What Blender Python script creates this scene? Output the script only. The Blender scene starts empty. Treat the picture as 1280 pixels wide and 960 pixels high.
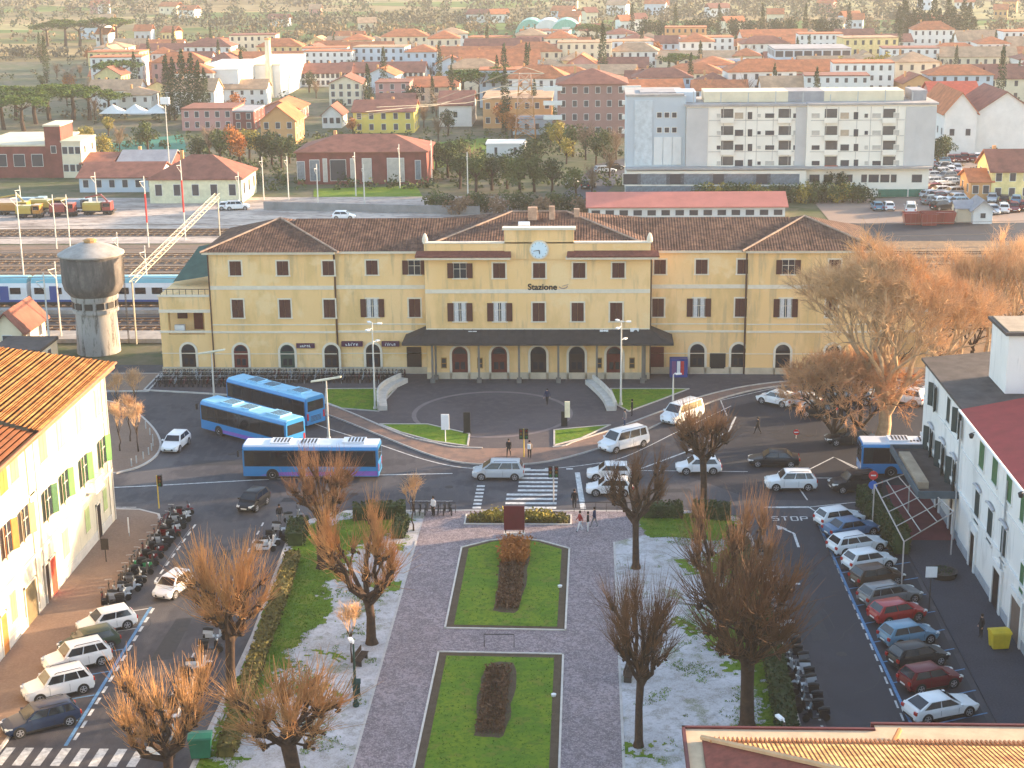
import bpy, bmesh, math, random
from mathutils import Vector, Matrix, noise as mnoise
R = math.radians
random.seed(7)
scn = bpy.context.scene
COL = scn.collection
# ---------------------------------------------------------------- camera
F, CX, CY, CAMH = 2000.0, 640.0, 480.0, 46.0
_rho = R(.7)
AY = Vector((735-CX, -81-CY, F)).normalized()
_h = Vector((math.cos(_rho), -math.sin(_rho), 0))
AD = AY.cross(_h).normalized()
if AD.y < 0: AD = -AD
AX = AD.cross(AY)
if AX.x < 0: AX = -AX
cam_d = bpy.data.cameras.new('camera'); cam = bpy.data.objects.new('camera', cam_d); COL.objects.link(cam)
cam_d.sensor_fit = 'HORIZONTAL'; cam_d.sensor_width = 36; cam_d.lens = F/1280*36
cam_d.clip_start = 1; cam_d.clip_end = 12000
# camera axes expressed in world (right, up, back)
rt = Vector((AX.x, AY.x, -AD.x)); up = -Vector((AX.y, AY.y, -AD.y)); bk = -Vector((AX.z, AY.z, -AD.z))
m = Matrix((rt, up, bk)).transposed().to_4x4(); m.translation = (0, 0, CAMH)
cam.matrix_world = m
scn.camera = cam
# ---------------------------------------------------------------- light
SUN_AZ, SUN_EL = 22, 11.0          # azimuth from +x towards +y
sd = Vector((math.cos(R(SUN_EL))*math.cos(R(SUN_AZ)), math.cos(R(SUN_EL))*math.sin(R(SUN_AZ)), math.sin(R(SUN_EL))))
w = bpy.data.worlds.new("World"); scn.world = w; w.use_nodes = True
nt = w.node_tree; bg = nt.nodes['Background']
sky = nt.nodes.new('ShaderNodeTexSky'); sky.sky_type = 'NISHITA'; sky.sun_disc = False
sky.sun_elevation = R(SUN_EL); sky.sun_rotation = R(90-SUN_AZ); sky.air_density = 1.0; sky.dust_density = 1.2; sky.ozone_density = 1.0
nt.links.new(sky.outputs[0], bg.inputs[0]); bg.inputs[1].default_value = 0.15
sl = bpy.data.lights.new('sun', 'SUN'); sl.energy = 4.2; sl.angle = R(.6); sl.color = (1, .70, .42)
so = bpy.data.objects.new('sun', sl); COL.objects.link(so); so.rotation_euler = sd.to_track_quat('Z', 'Y').to_euler()
scn.view_settings.view_transform = 'Standard'; scn.view_settings.look = 'None'
scn.view_settings.exposure = 2.25; scn.view_settings.gamma = 1; scn.view_settings.use_curve_mapping = False
scn.render.engine = 'CYCLES'
scn.cycles.max_bounces = 5; scn.cycles.diffuse_bounces = 3; scn.cycles.glossy_bounces = 2; scn.cycles.transmission_bounces = 2
scn.cycles.volume_bounces = 0; scn.cycles.transparent_max_bounces = 4

def _ray(px, py):
    r = Vector((px-CX, py-CY, F)); return r.dot(AX), r.dot(AY), -r.dot(AD)
def at(px, py, z=0.0):
    x, y, q = _ray(px, py); t = (z-CAMH)/q; return Vector((x*t, y*t, z))
def aty(px, py, Y):
    x, y, q = _ray(px, py); t = Y/y; return Vector((x*t, Y, CAMH+q*t))
def atx(px, py, X):
    x, y, q = _ray(px, py); t = X/x; return Vector((X, y*t, CAMH+q*t))
# ---------------------------------------------------------------- materials
MATS = {}
def mat(name, c, rough=.85, nv=.18, ns=1.0, metal=0, bump=0, spec=.3, emit=0, c2=None, detail=4, world=False, coat=0):
    if name in MATS: return MATS[name]
    m = bpy.data.materials.new(name); m.use_nodes = True; MATS[name] = m
    n = m.node_tree.nodes; l = m.node_tree.links; b = n['Principled BSDF']
    b.inputs['Roughness'].default_value = rough; b.inputs['Metallic'].default_value = metal
    b.inputs['Specular IOR Level'].default_value = spec
    if coat: b.inputs['Coat Weight'].default_value = coat; b.inputs['Coat Roughness'].default_value = .08
    tc = n.new('ShaderNodeTexCoord'); tx = n.new('ShaderNodeTexNoise')
    if world:
        g = n.new('ShaderNodeNewGeometry'); l.new(g.outputs['Position'], tx.inputs['Vector'])
    else: l.new(tc.outputs['Object'], tx.inputs['Vector'])
    tx.inputs['Scale'].default_value = ns; tx.inputs['Detail'].default_value = detail; tx.inputs['Roughness'].default_value = .65
    rp = n.new('ShaderNodeValToRGB'); l.new(tx.outputs['Fac'], rp.inputs[0])
    c2 = c2 or tuple(min(1, v*(1+nv)) for v in c); c1 = tuple(v*(1-nv) for v in c) if c2 is None or nv else c
    rp.color_ramp.elements[0].position = .3; rp.color_ramp.elements[1].position = .7
    rp.color_ramp.elements[0].color = (*c1, 1); rp.color_ramp.elements[1].color = (*c2, 1)
    l.new(rp.outputs[0], b.inputs['Base Color'])
    if bump:
        bp = n.new('ShaderNodeBump'); bp.inputs['Strength'].default_value = bump; bp.inputs['Distance'].default_value = .05
        l.new(tx.outputs['Fac'], bp.inputs['Height']); l.new(bp.outputs[0], b.inputs['Normal'])
    if emit: b.inputs['Emission Color'].default_value = (*c, 1); b.inputs['Emission Strength'].default_value = emit
    return m
def ground_mat(name, layers, base, rough=.9, bump=.3, spec=.25):
    """layers: list of (scale, lo, hi, colour, strength[, stretch]) mixed over base by noise in world metres"""
    m = bpy.data.materials.new(name); m.use_nodes = True; MATS[name] = m
    n = m.node_tree.nodes; l = m.node_tree.links; b = n['Principled BSDF']
    b.inputs['Roughness'].default_value = rough; b.inputs['Specular IOR Level'].default_value = spec
    g = n.new('ShaderNodeNewGeometry'); cur = None; col0 = (*base, 1); last = None
    for i, ly in enumerate(layers):
        sc, lo, hi, c, st = ly[:5]
        mp = n.new('ShaderNodeMapping'); l.new(g.outputs['Position'], mp.inputs['Vector'])
        mp.inputs['Location'].default_value = (i*13.7, i*7.1, 0)
        if len(ly) > 5: mp.inputs['Scale'].default_value = ly[5]
        tx = n.new('ShaderNodeTexNoise'); tx.inputs['Scale'].default_value = sc; tx.inputs['Detail'].default_value = 5; tx.inputs['Roughness'].default_value = .6
        l.new(mp.outputs[0], tx.inputs['Vector'])
        mr = n.new('ShaderNodeMapRange'); mr.inputs[1].default_value = lo; mr.inputs[2].default_value = hi; mr.inputs[4].default_value = st
        l.new(tx.outputs['Fac'], mr.inputs[0])
        mx = n.new('ShaderNodeMix'); mx.data_type = 'RGBA'; l.new(mr.outputs[0], mx.inputs[0])
        if cur is None: mx.inputs[6].default_value = col0
        else: l.new(cur, mx.inputs[6])
        mx.inputs[7].default_value = (*c, 1); cur = mx.outputs[2]; last = tx
    l.new(cur, b.inputs['Base Color'])
    if bump:
        bp = n.new('ShaderNodeBump'); bp.inputs['Strength'].default_value = bump; bp.inputs['Distance'].default_value = .03
        l.new(last.outputs['Fac'], bp.inputs['Height']); l.new(bp.outputs[0], b.inputs['Normal'])
    return m
def tile_mat(name, c1, c2, dark, axis='X', period=.28, course=.4, bump=.6, patch=.6):
    """roof tiles: channels repeat along `axis`, courses across it, mottled colour"""
    m = bpy.data.materials.new(name); m.use_nodes = True; MATS[name] = m
    n = m.node_tree.nodes; l = m.node_tree.links; b = n['Principled BSDF']; b.inputs['Roughness'].default_value = .9
    b.inputs['Specular IOR Level'].default_value = .15
    tc = n.new('ShaderNodeTexCoord')
    nz = n.new('ShaderNodeTexNoise'); nz.inputs['Scale'].default_value = .8; nz.inputs['Detail'].default_value = 8; nz.inputs['Roughness'].default_value = .75
    l.new(tc.outputs['Object'], nz.inputs['Vector'])
    rp = n.new('ShaderNodeValToRGB'); l.new(nz.outputs['Fac'], rp.inputs[0])
    e = rp.color_ramp.elements; e[0].position = .33; e[0].color = (*dark, 1); e[1].position = .62; e[1].color = (*c2, 1)
    k = e.new(.48); k.color = (*c1, 1)
    vo = n.new('ShaderNodeTexVoronoi'); vo.inputs['Scale'].default_value = 2.6; l.new(tc.outputs['Object'], vo.inputs['Vector'])
    hs = n.new('ShaderNodeHueSaturation'); mr = n.new('ShaderNodeMapRange'); mr.inputs[3].default_value = 1-patch*.5; mr.inputs[4].default_value = 1+patch*.5
    sp = n.new('ShaderNodeSeparateColor'); l.new(vo.outputs['Color'], sp.inputs[0]); l.new(sp.outputs[0], mr.inputs[0])
    l.new(mr.outputs[0], hs.inputs['Value']); l.new(rp.outputs[0], hs.inputs['Color']); l.new(hs.outputs[0], b.inputs['Base Color'])
    hts = []
    for ax, per in ((axis, period), ('Y' if axis == 'X' else 'X', course)):
        wv = n.new('ShaderNodeTexWave'); wv.wave_type = 'BANDS'; wv.bands_direction = ax
        wv.inputs['Scale'].default_value = .314/per; wv.inputs['Distortion'].default_value = .15
        l.new(tc.outputs['Object'], wv.inputs['Vector']); hts.append(wv)
    hts[1].wave_profile = 'SAW'
    ma = n.new('ShaderNodeMath'); ma.operation = 'MULTIPLY_ADD'; l.new(hts[1].outputs['Fac'], ma.inputs[0]); ma.inputs[1].default_value = .5
    l.new(hts[0].outputs['Fac'], ma.inputs[2])
    bp = n.new('ShaderNodeBump'); bp.inputs['Strength'].default_value = bump; bp.inputs['Distance'].default_value = .08
    l.new(ma.outputs[0], bp.inputs['Height']); l.new(bp.outputs[0], b.inputs['Normal'])
    return m
# ---------------------------------------------------------------- mesh builder
class MB:
    def __init__(s): s.v = []; s.f = []; s.m = []
    def add(s, vs, fs, mi=0):
        o = len(s.v); s.v += [tuple(v) for v in vs]
        for f in fs: s.f.append(tuple(i+o for i in f)); s.m.append(mi)
        return s
    def poly(s, pts, mi=0): return s.add(pts, [tuple(range(len(pts)))], mi)
    def box(s, x0, x1, y0, y1, z0, z1, mi=0):
        return s.add([(x0,y0,z0),(x1,y0,z0),(x1,y1,z0),(x0,y1,z0),(x0,y0,z1),(x1,y0,z1),(x1,y1,z1),(x0,y1,z1)],
                     [(0,3,2,1),(4,5,6,7),(0,1,5,4),(1,2,6,5),(2,3,7,6),(3,0,4,7)], mi)
    def obox(s, c, sx, sy, sz, rz=0, mi=0, M=None):
        q = [Vector((a*sx/2, b*sy/2, d*sz/2)) for d in (-1,1) for a, b in ((-1,-1),(1,-1),(1,1),(-1,1))]
        M3 = M or Matrix.Rotation(rz, 3, 'Z')
        return s.add([M3 @ p + Vector(c) for p in q], [(0,3,2,1),(4,5,6,7),(0,1,5,4),(1,2,6,5),(2,3,7,6),(3,0,4,7)], mi)
    def prism(s, poly, z0, z1, mi=0, mt=None):
        n = len(poly); A = sum(poly[i][0]*poly[(i+1)%n][1]-poly[(i+1)%n][0]*poly[i][1] for i in range(n))
        if A < 0: poly = poly[::-1]
        vs = [(p[0],p[1],z0) for p in poly]+[(p[0],p[1],z1) for p in poly]
        s.add(vs, [(i,(i+1)%n,(i+1)%n+n,i+n) for i in range(n)]+[tuple(range(n))[::-1]], mi)
        return s.add([(p[0],p[1],z1) for p in poly], [tuple(range(n))], mi if mt is None else mt)
    def xprof(s, prof, x0, x1, mi=0):        # profile of (y,z) run along x
        n = len(prof)
        vs = [(x0,a,b) for a,b in prof]+[(x1,a,b) for a,b in prof]
        return s.add(vs, [(i,(i+1)%n,(i+1)%n+n,i+n) for i in range(n)]+[tuple(range(n))[::-1], tuple(range(n,2*n))], mi)
    def tube(s, pts, rad, n=6, mi=0, cap=True):
        pts = [Vector(p) for p in pts]; k = len(pts)
        if not isinstance(rad, (list, tuple)): rad = [rad]*k
        vs = []; a = None
        for i, p in enumerate(pts):
            d = (pts[min(i+1,k-1)]-pts[max(i-1,0)])
            d = d.normalized() if d.length > 1e-9 else Vector((0,0,1))
            if a is None:
                a = d.orthogonal().normalized()
            else:
                a = (a-d*a.dot(d)); a = a.normalized() if a.length > 1e-6 else d.orthogonal().normalized()
            b = d.cross(a)
            for j in range(n):
                t = 2*math.pi*j/n; vs.append(p+(a*math.cos(t)+b*math.sin(t))*rad[i])
        fs = [(i*n+j, i*n+(j+1)%n, (i+1)*n+(j+1)%n, (i+1)*n+j) for i in range(k-1) for j in range(n)]
        if cap: fs += [tuple(range(n))[::-1], tuple(range((k-1)*n, k*n))]
        return s.add(vs, fs, mi)
    def cyl(s, x, y, z0, z1, r, r1=None, n=12, mi=0): return s.tube([(x,y,z0),(x,y,z1)], [r, r if r1 is None else r1], n, mi)
    def lathe(s, prof, c=(0,0,0), n=24, mi=0):
        vs = [(c[0]+r*math.cos(2*math.pi*j/n), c[1]+r*math.sin(2*math.pi*j/n), c[2]+z) for r, z in prof for j in range(n)]
        return s.add(vs, [(i*n+j, i*n+(j+1)%n, (i+1)*n+(j+1)%n, (i+1)*n+j) for i in range(len(prof)-1) for j in range(n)], mi)
    def mesh(s, name, mats, smooth=0):
        me = bpy.data.meshes.new(name); me.from_pydata(s.v, [], s.f)
        if not isinstance(mats, (list, tuple)): mats = [mats]
        for m in mats: me.materials.append(m)
        me.polygons.foreach_set('material_index', s.m)
        if smooth: me.shade_smooth(); me.set_sharp_from_angle(angle=R(smooth))
        me.update(); return me
    def build(s, name, mats, parent=None, smooth=0, label=None):
        """vertices are world coordinates; below an unrotated parent they become local to it"""
        if parent is not None:
            o = BASE.get(parent.name, Vector((0,0,0)))
            if o.length: s.v = [(a-o.x, b-o.y, c-o.z) for a, b, c in s.v]
        return link(s.mesh(name, mats, smooth), name, parent, label)
BASE = {}
def link(me, name, parent=None, label=None, loc=None, rz=None):
    o = bpy.data.objects.new(name, me); COL.objects.link(o)
    if parent is not None: o.parent = parent; BASE[o.name] = BASE.get(parent.name, Vector((0,0,0)))
    if label: o['label'] = label
    if loc is not None: o.location = loc
    if rz is not None: o.rotation_euler = (0,0,rz)
    return o
def tag(o, label, cat, group=None):
    o['label'] = label; o['category'] = cat
    if group: o['group'] = group
    return o
def thing(name, label, cat, loc=(0,0,0), rz=0, group=None):
    o = bpy.data.objects.new(name, None); COL.objects.link(o); o.empty_display_size = .2
    o.location = loc; o.rotation_euler = (0,0,rz); tag(o, label, cat, group)
    BASE[o.name] = Vector(loc); return o
def struct(name, mb, mats, smooth=0, kind='structure'):
    o = mb.build(name, mats, None, smooth); o['kind'] = kind; return o
def dup(root, loc, rz=0, label=None, group=None, scale=None, paint=None):
    def cp(o, par):
        c = o.copy(); COL.objects.link(c); c.parent = par
        for ch in KIDS.get(o.name, []): cp(ch, c)
        if paint:
            for sl in c.material_slots:
                nm = sl.material.name if sl.material else ''
                if nm in paint: sl.link = 'OBJECT'; sl.material = paint[nm]
        return c
    build_kids()
    r = cp(root, None); r.location = loc; r.rotation_euler = (0,0,rz)
    if scale: r.scale = scale if isinstance(scale, tuple) else (scale,)*3
    if label: r['label'] = label
    if group: r['group'] = group
    return r
KIDS = {}
def build_kids():
    if KIDS.get('_n') == len(PROTOS): return
    KIDS.clear(); KIDS['_n'] = len(PROTOS)
    names = set()
    for o in bpy.data.objects:
        if o.parent: KIDS.setdefault(o.parent.name, []).append(o)
PROTOS = []          # prototypes kept until the end, then removed if not placed
def proto(o): PROTOS.append(o); return o
def kill(o):
    for c in [c for c in bpy.data.objects if c.parent == o]: kill(c)
    bpy.data.objects.remove(o)
ORD = ['first','second','third','fourth','fifth','sixth','seventh','eighth','ninth','tenth','eleventh','twelfth','thirteenth','fourteenth',
       'fifteenth','sixteenth','seventeenth','eighteenth','nineteenth']
TEN = ['twenty','thirty','forty','fifty','sixty','seventy','eighty','ninety']
def ordn(i):
    n = i+1
    if n < 20: return ORD[i]
    if n >= 100: return 'hundred and '+ordn(n-101) if n > 100 else 'hundredth'
    t = TEN[n//10-2]; return t[:-1]+'ieth' if n%10 == 0 else t+'-'+ORD[n%10-1]
# ---------------------------------------------------------------- palette
asph = ground_mat('asphalt', [(.05,.42,.62,(.085,.080,.088),.8),(.30,.50,.56,(.032,.032,.040),.6),(.12,.56,.60,(.12,.11,.11),.5,(1,.4,1)),(1.6,.5,.75,(.13,.12,.12),.35,(1,.25,1)),(14,.45,.62,(.03,.03,.035),.5)], (.052,.051,.060), rough=.75, bump=.15)
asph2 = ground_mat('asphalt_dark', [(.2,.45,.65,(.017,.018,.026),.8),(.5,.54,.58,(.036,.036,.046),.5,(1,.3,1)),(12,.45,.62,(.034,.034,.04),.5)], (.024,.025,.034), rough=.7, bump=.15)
pave = ground_mat('sidewalk_paving', [(.3,.4,.6,(.17,.11,.08),.8),(6,.45,.6,(.25,.17,.125),.5)], (.21,.14,.10))
redp = ground_mat('red_paving', [(.25,.42,.6,(.27,.16,.115),.8),(.8,.48,.58,(.13,.095,.085),.6),(7,.45,.6,(.15,.10,.085),.5)], (.21,.135,.105))
fore = ground_mat('forecourt_paving', [(.12,.42,.6,(.06,.052,.058),.8),(1.2,.48,.62,(.12,.10,.10),.4),(9,.45,.6,(.06,.052,.056),.5)], (.09,.077,.082))
ringm = ground_mat('forecourt_ring', [(1,.4,.6,(.19,.16,.155),.6)], (.15,.125,.13))
path = ground_mat('porphyry_path', [(.18,.42,.6,(.18,.145,.15),.7),(.7,.50,.58,(.13,.105,.11),.5),(1.5,.45,.62,(.31,.26,.265),.45),(4.5,.44,.56,(.12,.095,.10),.75),(9,.52,.60,(.44,.36,.36),.55)], (.28,.22,.22), rough=.8, bump=.5)
gravel = ground_mat('gravel', [(.22,.44,.60,(.50,.48,.49),.9),(.8,.50,.60,(.22,.20,.17),.75),(.3,.57,.62,(.13,.14,.05),.8),(3.5,.50,.60,(.25,.235,.21),.55),(12,.4,.6,(.55,.53,.54),.45)], (.36,.34,.34), bump=.9)
grassm = ground_mat('lawn_grass', [(.25,.4,.6,(.13,.18,.008),.8),(2.2,.45,.65,(.035,.095,.006),.7),(.5,.52,.6,(.20,.18,.03),.6),(16,.4,.65,(.12,.20,.01),.5)], (.07,.14,.006), bump=.8)
bedg = ground_mat('bed_grass', [(.35,.42,.6,(.17,.22,.008),.8),(.9,.55,.63,(.17,.14,.03),.6),(3.0,.45,.62,(.035,.10,.003),.65),(14,.4,.65,(.13,.21,.008),.5)], (.085,.17,.004), bump=.9)
soil = ground_mat('soil', [(2,.4,.6,(.055,.035,.02),.8),(14,.4,.6,(.13,.09,.055),.5)], (.085,.06,.038), bump=1)
deadpl = mat('dead_plants', (.14,.075,.04), .95, .6, 8, bump=1)
kerbm = mat('kerb_stone', (.42,.39,.36), .85, .15, 2, world=True)
stone = mat('pale_stone', (.55,.50,.44), .85, .15, 1.5)
white = mat('road_paint', (.48,.48,.47), .8, .45, 3, world=True, detail=8)
bluep = mat('blue_road_paint', (.10,.22,.38), .8, .3, 5, world=True)
earth = ground_mat('earth', [(.02,.42,.58,(.06,.09,.03),.8),(.1,.48,.6,(.16,.13,.09),.7),(.3,.50,.6,(.04,.07,.018),.8),(1,.4,.6,(.07,.075,.035),.4)], (.13,.11,.07), bump=.3)
# ---------------------------------------------------------------- ground
farm = bpy.data.materials.new('countryside'); farm.use_nodes = True
_n = farm.node_tree.nodes; _l = farm.node_tree.links; _b = _n['Principled BSDF']; _b.inputs['Roughness'].default_value = .95; _b.inputs['Specular IOR Level'].default_value = .1
_g = _n.new('ShaderNodeNewGeometry'); _mp = _n.new('ShaderNodeMapping'); _mp.inputs['Scale'].default_value = (.006,.013,.01); _mp.inputs['Rotation'].default_value = (0,0,.12)
_l.new(_g.outputs['Position'], _mp.inputs[0]); _vo = _n.new('ShaderNodeTexVoronoi'); _vo.inputs['Scale'].default_value = 1; _vo.inputs['Randomness'].default_value = .8
_l.new(_mp.outputs[0], _vo.inputs[0]); _s = _n.new('ShaderNodeSeparateColor'); _l.new(_vo.outputs['Color'], _s.inputs[0])
_rp = _n.new('ShaderNodeValToRGB'); _l.new(_s.outputs[0], _rp.inputs[0]); _rp.color_ramp.interpolation = 'CONSTANT'
cs = [(.18,.15,.07),(.08,.14,.03),(.26,.20,.10),(.10,.12,.04),(.28,.25,.12),(.09,.15,.035),(.16,.13,.06)]
_e = _rp.color_ramp.elements; _e[0].color = (*cs[0],1); _e[1].position = .15; _e[1].color = (*cs[1],1)
for i, c in enumerate(cs[2:]): k = _e.new(.3+i*.14); k.color = (*c,1)
_t = _n.new('ShaderNodeTexNoise'); _t.inputs['Scale'].default_value = .05; _t.inputs['Detail'].default_value = 8; _l.new(_g.outputs['Position'], _t.inputs[0])
_h = _n.new('ShaderNodeHueSaturation'); _r = _n.new('ShaderNodeMapRange'); _r.inputs[1].default_value = .3; _r.inputs[2].default_value = .7; _r.inputs[3].default_value = .6; _r.inputs[4].default_value = 1.3
_l.new(_t.outputs[0], _r.inputs[0]); _l.new(_r.outputs[0], _h.inputs['Value']); _l.new(_rp.outputs[0], _h.inputs['Color']); _l.new(_h.outputs[0], _b.inputs['Base Color'])
b = MB(); NX, NY = 60, 70
def gz(x, y):
    if y < 1050: return -.3
    t = min(1, (y-1050)/1200)
    return -.3 + 55*t*t*(3-2*t) + 22*t*mnoise.noise(Vector((x*.0016, y*.0016, 0)))
for j in range(NY+1):
    for i in range(NX+1):
        x = (i/NX-.5)*2; x = 5000*x*abs(x)**.3; y = -600+ (j/NY)**1.6*6500
        b.v.append((x, y, gz(x, y)))
for j in range(NY):
    for i in range(NX): b.f.append((j*(NX+1)+i, j*(NX+1)+i+1, (j+1)*(NX+1)+i+1, (j+1)*(NX+1)+i)); b.m.append(0)
struct('ground', b, farm, 60)
def sheet(name, poly, z, m, kind='structure'):
    b = MB(); n = len(poly); A = sum(poly[i][0]*poly[(i+1)%n][1]-poly[(i+1)%n][0]*poly[i][1] for i in range(n))
    if A < 0: poly = poly[::-1]
    b.poly([(p[0],p[1],z) for p in poly]); return struct(name, b, m, kind=kind)
def rect(x0,x1,y0,y1): return [(x0,y0),(x1,y0),(x1,y1),(x0,y1)]
sheet('town_ground', rect(-260,260,20,640), -.05, earth)
sheet('road', rect(-75,75,45,172), 0, asph)
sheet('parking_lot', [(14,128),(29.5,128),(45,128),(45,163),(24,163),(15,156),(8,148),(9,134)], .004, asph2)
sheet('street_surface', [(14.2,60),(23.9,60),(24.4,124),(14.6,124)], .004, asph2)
def slab(name, poly, z=.13, m=pave, kerb=True):
    """raised pavement: paved top, stone kerb ring round it"""
    b = MB(); b.prism(poly, -.02, z-.004 if kerb else z, 0, 0); o = struct(name, b, m)
    if kerb:
        k = MB(); n = len(poly)
        for i in range(n):
            p, q = Vector((*poly[i][:2],0)), Vector((*poly[(i+1)%n][:2],0)); d = q-p
            if d.length < .05: continue
            k.obox(((p.x+q.x)/2,(p.y+q.y)/2,z/2), d.length+.1, .2, z+.012*(1+(i%2)*.3), math.atan2(d.y,d.x))
        struct('kerb', k, kerbm)
    return o
def arc(cx, cy, r, a0, a1, n=16, ry=None): return [(cx+r*math.cos(R(a0+(a1-a0)*i/n)), cy+(ry or r)*math.sin(R(a0+(a1-a0)*i/n))) for i in range(n+1)]
def spline(pts, k=6):
    out = []; P = [Vector((*p,0)) for p in pts]; P = [P[0]]+P+[P[-1]]
    for i in range(1, len(P)-2):
        for j in range(k):
            t = j/k; a,b_,c,d = P[i-1],P[i],P[i+1],P[i+2]
            v = .5*((2*b_)+(c-a)*t+(2*a-5*b_+4*c-d)*t*t+(3*b_-a-3*c+d)*t**3); out.append((v.x,v.y))
    out.append(tuple(P[-1][:2])); return out
# left pavement, park, right pavement
slab('sidewalk', [(-39.6,60),(-34.9,60),(-34.5,104),(-34.6,121),(-35.6,123.6),(-37.5,124.7),(-45,125),(-60,125),(-60,122),(-39.6,122)])
slab('sidewalk', [(24.6,60),(24.6,118),(25.2,124),(27,128),(29.4,128),(30,60)], m=ground_mat('cobbled_paving', [(.4,.4,.6,(.03,.033,.045),.7),(8,.42,.6,(.065,.065,.08),.6)], (.042,.045,.058), bump=.5), kerb=False)
# park base
slab('park_ground', [(-22.6,60),(-22.9,100),(-23.8,119),(-22.8,122.4),(-20,124.6),(-10,124.9),(2,124.9),(10.5,124.9),(12.2,123.4),(12.9,119),(12.6,60)], .12, gravel)
sheet('path', [(-13.4,60),(-13.5,100),(-13.4,124.7),(4.6,124.7),(4.6,119.4),(2.1,117.8),(2.0,60)], .128, path)
pathedge = MB()
for x in (-13.5, 2.1): pathedge.box(x-.08, x+.08, 60, 117.8, .05, .145)
struct('kerb', pathedge, kerbm)
# grass patches with ragged edges
def blob(poly, amp=.5, k=8, seed=0):
    random.seed(seed); p = spline(poly+[poly[0]], k)[:-1]
    return [(x+random.uniform(-amp,amp), y+random.uniform(-amp,amp)) for x, y in p]
GR = []
def inside(x,y,pl):
    r=False; n=len(pl); j=n-1
    for i in range(n):
        if (pl[i][1]>y)!=(pl[j][1]>y) and x < (pl[j][0]-pl[i][0])*(y-pl[i][1])/(pl[j][1]-pl[i][1])+pl[i][0]: r=not r
        j=i
    return r
def grass(name, poly, z=.135, m=grassm, amp=.35, seed=1, ragged=True):
    GR.append(poly)
    if not ragged: return sheet(name, poly, z, m)
    b = MB(); c = .10; x0,x1 = min(p[0] for p in poly)-1.5, max(p[0] for p in poly)+1.5; y0,y1 = min(p[1] for p in poly)-1, max(p[1] for p in poly)+1
    for i in range(int((x1-x0)/c)):
        for j in range(int((y1-y0)/c)):
            x, y = x0+i*c, y0+j*c; q = Vector((x*.55,y*.55,seed)); f = Vector((x*2.3,y*2.3,seed+5))
            dx = amp*2.2*mnoise.noise(q)+amp*1.6*mnoise.noise(f); dy = amp*2.2*mnoise.noise(q+Vector((9,9,0)))
            if x < -22.2 or x > 11.8: dx = max(-.1, min(.1, dx))
            if inside(x+dx,y+dy,poly) and -23.3 < x < 12.5 and not -13.7 < x < 2.2: b.poly([(x,y,z),(x+c,y,z),(x+c,y+c,z),(x,y+c,z)])
    return struct(name, b, m)
grass('grass', [(-22.4,80),(-22.6,98),(-23.4,112),(-22.9,121.5),(-18.0,122.8),(-14.6,123.2),(-15.2,119.4),(-18.2,116.4),(-19.2,110),(-18.2,104),(-19.6,97),(-20.6,90),(-21.0,80)], seed=1, amp=.7)
grass('grass', [(3.6,124.2),(11.4,124.2),(12.4,120.2),(10,118.3),(4.8,118.8)], seed=2, amp=.2)
grass('grass', [(10.6,118),(12.4,119),(12.4,100),(12.5,76),(9.6,76),(9.2,86),(10.6,92),(8.5,100),(10.4,107),(8.6,112)], seed=3, amp=.8)
for i,(x,y,r) in enumerate([(2.9,84.5,1.0),(7.7,112.5,1.2),(6.9,102,.9),(-17.6,92,.8),(-16.6,96.5,.7),(-14.5,109,.9),(-14.6,116,.8)]):
    grass('grass', [(x+r*math.cos(t),y+r*1.3*math.sin(t)) for t in (0,1.05,2.1,3.14,4.2,5.2)], seed=20+i, amp=.9, z=.134)
# roundabout arc: red band pavement in front of the forecourt, forecourt, lawns
outer = spline([(-33,158.5),(-29.5,155.5),(-25.1,151.6),(-19.5,145.3),(-14.3,139.6),(-10.4,137.2),(-4.7,137.4),(.4,141.2),(5,146.8),(10.1,154.2),(15.4,160.2),(21,163.6),(30,165.2)], 5)
inner = spline([(-33,161.5),(-29,158.3),(-24.2,153.4),(-17.9,145.8),(-14.6,143.2),(-11.2,141.6),(-3.2,141.9),(-1.1,143.7),(3.4,148.6),(7.4,153.6),(13,160.1),(20,164.4),(30,166)], 5)
slab('forecourt_pavement', outer+[(37,165.6),(37,167.9),(-47,167.9),(-47,161.4),(-40.4,160.2)], .13, fore)
sheet('cycle_lane', outer[4:]+inner[4:][::-1], .138, redp)
b = MB()
for ring in (inner,):
    for i in range(len(ring)-1):
        p,q = ring[i], ring[i+1]
        if -11 < p[0] < -3.4: continue
        d = math.hypot(q[0]-p[0], q[1]-p[1]); b.obox(((p[0]+q[0])/2,(p[1]+q[1])/2,.15), d+.06, .18, .14, math.atan2(q[1]-p[1],q[0]-p[0]))
struct('kerb', b, kerbm)
for pa in (arc(-9.5,152.8,7.6,0,360,40),):
    b = MB(); 
    for i in range(40):
        (x0,y0),(x1,y1) = pa[i],pa[i+1]; k = 1.06
        f = lambda x,y,s: (-9.5+(x+9.5)*s, 152.8+(y-152.8)*s, .134)
        b.poly([f(x0,y0,1),f(x1,y1,1),f(x1,y1,k),f(x0,y0,k)])
    struct('forecourt_ring', b, ringm)
def lawn(poly, z=.17):
    grass('lawn', poly, z, bedg, ragged=False)
    k = MB(); n = len(poly)
    for i in range(n):
        p,q = poly[i],poly[(i+1)%n]; d = math.hypot(q[0]-p[0],q[1]-p[1])
        k.obox(((p[0]+q[0])/2,(p[1]+q[1])/2,.13), d+.08, .16, .16, math.atan2(q[1]-p[1],q[0]-p[0]))
    struct('kerb', k, kerbm)
lawn([(-20.3,149),(-15.6,149),(-11.3,145.9),(-11.2,142.1),(-14.6,143.6),(-17.9,146.3)])
lawn([(-3.1,142.4),(-3.2,147.2),(2.2,148.9),(-.6,144.6)])
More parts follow.
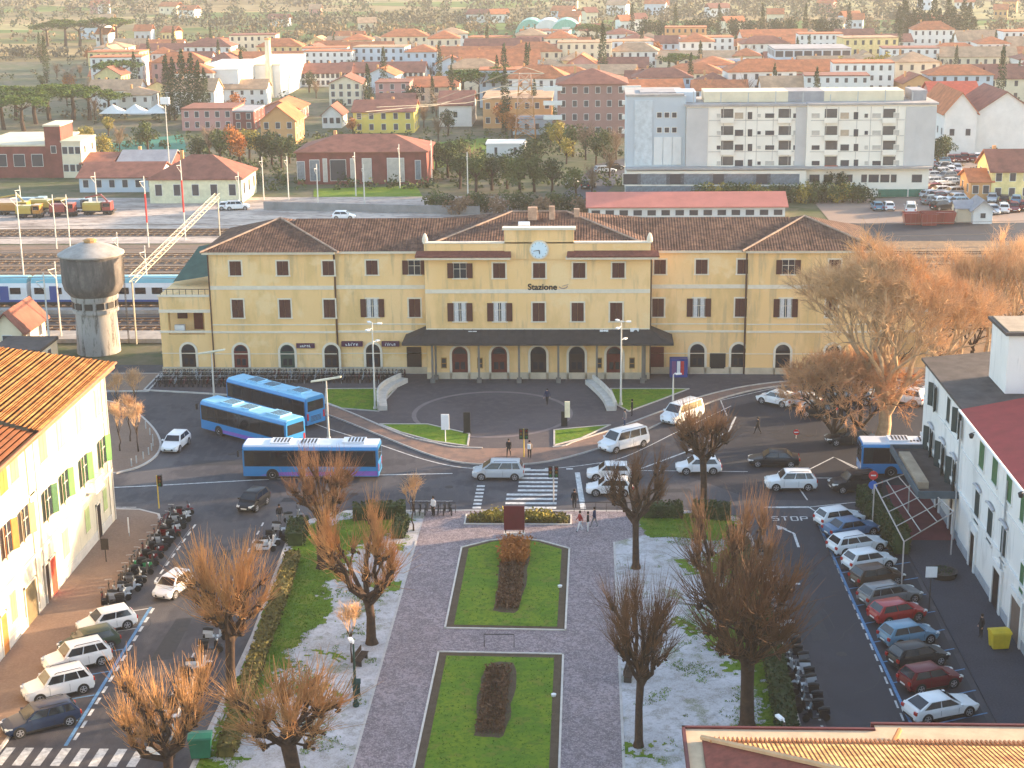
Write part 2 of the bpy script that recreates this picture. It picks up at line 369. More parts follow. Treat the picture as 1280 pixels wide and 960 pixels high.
lawn([(-27.6,161.6),(-26.9,156.6),(-24.9,154.4),(-21,153.4),(-20.8,157.6),(-20.2,161.8)])
lawn([(2.4,161.8),(10.6,161.8),(7.1,157.2),(4.1,153.5),(3.0,155.8)])
# left traffic island
isl = spline([(-42.2,134.2),(-40.6,136.0),(-39.9,139.3),(-40.6,143.4),(-43.1,149.0),(-47.3,155.4),(-52,158.4)],5)+[(-60,159),(-60,134)]
slab('island_pavement', isl, .13, pave)
slab('park_edge_pavement', [(-60,160.6),(-46.5,161.0),(-46.5,168),(-60,168)], .12, pave)
# flower beds
def bed(poly, patch):
    sheet('bed_soil', poly, .14, soil); n = len(poly)
    cx = sum(p[0] for p in poly)/n; cy = sum(p[1] for p in poly)/n
    inn = [(cx+(p[0]-cx)*.86, cy+(p[1]-cy)*.95) for p in poly]
    GR.append(inn); sheet('bed_lawn', inn, .155, bedg)
    k = MB()
    for i in range(n):
        p,q = poly[i],poly[(i+1)%n]; d = math.hypot(q[0]-p[0],q[1]-p[1])
        k.obox(((p[0]+q[0])/2,(p[1]+q[1])/2,.15), d+.12, .13, .10, math.atan2(q[1]-p[1],q[0]-p[0]))
    struct('kerb', k, stone)
    sheet('bed_soil', blob(patch,.12,5,4), .165, soil)
bed([(-9.8,101.3),(-1.5,101.1),(-1.4,116.3),(-3.8,118.0),(-5.7,118.5),(-7.7,117.9),(-9.8,116.4)], [(-6.6,104.4),(-4.9,104.4),(-4.5,112),(-4.7,116.6),(-6.3,116.6),(-6.6,112)])
bed([(-9.95,74),(-1.6,74),(-1.6,97.3),(-9.9,97.5)], [(-6.7,86.0),(-5.0,86.0),(-4.7,90),(-4.7,95.4),(-6.5,95.4),(-6.8,90)])
# long flower strip at the plaza edge
sheet('bed_soil', rect(-9.9,-1.4,121.6,123.7), .14, soil)
k = MB()
for x0,x1,y0,y1 in ((-9.9,-1.4,121.5,121.62),(-9.9,-1.4,123.7,123.82),(-10.02,-9.9,121.5,123.82),(-1.4,-1.28,121.5,123.82)): k.box(x0,x1,y0,y1,.1,.2)
struct('kerb', k, stone)
# ---------------------------------------------------------------- painted markings
b = MB(); bb = MB(); Z = .009
def strip(b, p, q, wd, z=Z):
    d = Vector((q[0]-p[0], q[1]-p[1],0)); n = Vector((-d.y,d.x,0)).normalized()*wd/2; P, Q = Vector((*p,z)), Vector((*q,z))
    b.poly([P-n, Q-n, Q+n, P+n])
def dash(b, p, q, wd, on, off, z=Z):
    L = math.hypot(q[0]-p[0], q[1]-p[1]); t = 0
    while t < L:
        e = min(L, t+on); f = lambda s: (p[0]+(q[0]-p[0])*s/L, p[1]+(q[1]-p[1])*s/L); strip(b, f(t), f(e), wd, z); t += on+off
def pl(b, pts, wd, z=Z):
    for i in range(len(pts)-1): strip(b, pts[i], pts[i+1], wd, z)
# zebra crossings
for i in range(9): x = -35.6+i*1.12; b.poly([(x,82.0,Z),(x+.55,82.0,Z),(x+.62,84.1,Z),(x+.07,84.1,Z)])
for i in range(10): y = 125.6+i*1.08; b.poly([(-6.0-.9*(i<4),y,Z),(-2.6,y,Z),(-2.6,y+.5,Z),(-6.0-.9*(i<4),y+.5,Z)])
for i in range(7): y = 125.6+i*.9; b.poly([(-9.6,y,Z),(-8.9,y,Z),(-8.9,y+.45,Z),(-9.6,y+.45,Z)])
strip(b, (-.35,125.6), (-.9,135.0), .45)
for i in range(6): strip(b, (-9.5+i*1.9,136.0), (-8.9+i*1.9,136.0), .35)
pl(b, spline([(-34,157),(-30.5,153.8),(-25.5,148.2),(-20,143.3),(-15,138.6),(-11,136.2),(-6,135.8)],5), .14)
pl(b, spline([(-4,135.8),(0,137.2),(3.5,139.6),(9,147.8),(14.5,156)],5), .12)
pl(b, [(4.3,135.6),(9,140.9),(13.6,147.5),(14.6,152.2)], .2); pl(b, [(4.3,135.6),(14.2,135.4)], .12)
pl(b, [(13.8,152.5),(13.6,158),(20,163)], .12)
pl(b, [(-46,129.8),(-38,131.0),(-30,132.5),(-20,134.0),(-12,134.6)], .18); pl(b, [(-45,125.4),(-38,125.5)], .1)
pl(b, [(-32.2,120.7),(-32.3,116.3),(-32.3,112)], .02)
dash(b, (-32.0,121.5), (-32.2,109.5), .16, .9, .7)
for s in range(13): strip(b, (-31.0+.03*s,104.6-s*1.55), (-31.0+.03*s,103.7-s*1.55), .2)
pl(bb, [(-31.25,104.8),(-30.95,84.4)], .22)
for y in (104.6,101.2,97.8,94.4,91.0,87.6): pl(b if y > 98 else bb, [(-31.2,y),(-34.6,y-1.5)], .12)
dash(b, (-26.5,122), (-26.2,84), .14, .8, 1.1)
# right street: stop line, STOP, arrow, bays
strip(b, (14.7,126.2), (18.4,126.3), .35); pl(b, [(18.4,126.3),(19.6,123.2),(21.3,125.9),(24.2,124.6)], .14); pl(b, [(18.4,126.3),(24.6,128.2)], .14)
pl(b, [(18.5,128),(17.9,133.7),(22.4,139.6),(25.5,133.8),(17.9,133.7)], .13); pl(b, [(22.4,139.6),(24,136)], .12)
pl(bb, [(18.65,123.4),(18.95,107),(19.5,88.5)], .2)
for s in range(21): strip(b, (18.62+.025*s,122.9-s*1.66), (18.62+.025*s,121.9-s*1.66), .13)
for i in range(12): y = 121.2-i*3.05; pl(bb, [(18.7+i*.06,y),(24.4,y+2.2)], .12)
strip(b, (14.6,109.9), (15.6,109.9), .3)
def letter(b, ch, x, y, s):
    S = {'S':[(1,1.8,0,1.8),(0,1.8,0,1),(0,1,1,1),(1,1,1,0),(1,0,0,0)],'T':[(0,1.8,1,1.8),(.5,1.8,.5,0)],'O':[(0,0,1,0),(1,0,1,1.8),(1,1.8,0,1.8),(0,1.8,0,0)],'P':[(0,0,0,1.8),(0,1.8,1,1.8),(1,1.8,1,.9),(1,.9,0,.9)]}
    for x0,y0,x1,y1 in S[ch]: strip(b, (x+x0*s, y+y0*s*1.0), (x+x1*s, y+y1*s*1.0), .13)
for i, ch in enumerate('STOP'): letter(b, ch, 15.05+i*.78, 123.1, .5)
pl(b, [(16.4,117.2),(16.4,120.2),(15.7,121.2)], .2); b.poly([(15.25,121.0,Z),(16.0,121.2,Z),(15.2,122.1,Z)])
dash(b, (13.4,118), (14.2,84), .16, .9, .6)
struct('road_marking', b, white); struct('blue_road_marking', bb, bluep)

b = MB()
for x,y in ((-28,101),(-27.5,118),(-20,129),(3,130.5),(12,131),(16.5,112),(16.8,98),(21,146),(-33,140),(-12,131),(16,143),(-29.3,92)): b.tube([(x,y,.0),(x,y,.012)],.36,14)
struct('manhole_cover', b, mat('manhole_iron',(.025,.022,.022),.6,.3,6))
b = MB(); random.seed(77)
for _ in range(34):
    x,y = random.choice([(random.uniform(-31,-25),random.uniform(84,122)),(random.uniform(-40,22),random.uniform(126,134)),(random.uniform(14.5,18.5),random.uniform(86,124)),(random.uniform(10,26),random.uniform(136,158)),(random.uniform(-38,-12),random.uniform(134,146))]); a = random.uniform(0,3.1)
    for k in range(random.randint(4,9)):
        a += random.uniform(-.5,.5); q=(x+math.cos(a)*.8,y+math.sin(a)*.8); strip(b,(x,y),q,.05,.0085); x,y=q
struct('road_crack', b, mat('tar_crack',(.012,.012,.013),.5,.2,3))
b = MB()
for x0,x1,y0,y1 in ((-29,-27.6,96,103),(-26,-22,127,128.2),(15.2,16.4,100,107),(4,9,129.6,130.8),(-36,-31,136.5,138.2),(12.5,15,137,139),(-28.8,-27.4,110,116)): b.poly([(x0,y0,.0065),(x1,y0+.3,.0065),(x1-.2,y1,.0065),(x0+.1,y1-.2,.0065)])
struct('road_patch', b, mat('new_asphalt',(.028,.028,.032),.7,.2,3,world=True))
# ---------------------------------------------------------------- building materials
yel = ground_mat('yellow_stucco', [(.10,.42,.6,(.88,.58,.29),.8),(.35,.5,.62,(.64,.41,.17),.8,(1,1,.35)),(1.3,.54,.64,(.46,.33,.19),.6,(1,1,.10)),(.22,.56,.62,(.86,.62,.34),.6),(6,.4,.6,(.78,.50,.23),.3)], (.82,.52,.23), bump=.1)
yel2 = mat('pale_yellow_base', (.52,.42,.30), .9, .2, .6, detail=8)
cream = mat('cream_trim', (.70,.60,.47), .85, .08, 2)
brownsh = mat('brown_shutter', (.085,.030,.022), .7, .15, 8)
greensh = mat('green_shutter', (.05,.13,.055), .7, .2, 6)
dkgreensh = mat('dark_green_shutter', (.022,.04,.04), .65, .2, 6)
glass = mat('window_glass', (.02,.025,.035), .12, .2, 2, spec=.6)
glassl = mat('pale_glass', (.16,.19,.22), .2, .3, 2, spec=.6)
curtain = mat('curtain', (.55,.52,.5), .9, .2, 6)
doorred = mat('dark_red_door', (.11,.018,.012), .6, .2, 4)
doordk = mat('dark_door', (.025,.014,.012), .5, .2, 4)
roofb = tile_mat('brown_roof_tiles', (.10,.055,.04), (.16,.09,.06), (.05,.032,.027), 'X', .3, .45, .7)
roofo = tile_mat('orange_roof_tiles', (.52,.20,.055), (.66,.30,.09), (.34,.11,.035), 'X', .3, .45, .7, .25)
rooft = tile_mat('tan_roof_tiles', (.42,.19,.075), (.58,.30,.13), (.24,.09,.045), 'X', .21, .35, 1, .5)
roofr = mat('red_sheet_roof', (.24,.030,.030), .8, .15, .7)
roofd = mat('dark_flat_roof', (.075,.062,.058), .9, .3, .8)
slate = mat('dark_canopy_sheet', (.045,.038,.036), .8, .25, 1.2)
iron = mat('dark_iron', (.035,.03,.028), .6, .2, 3)
steel = mat('grey_steel', (.42,.42,.42), .5, .1, 3, metal=.3)
whitem = mat('white_metal', (.75,.75,.74), .5, .05, 3)
pipem = mat('brown_pipe', (.09,.045,.03), .6, .1, 3)
conc = mat('concrete', (.30,.28,.26), .9, .3, .6, detail=8)
whitew = ground_mat('white_render', [(.15,.42,.6,(.70,.67,.63),.8),(.5,.54,.64,(.52,.50,.47),.6,(1,1,.3)),(2,.57,.66,(.42,.40,.38),.4,(1,1,.12))], (.76,.73,.69), bump=.1)
creamw = ground_mat('cream_render', [(.15,.42,.6,(.56,.50,.38),.8),(.5,.52,.62,(.42,.36,.26),.6,(1,1,.3)),(2,.56,.66,(.36,.31,.23),.4,(1,1,.15))], (.60,.54,.42), bump=.1)
black = mat('black_plastic', (.02,.02,.02), .5, .2, 3)
blackt = mat('black_lettering', (.02,.018,.02), .6, 0, 3)
WC = {}
def wmesh(key, fn, mats, smooth=0):
    if key not in WC:
        b = MB(); fn(b); WC[key] = b.mesh(key.split('|')[0], mats, smooth)
    return WC[key]
def place(me, name, parent, pos, rz=0, label=None):
    o = bpy.data.objects.new(name, me); COL.objects.link(o); o.parent = parent
    bs = BASE.get(parent.name, Vector((0,0,0))); o.location = Vector(pos)-bs; o.rotation_euler = (0,0,rz)
    if label: o['label'] = label
    BASE[o.name] = Vector((0,0,0)); return o
def sub(me, name, parent, loc=(0,0,0)):
    o = bpy.data.objects.new(name, me); COL.objects.link(o); o.parent = parent; o.location = loc; BASE[o.name] = Vector((0,0,0)); return o
def frame_fn(w, h, t=.16, d=.06):
    def f(b):
        b.box(-w/2-t,-w/2,-d,.02,-h/2,h/2); b.box(w/2,w/2+t,-d,.02,-h/2,h/2)
        b.box(-w/2-t,w/2+t,-d,.02,h/2,h/2+t); b.box(-w/2-t-.05,w/2+t+.05,-d-.07,.02,-h/2-t*.8,-h/2)
    return f
def louvre_fn(w, h, d0=-.045, n=None):
    def f(b):
        b.box(-w/2,w/2,d0,-.004,-h/2,h/2); n_ = n or int(h/.16)
        for i in range(n_): z = -h/2+.06+i*(h-.12)/n_; b.box(-w/2+.05,w/2-.05,d0-.012,d0,z,z+(h-.12)/n_*.55)
    return f
def win(parent, pos, rz, w, h, kind='closed', shm=None, frm=None, trim=True, ang=0):
    """window (surround) > pane, shutter"""
    shm = shm or brownsh; frm = frm or cream; k = f'{w:.2f}x{h:.2f}'
    fr = place(wmesh(f'window|{k}{frm.name}{trim}', frame_fn(w, h, .15 if trim else .05, .06 if trim else .03), frm), 'window', parent, pos, rz)
    if kind == 'closed':
        me = wmesh(f'shutter|{k}{shm.name}', louvre_fn(w/2-.02, h), shm)
        for s in (-1, 1): sub(me, 'shutter', fr, (s*w/4, -.01, 0))
    else:
        def p(b):
            b.box(-w/2,w/2,-.02,-.003,-h/2,h/2,0); b.box(-.03,.03,-.045,-.02,-h/2,h/2,1); b.box(-w/2,w/2,-.04,-.02,h*.1,h*.1+.05,1)
            if 'curtain' in kind: b.box(-w/2+.05,-w*.12,-.03,-.02,-h/2,h/2,2); b.box(w*.12,w/2-.05,-.03,-.02,-h/2,h/2,2)
        sub(wmesh(f'pane|{k}{kind}', p, [glass, frm, curtain]), 'pane', fr)
        if 'open' in kind:
            me = wmesh(f'shutter_o|{k}{shm.name}', louvre_fn(w*.5, h), shm)
            for s in (-1, 1):
                o_ = sub(me, 'shutter', fr, (s*(w/2+.28*w*math.cos(R(ang))), -.055-.26*w*math.sin(R(ang)), 0)); o_.rotation_euler.z = -s*R(ang)
    return fr
def arch_pts(w, h, n=10):
    r = w/2; return [(-r,0),(r,0)]+[(r*math.cos(math.pi*i/n), h-r+r*math.sin(math.pi*i/n)) for i in range(n+1)]
def archdoor(parent, pos, rz, w, h, leafm, top=None):
    def fr(b):
        a, c = arch_pts(w, h, 12)[2:], arch_pts(w+.5, h+.25, 12)[2:]
        a = [(w/2,0)]+a+[(-w/2,0)]; c = [(w/2+.25,0)]+c+[(-w/2-.25,0)]
        for i in range(len(a)-1):
            q = [a[i],a[i+1],c[i+1],c[i]]
            b.add([(x,-.07,z) for x,z in q]+[(x,.02,z) for x,z in q], [(0,1,2,3),(4,7,6,5),(0,4,5,1),(2,6,7,3)])
    d = place(wmesh(f'door_s|{w:.2f}{h:.2f}', fr, cream), 'door', parent, pos, rz)
    def lf(b):
        b.poly([(x,-.02,z) for x,z in arch_pts(w,h)], 0)
        b.box(-w/2+.1,-.06,-.05,-.02,.15,h*.55,0); b.box(.06,w/2-.1,-.05,-.02,.15,h*.55,0); b.box(-w/2,w/2,-.06,-.02,h-w/2-.06,h-w/2+.04,0)
        b.poly([(x*.8,-.03,h-w/2+(z-(h-w/2))*.8+.03) for x,z in arch_pts(w,h)[2:]], 1)
        b.box(-w*.32,-.1,-.06,-.05,h*.3,h*.52,1); b.box(.1,w*.32,-.06,-.05,h*.3,h*.52,1)
    sub(wmesh(f'leaf|{w:.2f}{h:.2f}{leafm.name}', lf, [leafm, glass]), 'door_leaf', d)
    return d
# ================================================================ STATION
YF, YC, YB = 168.0, 165.75, 181.5          # wing front, central front, rear
st = thing('railway_station', 'long three storey yellow railway station with brown shutters and central clock', 'train station', (-5.3,YF,0))
XL, X1, X2, X3, X4, XR = -40.9, -27.3, -17.25, 6.6, 17.0, 30.4
HW = 13.7
b = MB(); b.box(XL,X1,YF-.25,YB,0,HW); b.box(X1,X2,YF,YB-.2,0,HW-.1); b.box(X3,X4,YF,YB-.2,0,HW-.1); b.box(X4,XR,YF-.25,YB,0,HW)
b.box(X2,X3,YC,YB+1,0,HW+.5); b.build('wall', yel, st)
b = MB(); b.box(-46.6,XL-.01,YF,YB-2,0,3.6); b.box(-46.6,XL-.01,YF,YF+.35,3.6,4.5); b.box(-46.6,XL-.01,YF,YB-2,7.3,8.85); b.box(-46.6,-45.7,YF,YF+.9,4.5,7.3); b.box(-41.7,XL-.01,YF,YF+.9,4.5,7.3); b.box(-46.6,XL-.01,YF+2.6,YB-2,3.6,7.3); b.box(-46.55,-46.1,YB-3,YB-2.1,4.5,7.3)
b.build('terrace_wall', yel, st)
b = MB(); b.box(XR+.01,36.2,YF,YB-2,0,8.85); b.build('terrace_wall', yel, st)
# rusticated base, string courses, cornice, parapets
b = MB()
for x0,x1,y in ((-46.65,XL,YF),(XL,X1,YF-.25),(X1,X2,YF),(X2,X3,YC),(X3,X4,YF),(X4,XR,YF-.25),(XR,36.25,YF)): b.box(x0-.03,x1+.03,y-.07,y+.01,.0,.85)
b.build('plinth', yel2, st)
b = MB()
for x0,x1,y in ((XL,X1,YF-.25),(X1,X2,YF),(X2,X3,YC),(X3,X4,YF),(X4,XR,YF-.25)):
    for z,h,d in ((9.55,.42,.06),(4.72,.22,.09),(5.6,.12,.05)): b.box(x0+.02,x1-.02,y-d,y+.01,z,z+h)
for x0,x1,y in ((-46.6,XL,YF),(XL,X1,YF-.25),(X1,X2,YF),(X3,X4,YF),(X4,XR,YF-.25),(XR,36.2,YF)): b.box(x0-.05,x1+.02,y-.05,y+.01,2.35,2.43)
for x0,x1 in ((-46.62,XL),(XR,36.22)): b.box(x0-.06,x1,YF-.1,YF+.01,4.7,4.95); b.box(x0-.1,x1,YF-.12,YF+.01,8.7,8.95); b.box(x0-.04,x1,YF-.06,YF+.005,6.95,7.3)
for x0,x1,y in ((XL-.5,X1+.3,YF-.75),(X1,X2,YF-.4),(X3,X4,YF-.4),(X4-.3,XR+.5,YF-.75)): b.box(x0+.01,x1-.01,y,YF+.3,HW-.22,HW+.05)
b.build('cornice', cream, st)
# central attic
ZA = 14.9
b = MB(); b.box(X2+.0,X3,YC-.01,YC+.5,HW+.5,ZA); b.box(-8.75,-1.45,YC-.12,YC+.6,HW-.45,16.35); b.build('attic_wall', yel, st)
b = MB(); b.box(X2-.1,X3+.1,YC-.12,YC+.6,ZA,ZA+.14); b.box(-8.95,-1.25,YC-.3,YC+.8,16.35,16.6)
for x in (X2+.1,X3-.1): b.lathe([(0,.95),(.12,.85),(.22,.6),(.3,.35),(.32,0),(.2,-.001)], (x,YC+.25,ZA+.14), 8)
b.build('parapet_cap', cream, st)
b = MB(); 
for x0,x1 in ((X2-.9,-8.0),(-2.2,X3+.9)):
    b.add([(x0,YC-1.0,HW+.02),(x1,YC-1.0,HW+.02),(x1-.1,YC-.02,HW+.42),(x0+.1,YC-.02,HW+.42),(x0,YC-1.0,HW-.14),(x1,YC-1.0,HW-.14),(x1-.1,YC,HW-.1),(x0+.1,YC,HW-.1)],[(0,1,2,3),(4,5,1,0),(5,6,2,1),(6,7,3,2),(7,4,0,3),(4,7,6,5)])
b.build('eave_roof', mat('brick_red_tiles', (.16,.055,.04), .9, .3, 3), st)
b = MB()
for x0,x1 in ((X2-.8,-8.1),(-2.3,X3+.8)): b.box(x0,x1,YC-.9,YC-.01,HW-.38,HW-.15)
b.build('eave_moulding', cream, st)
# roofs
def hip(b, x0,x1,y0,y1,z,rh, mi=0, gx0=False, gx1=False):
    d = (y1-y0)/2; ym = (y0+y1)/2
    if (x1-x0) < (y1-y0):
        xm=(x0+x1)/2; d=(x1-x0)/2; r0=(xm,y0+d,z+rh); r1=(xm,y1-d,z+rh)
        b.add([(x0,y0,z),(x1,y0,z),(x1,y1,z),(x0,y1,z),r0,r1],[(0,1,4),(1,2,5,4),(2,3,5),(3,0,4,5)],mi)
    else:
        r0=(x0+(0 if gx0 else d),ym,z+rh); r1=(x1-(0 if gx1 else d),ym,z+rh)
        b.add([(x0,y0,z),(x1,y0,z),(x1,y1,z),(x0,y1,z),r0,r1],[(0,1,5,4),(1,2,5),(2,3,4,5),(3,0,4)],mi)
b = MB(); hip(b, XL-.6,X1+.7,YF-.9,YB+.7,HW+.06,2.45); hip(b, X4-.7,XR+.6,YF-.9,YB+.7,HW+.06,2.45)
hip(b, X1-5,X4+5,YF-.45,YB+.4,HW+.04,2.35,0,True,True)
hip(b, X2+.5,X3-.5,YC+.45,YB+1.6,HW+1.0,2.1)
rf = b.build('roof', roofb, st)
b = MB()
def ridge(b, p, q, r=.13): b.tube([p,q], r, 6)
for x0,x1 in ((XL-.6,X1+.7),(X4-.7,XR+.6)):
    xm=(x0+x1)/2; ym=(YF-.9+YB+.7)/2; h=HW+.06; t=h+2.45; d=(x1-x0)/2
    p0=(xm,YF-.9+min(d,(YB-YF+1.6)/2),t)
    for c in ((x0,YF-.9),(x1,YF-.9)): ridge(b,(*c,h),p0)
dd=(YB+1.6-YC-.45)/2
ridge(b,(X2+.5,YC+.45,HW+1),(X2+.5+dd,YC+.45+dd,HW+3.1)); ridge(b,(X3-.5,YC+.45,HW+1),(X3-.5-dd,YC+.45+dd,HW+3.1)); ridge(b,(X2+.5+dd,YC+.45+dd,HW+3.1),(X3-.5-dd,YC+.45+dd,HW+3.1),.1)
b.build('ridge_tiles', mat('pale_ridge_tiles', (.34,.24,.18), .9, .3, 2), rf)

for q_ in ((-6.5,-5.5,172.3,173,16,17.6),(-4.2,-3.6,172.4,173,16,17.7),(-1.5,-.9,173,173.6,16,17.3)): b = MB(); b.box(*q_); b.build('chimney', mat('chimney_brick', (.42,.28,.2), .9, .3, 2), rf)
b = MB(); b.xprof([(168.6,16.0),(169.3,16.3),(169.3,16.6),(168.6,16.4)],-7.4,-6.2); b.build('roof_vent', whitem, rf)
# windows
def fw(px, py, y=YF): v = aty(px, py, y); return v.x, v.z
TOP = [(295,0),(354,0),(411,0),(465,0),(518,1),(825,0),(877,0),(929,0),(985,1),(1043,0)]
MID = [(298,0),(357,0),(412.5,0),(465.6,2),(518.5,0),(822.5,0),(873.5,2),(926,0),(981.5,2),(1039,0)]
for row, z, h in ((TOP,11.9,1.55),(MID,7.45,2.0)):
    for px, k in row:
        x = fw(px, 337 if z > 10 else 388)[0]; y = YF-.25 if (x < X1 or x > X4) else YF
        win(st, (x,y,z), 0, 1.25, h, ['closed','open','open curtain'][k])
for row, z, h in (([(575,1),(624,0),(674,0),(724,0),(773,0)],12.0,1.6),([(574,2),(624,2),(673,0),(722,0),(770.5,0)],7.5,2.0)):
    for px, k in row: win(st, (fw(px, 340, YC)[0],YC,z), 0, 1.3, h, ['closed','open','open curtain'][k])
for px, m_ in ((236,doordk),(302,doorred),(360,mat('green_door',(.03,.06,.045),.5)),(415,doordk),(466.5,doordk),(871.5,doordk),(923,doordk),(978,doordk),(1040,doordk),(1098,doordk)):
    x = fw(px, 445)[0]; y = YF-.25 if (XL < x < X1 or X4 < x < XR) else YF
    archdoor(st, (x,y,.13), 0, 1.55, 3.3, m_)
for px in (575,624,673,721,768): archdoor(st, (fw(px,455,YC)[0],YC,.13), 0, 1.7, 3.6, doorred if px != 673 and px != 721 else doordk)
for px in (518,820.5):
    x = fw(px,455)[0]; b = MB(); b.box(x-.8,x+.8,YF-.05,YF+.01,.13,3.1); b.build('door', doordk if px < 600 else doorred, st)
# loggia door + window
b = MB(); b.box(-43.5,-42.5,YF+2.5,YF+2.59,4.5,7.0); b.build('door', doorred, st)
b = MB(); b.box(-45.3,-44.2,YF+2.52,YF+2.59,5.7,6.6); b.build('window', brownsh, st)
b = MB(); b.box(-45.3,-44.2,YF+.9,YF+1.5,4.5,5.3); b.build('storage_box', whitem, st)
b = MB()
for i in range(8): b.box(-46.4+i*.7,-46.34+i*.7,YF+.05,YF+.1,8.9,9.5)
b.box(-46.5,-41,YF+.03,YF+.12,9.5,9.56); b.build('terrace_railing', iron, st)
# terrace awning and plants
b = MB(); b.add([(-46.2,YF+5,9.3),(-41,YF+4.5,10.2),(-41,YF+11,12.8),(-44.5,YF+11,12.2)],[(0,1,2,3)]); b.build('awning', mat('green_awning',(.05,.10,.08),.8), st)
# air conditioners, notices, small signs
for px,py in ((591,417),(755,416),(793,414)):
    v = aty(px,py,YC); b = MB(); b.box(v.x-.45,v.x+.45,YC-.4,YC-.02,v.z-.35,v.z+.35,0); b.tube([(v.x+.12,YC-.42,v.z),(v.x+.12,YC-.40,v.z)],.25,10,1); b.build('air_conditioner', [whitem, iron], st)
for px in (555,600,749,790):
    v = aty(px,455,YC); b = MB(); b.box(v.x-.3,v.x+.3,YC-.04,YC-.01,1.3,2.5,0); b.box(v.x-.22,v.x+.22,YC-.05,YC-.04,1.4,1.8,1); b.box(v.x-.22,v.x+.22,YC-.05,YC-.04,1.9,2.4,1); b.build('notice_board', [mat('ochre_board',(.35,.18,.04)), iron], st)
x = fw(897,450)[0]; b = MB(); b.box(x-.85,x+.85,YF-.06,YF+.01,.6,2.4,0); b.box(x-.75,x+.75,YF-.08,YF-.06,.7,2.3,1); b.build('notice_board', [iron, black], st)
def text(name, s, size, m, parent, pos, rz=0, depth=.02, tilt=90, align='CENTER', bold=0):
    c = bpy.data.curves.new(name, 'FONT'); c.body = s; c.size = size; c.extrude = depth; c.align_x = align; c.align_y = 'CENTER'; c.offset = bold
    t = bpy.data.objects.new(name, c); COL.objects.link(t); bpy.context.view_layer.update()
    dg = bpy.context.evaluated_depsgraph_get(); me = bpy.data.meshes.new_from_object(t.evaluated_get(dg)); bpy.data.objects.remove(t); bpy.data.curves.remove(c)
    me.materials.clear(); me.materials.append(m)
    me.transform(Matrix.Rotation(R(tilt), 4, 'X')); o = link(me, name, parent); bs = BASE.get(parent.name, Vector((0,0,0))) if parent else Vector((0,0,0))
    o.location = Vector(pos)-bs; o.rotation_euler = (0,0,rz); return o
v = aty(678,359,YC); text('lettering', 'Stazione', .92, blackt, st, (v.x,YC-.05,10.2), bold=.022)
v = aty(704,361,YC); lg_ = MB(); lg_.tube([(v.x+.45*math.cos(a/10),YC-.04,10.35-.3*math.sin(a/10)) for a in range(0,32,4)],.06,4); lg_.tube([(v.x-.1,YC-.04,10.3),(v.x+.55,YC-.04,10.5)],.04,4); lg_.build('logo', mat('grey_letter',(.4,.28,.24)), st)
def marks(par, x, y, z, w, h, n, m_, seed=1, name='lettering', slant=0, th=.02):
    rr = random.Random(seed); b = MB()
    for i in range(n):
        xx = x-w/2+(i+.5)*w/n; hh = h*rr.uniform(.6,1); zz = z+slant*(xx-x)
        b.box(xx-w/n*.36,xx-w/n*.12,y-th,y,zz-h/2,zz-h/2+hh)
        k = rr.choice([-.5,.1,.35]); b.box(xx-w/n*.12,xx+w/n*.30,y-th,y,zz+k*h-.0,zz+k*h+h*.16)
        if rr.random()<.6: b.box(xx+w/n*.18,xx+w/n*.32,y-th,y,zz-h/2,zz+h*.2)
    return b.build(name, m_, par)
navy = mat('maroon_sign', (.07,.02,.05), .6, .1, 3)
for px,py,wd,tx in ((382,432,2.0,'TAXI'),(440,430,2.3,'BAR'),(488,430,1.9,'Club')):
    v = aty(px,py,YF-.3); b = MB(); b.box(v.x-wd/2,v.x+wd/2,YF-.42,YF-.27 if px<390 else YF-.02,v.z-.27,v.z+.27); o = b.build('shop_sign', navy, st)
    marks(o, v.x, YF-.43 if px<390 else YF-.43, v.z, wd*.62, .3, 5, whitem, int(px))
# clock
v = aty(674,312,YC); cx, cz = v.x, 14.25
b = MB(); b.tube([(cx,YC-.32,cz),(cx,YC-.13,cz)], 1.02, 32); ck = b.build('clock', cream, st)
b = MB(); b.tube([(cx,YC-.36,cz),(cx,YC-.325,cz)], .86, 32); b.build('clock_face', mat('clock_face', (.60,.72,.80), .4, .03, 1), ck)
b = MB()
for i in range(12):
    a = i*math.pi/6; p = Vector((cx+.72*math.sin(a),YC-.37,cz+.72*math.cos(a))); q = Vector((cx+.82*math.sin(a),YC-.37,cz+.82*math.cos(a))); b.tube([p,q], .03, 4)
b.build('hour_marks', blackt, ck)
b = MB(); 
for a,l,r in ((-105,.48,.05),(-60,.34,.06)):
    pass
b.tube([(cx,YC-.385,cz),(cx-.6,YC-.385,cz-.12)], .035, 4); b.tube([(cx,YC-.39,cz),(cx+.06,YC-.39,cz-.42)], .05, 4); b.build('clock_hands', blackt, ck)
# downpipes
for x,y in ((XL+.05,YF-.3),(X1+.12,YF-.12),(X2-.15,YF-.12),(X4-.15,YF-.15),(X3+.15,YF-.12)): b = MB(); b.tube([(x,y,.1),(x,y,HW-.2)], .085, 6); b.build('downpipe', pipem, st)
b = MB(); b.box(XR+.01,36.2,YF+.2,YB-2,8.9,9.0); b.build('terrace_floor', conc, st)
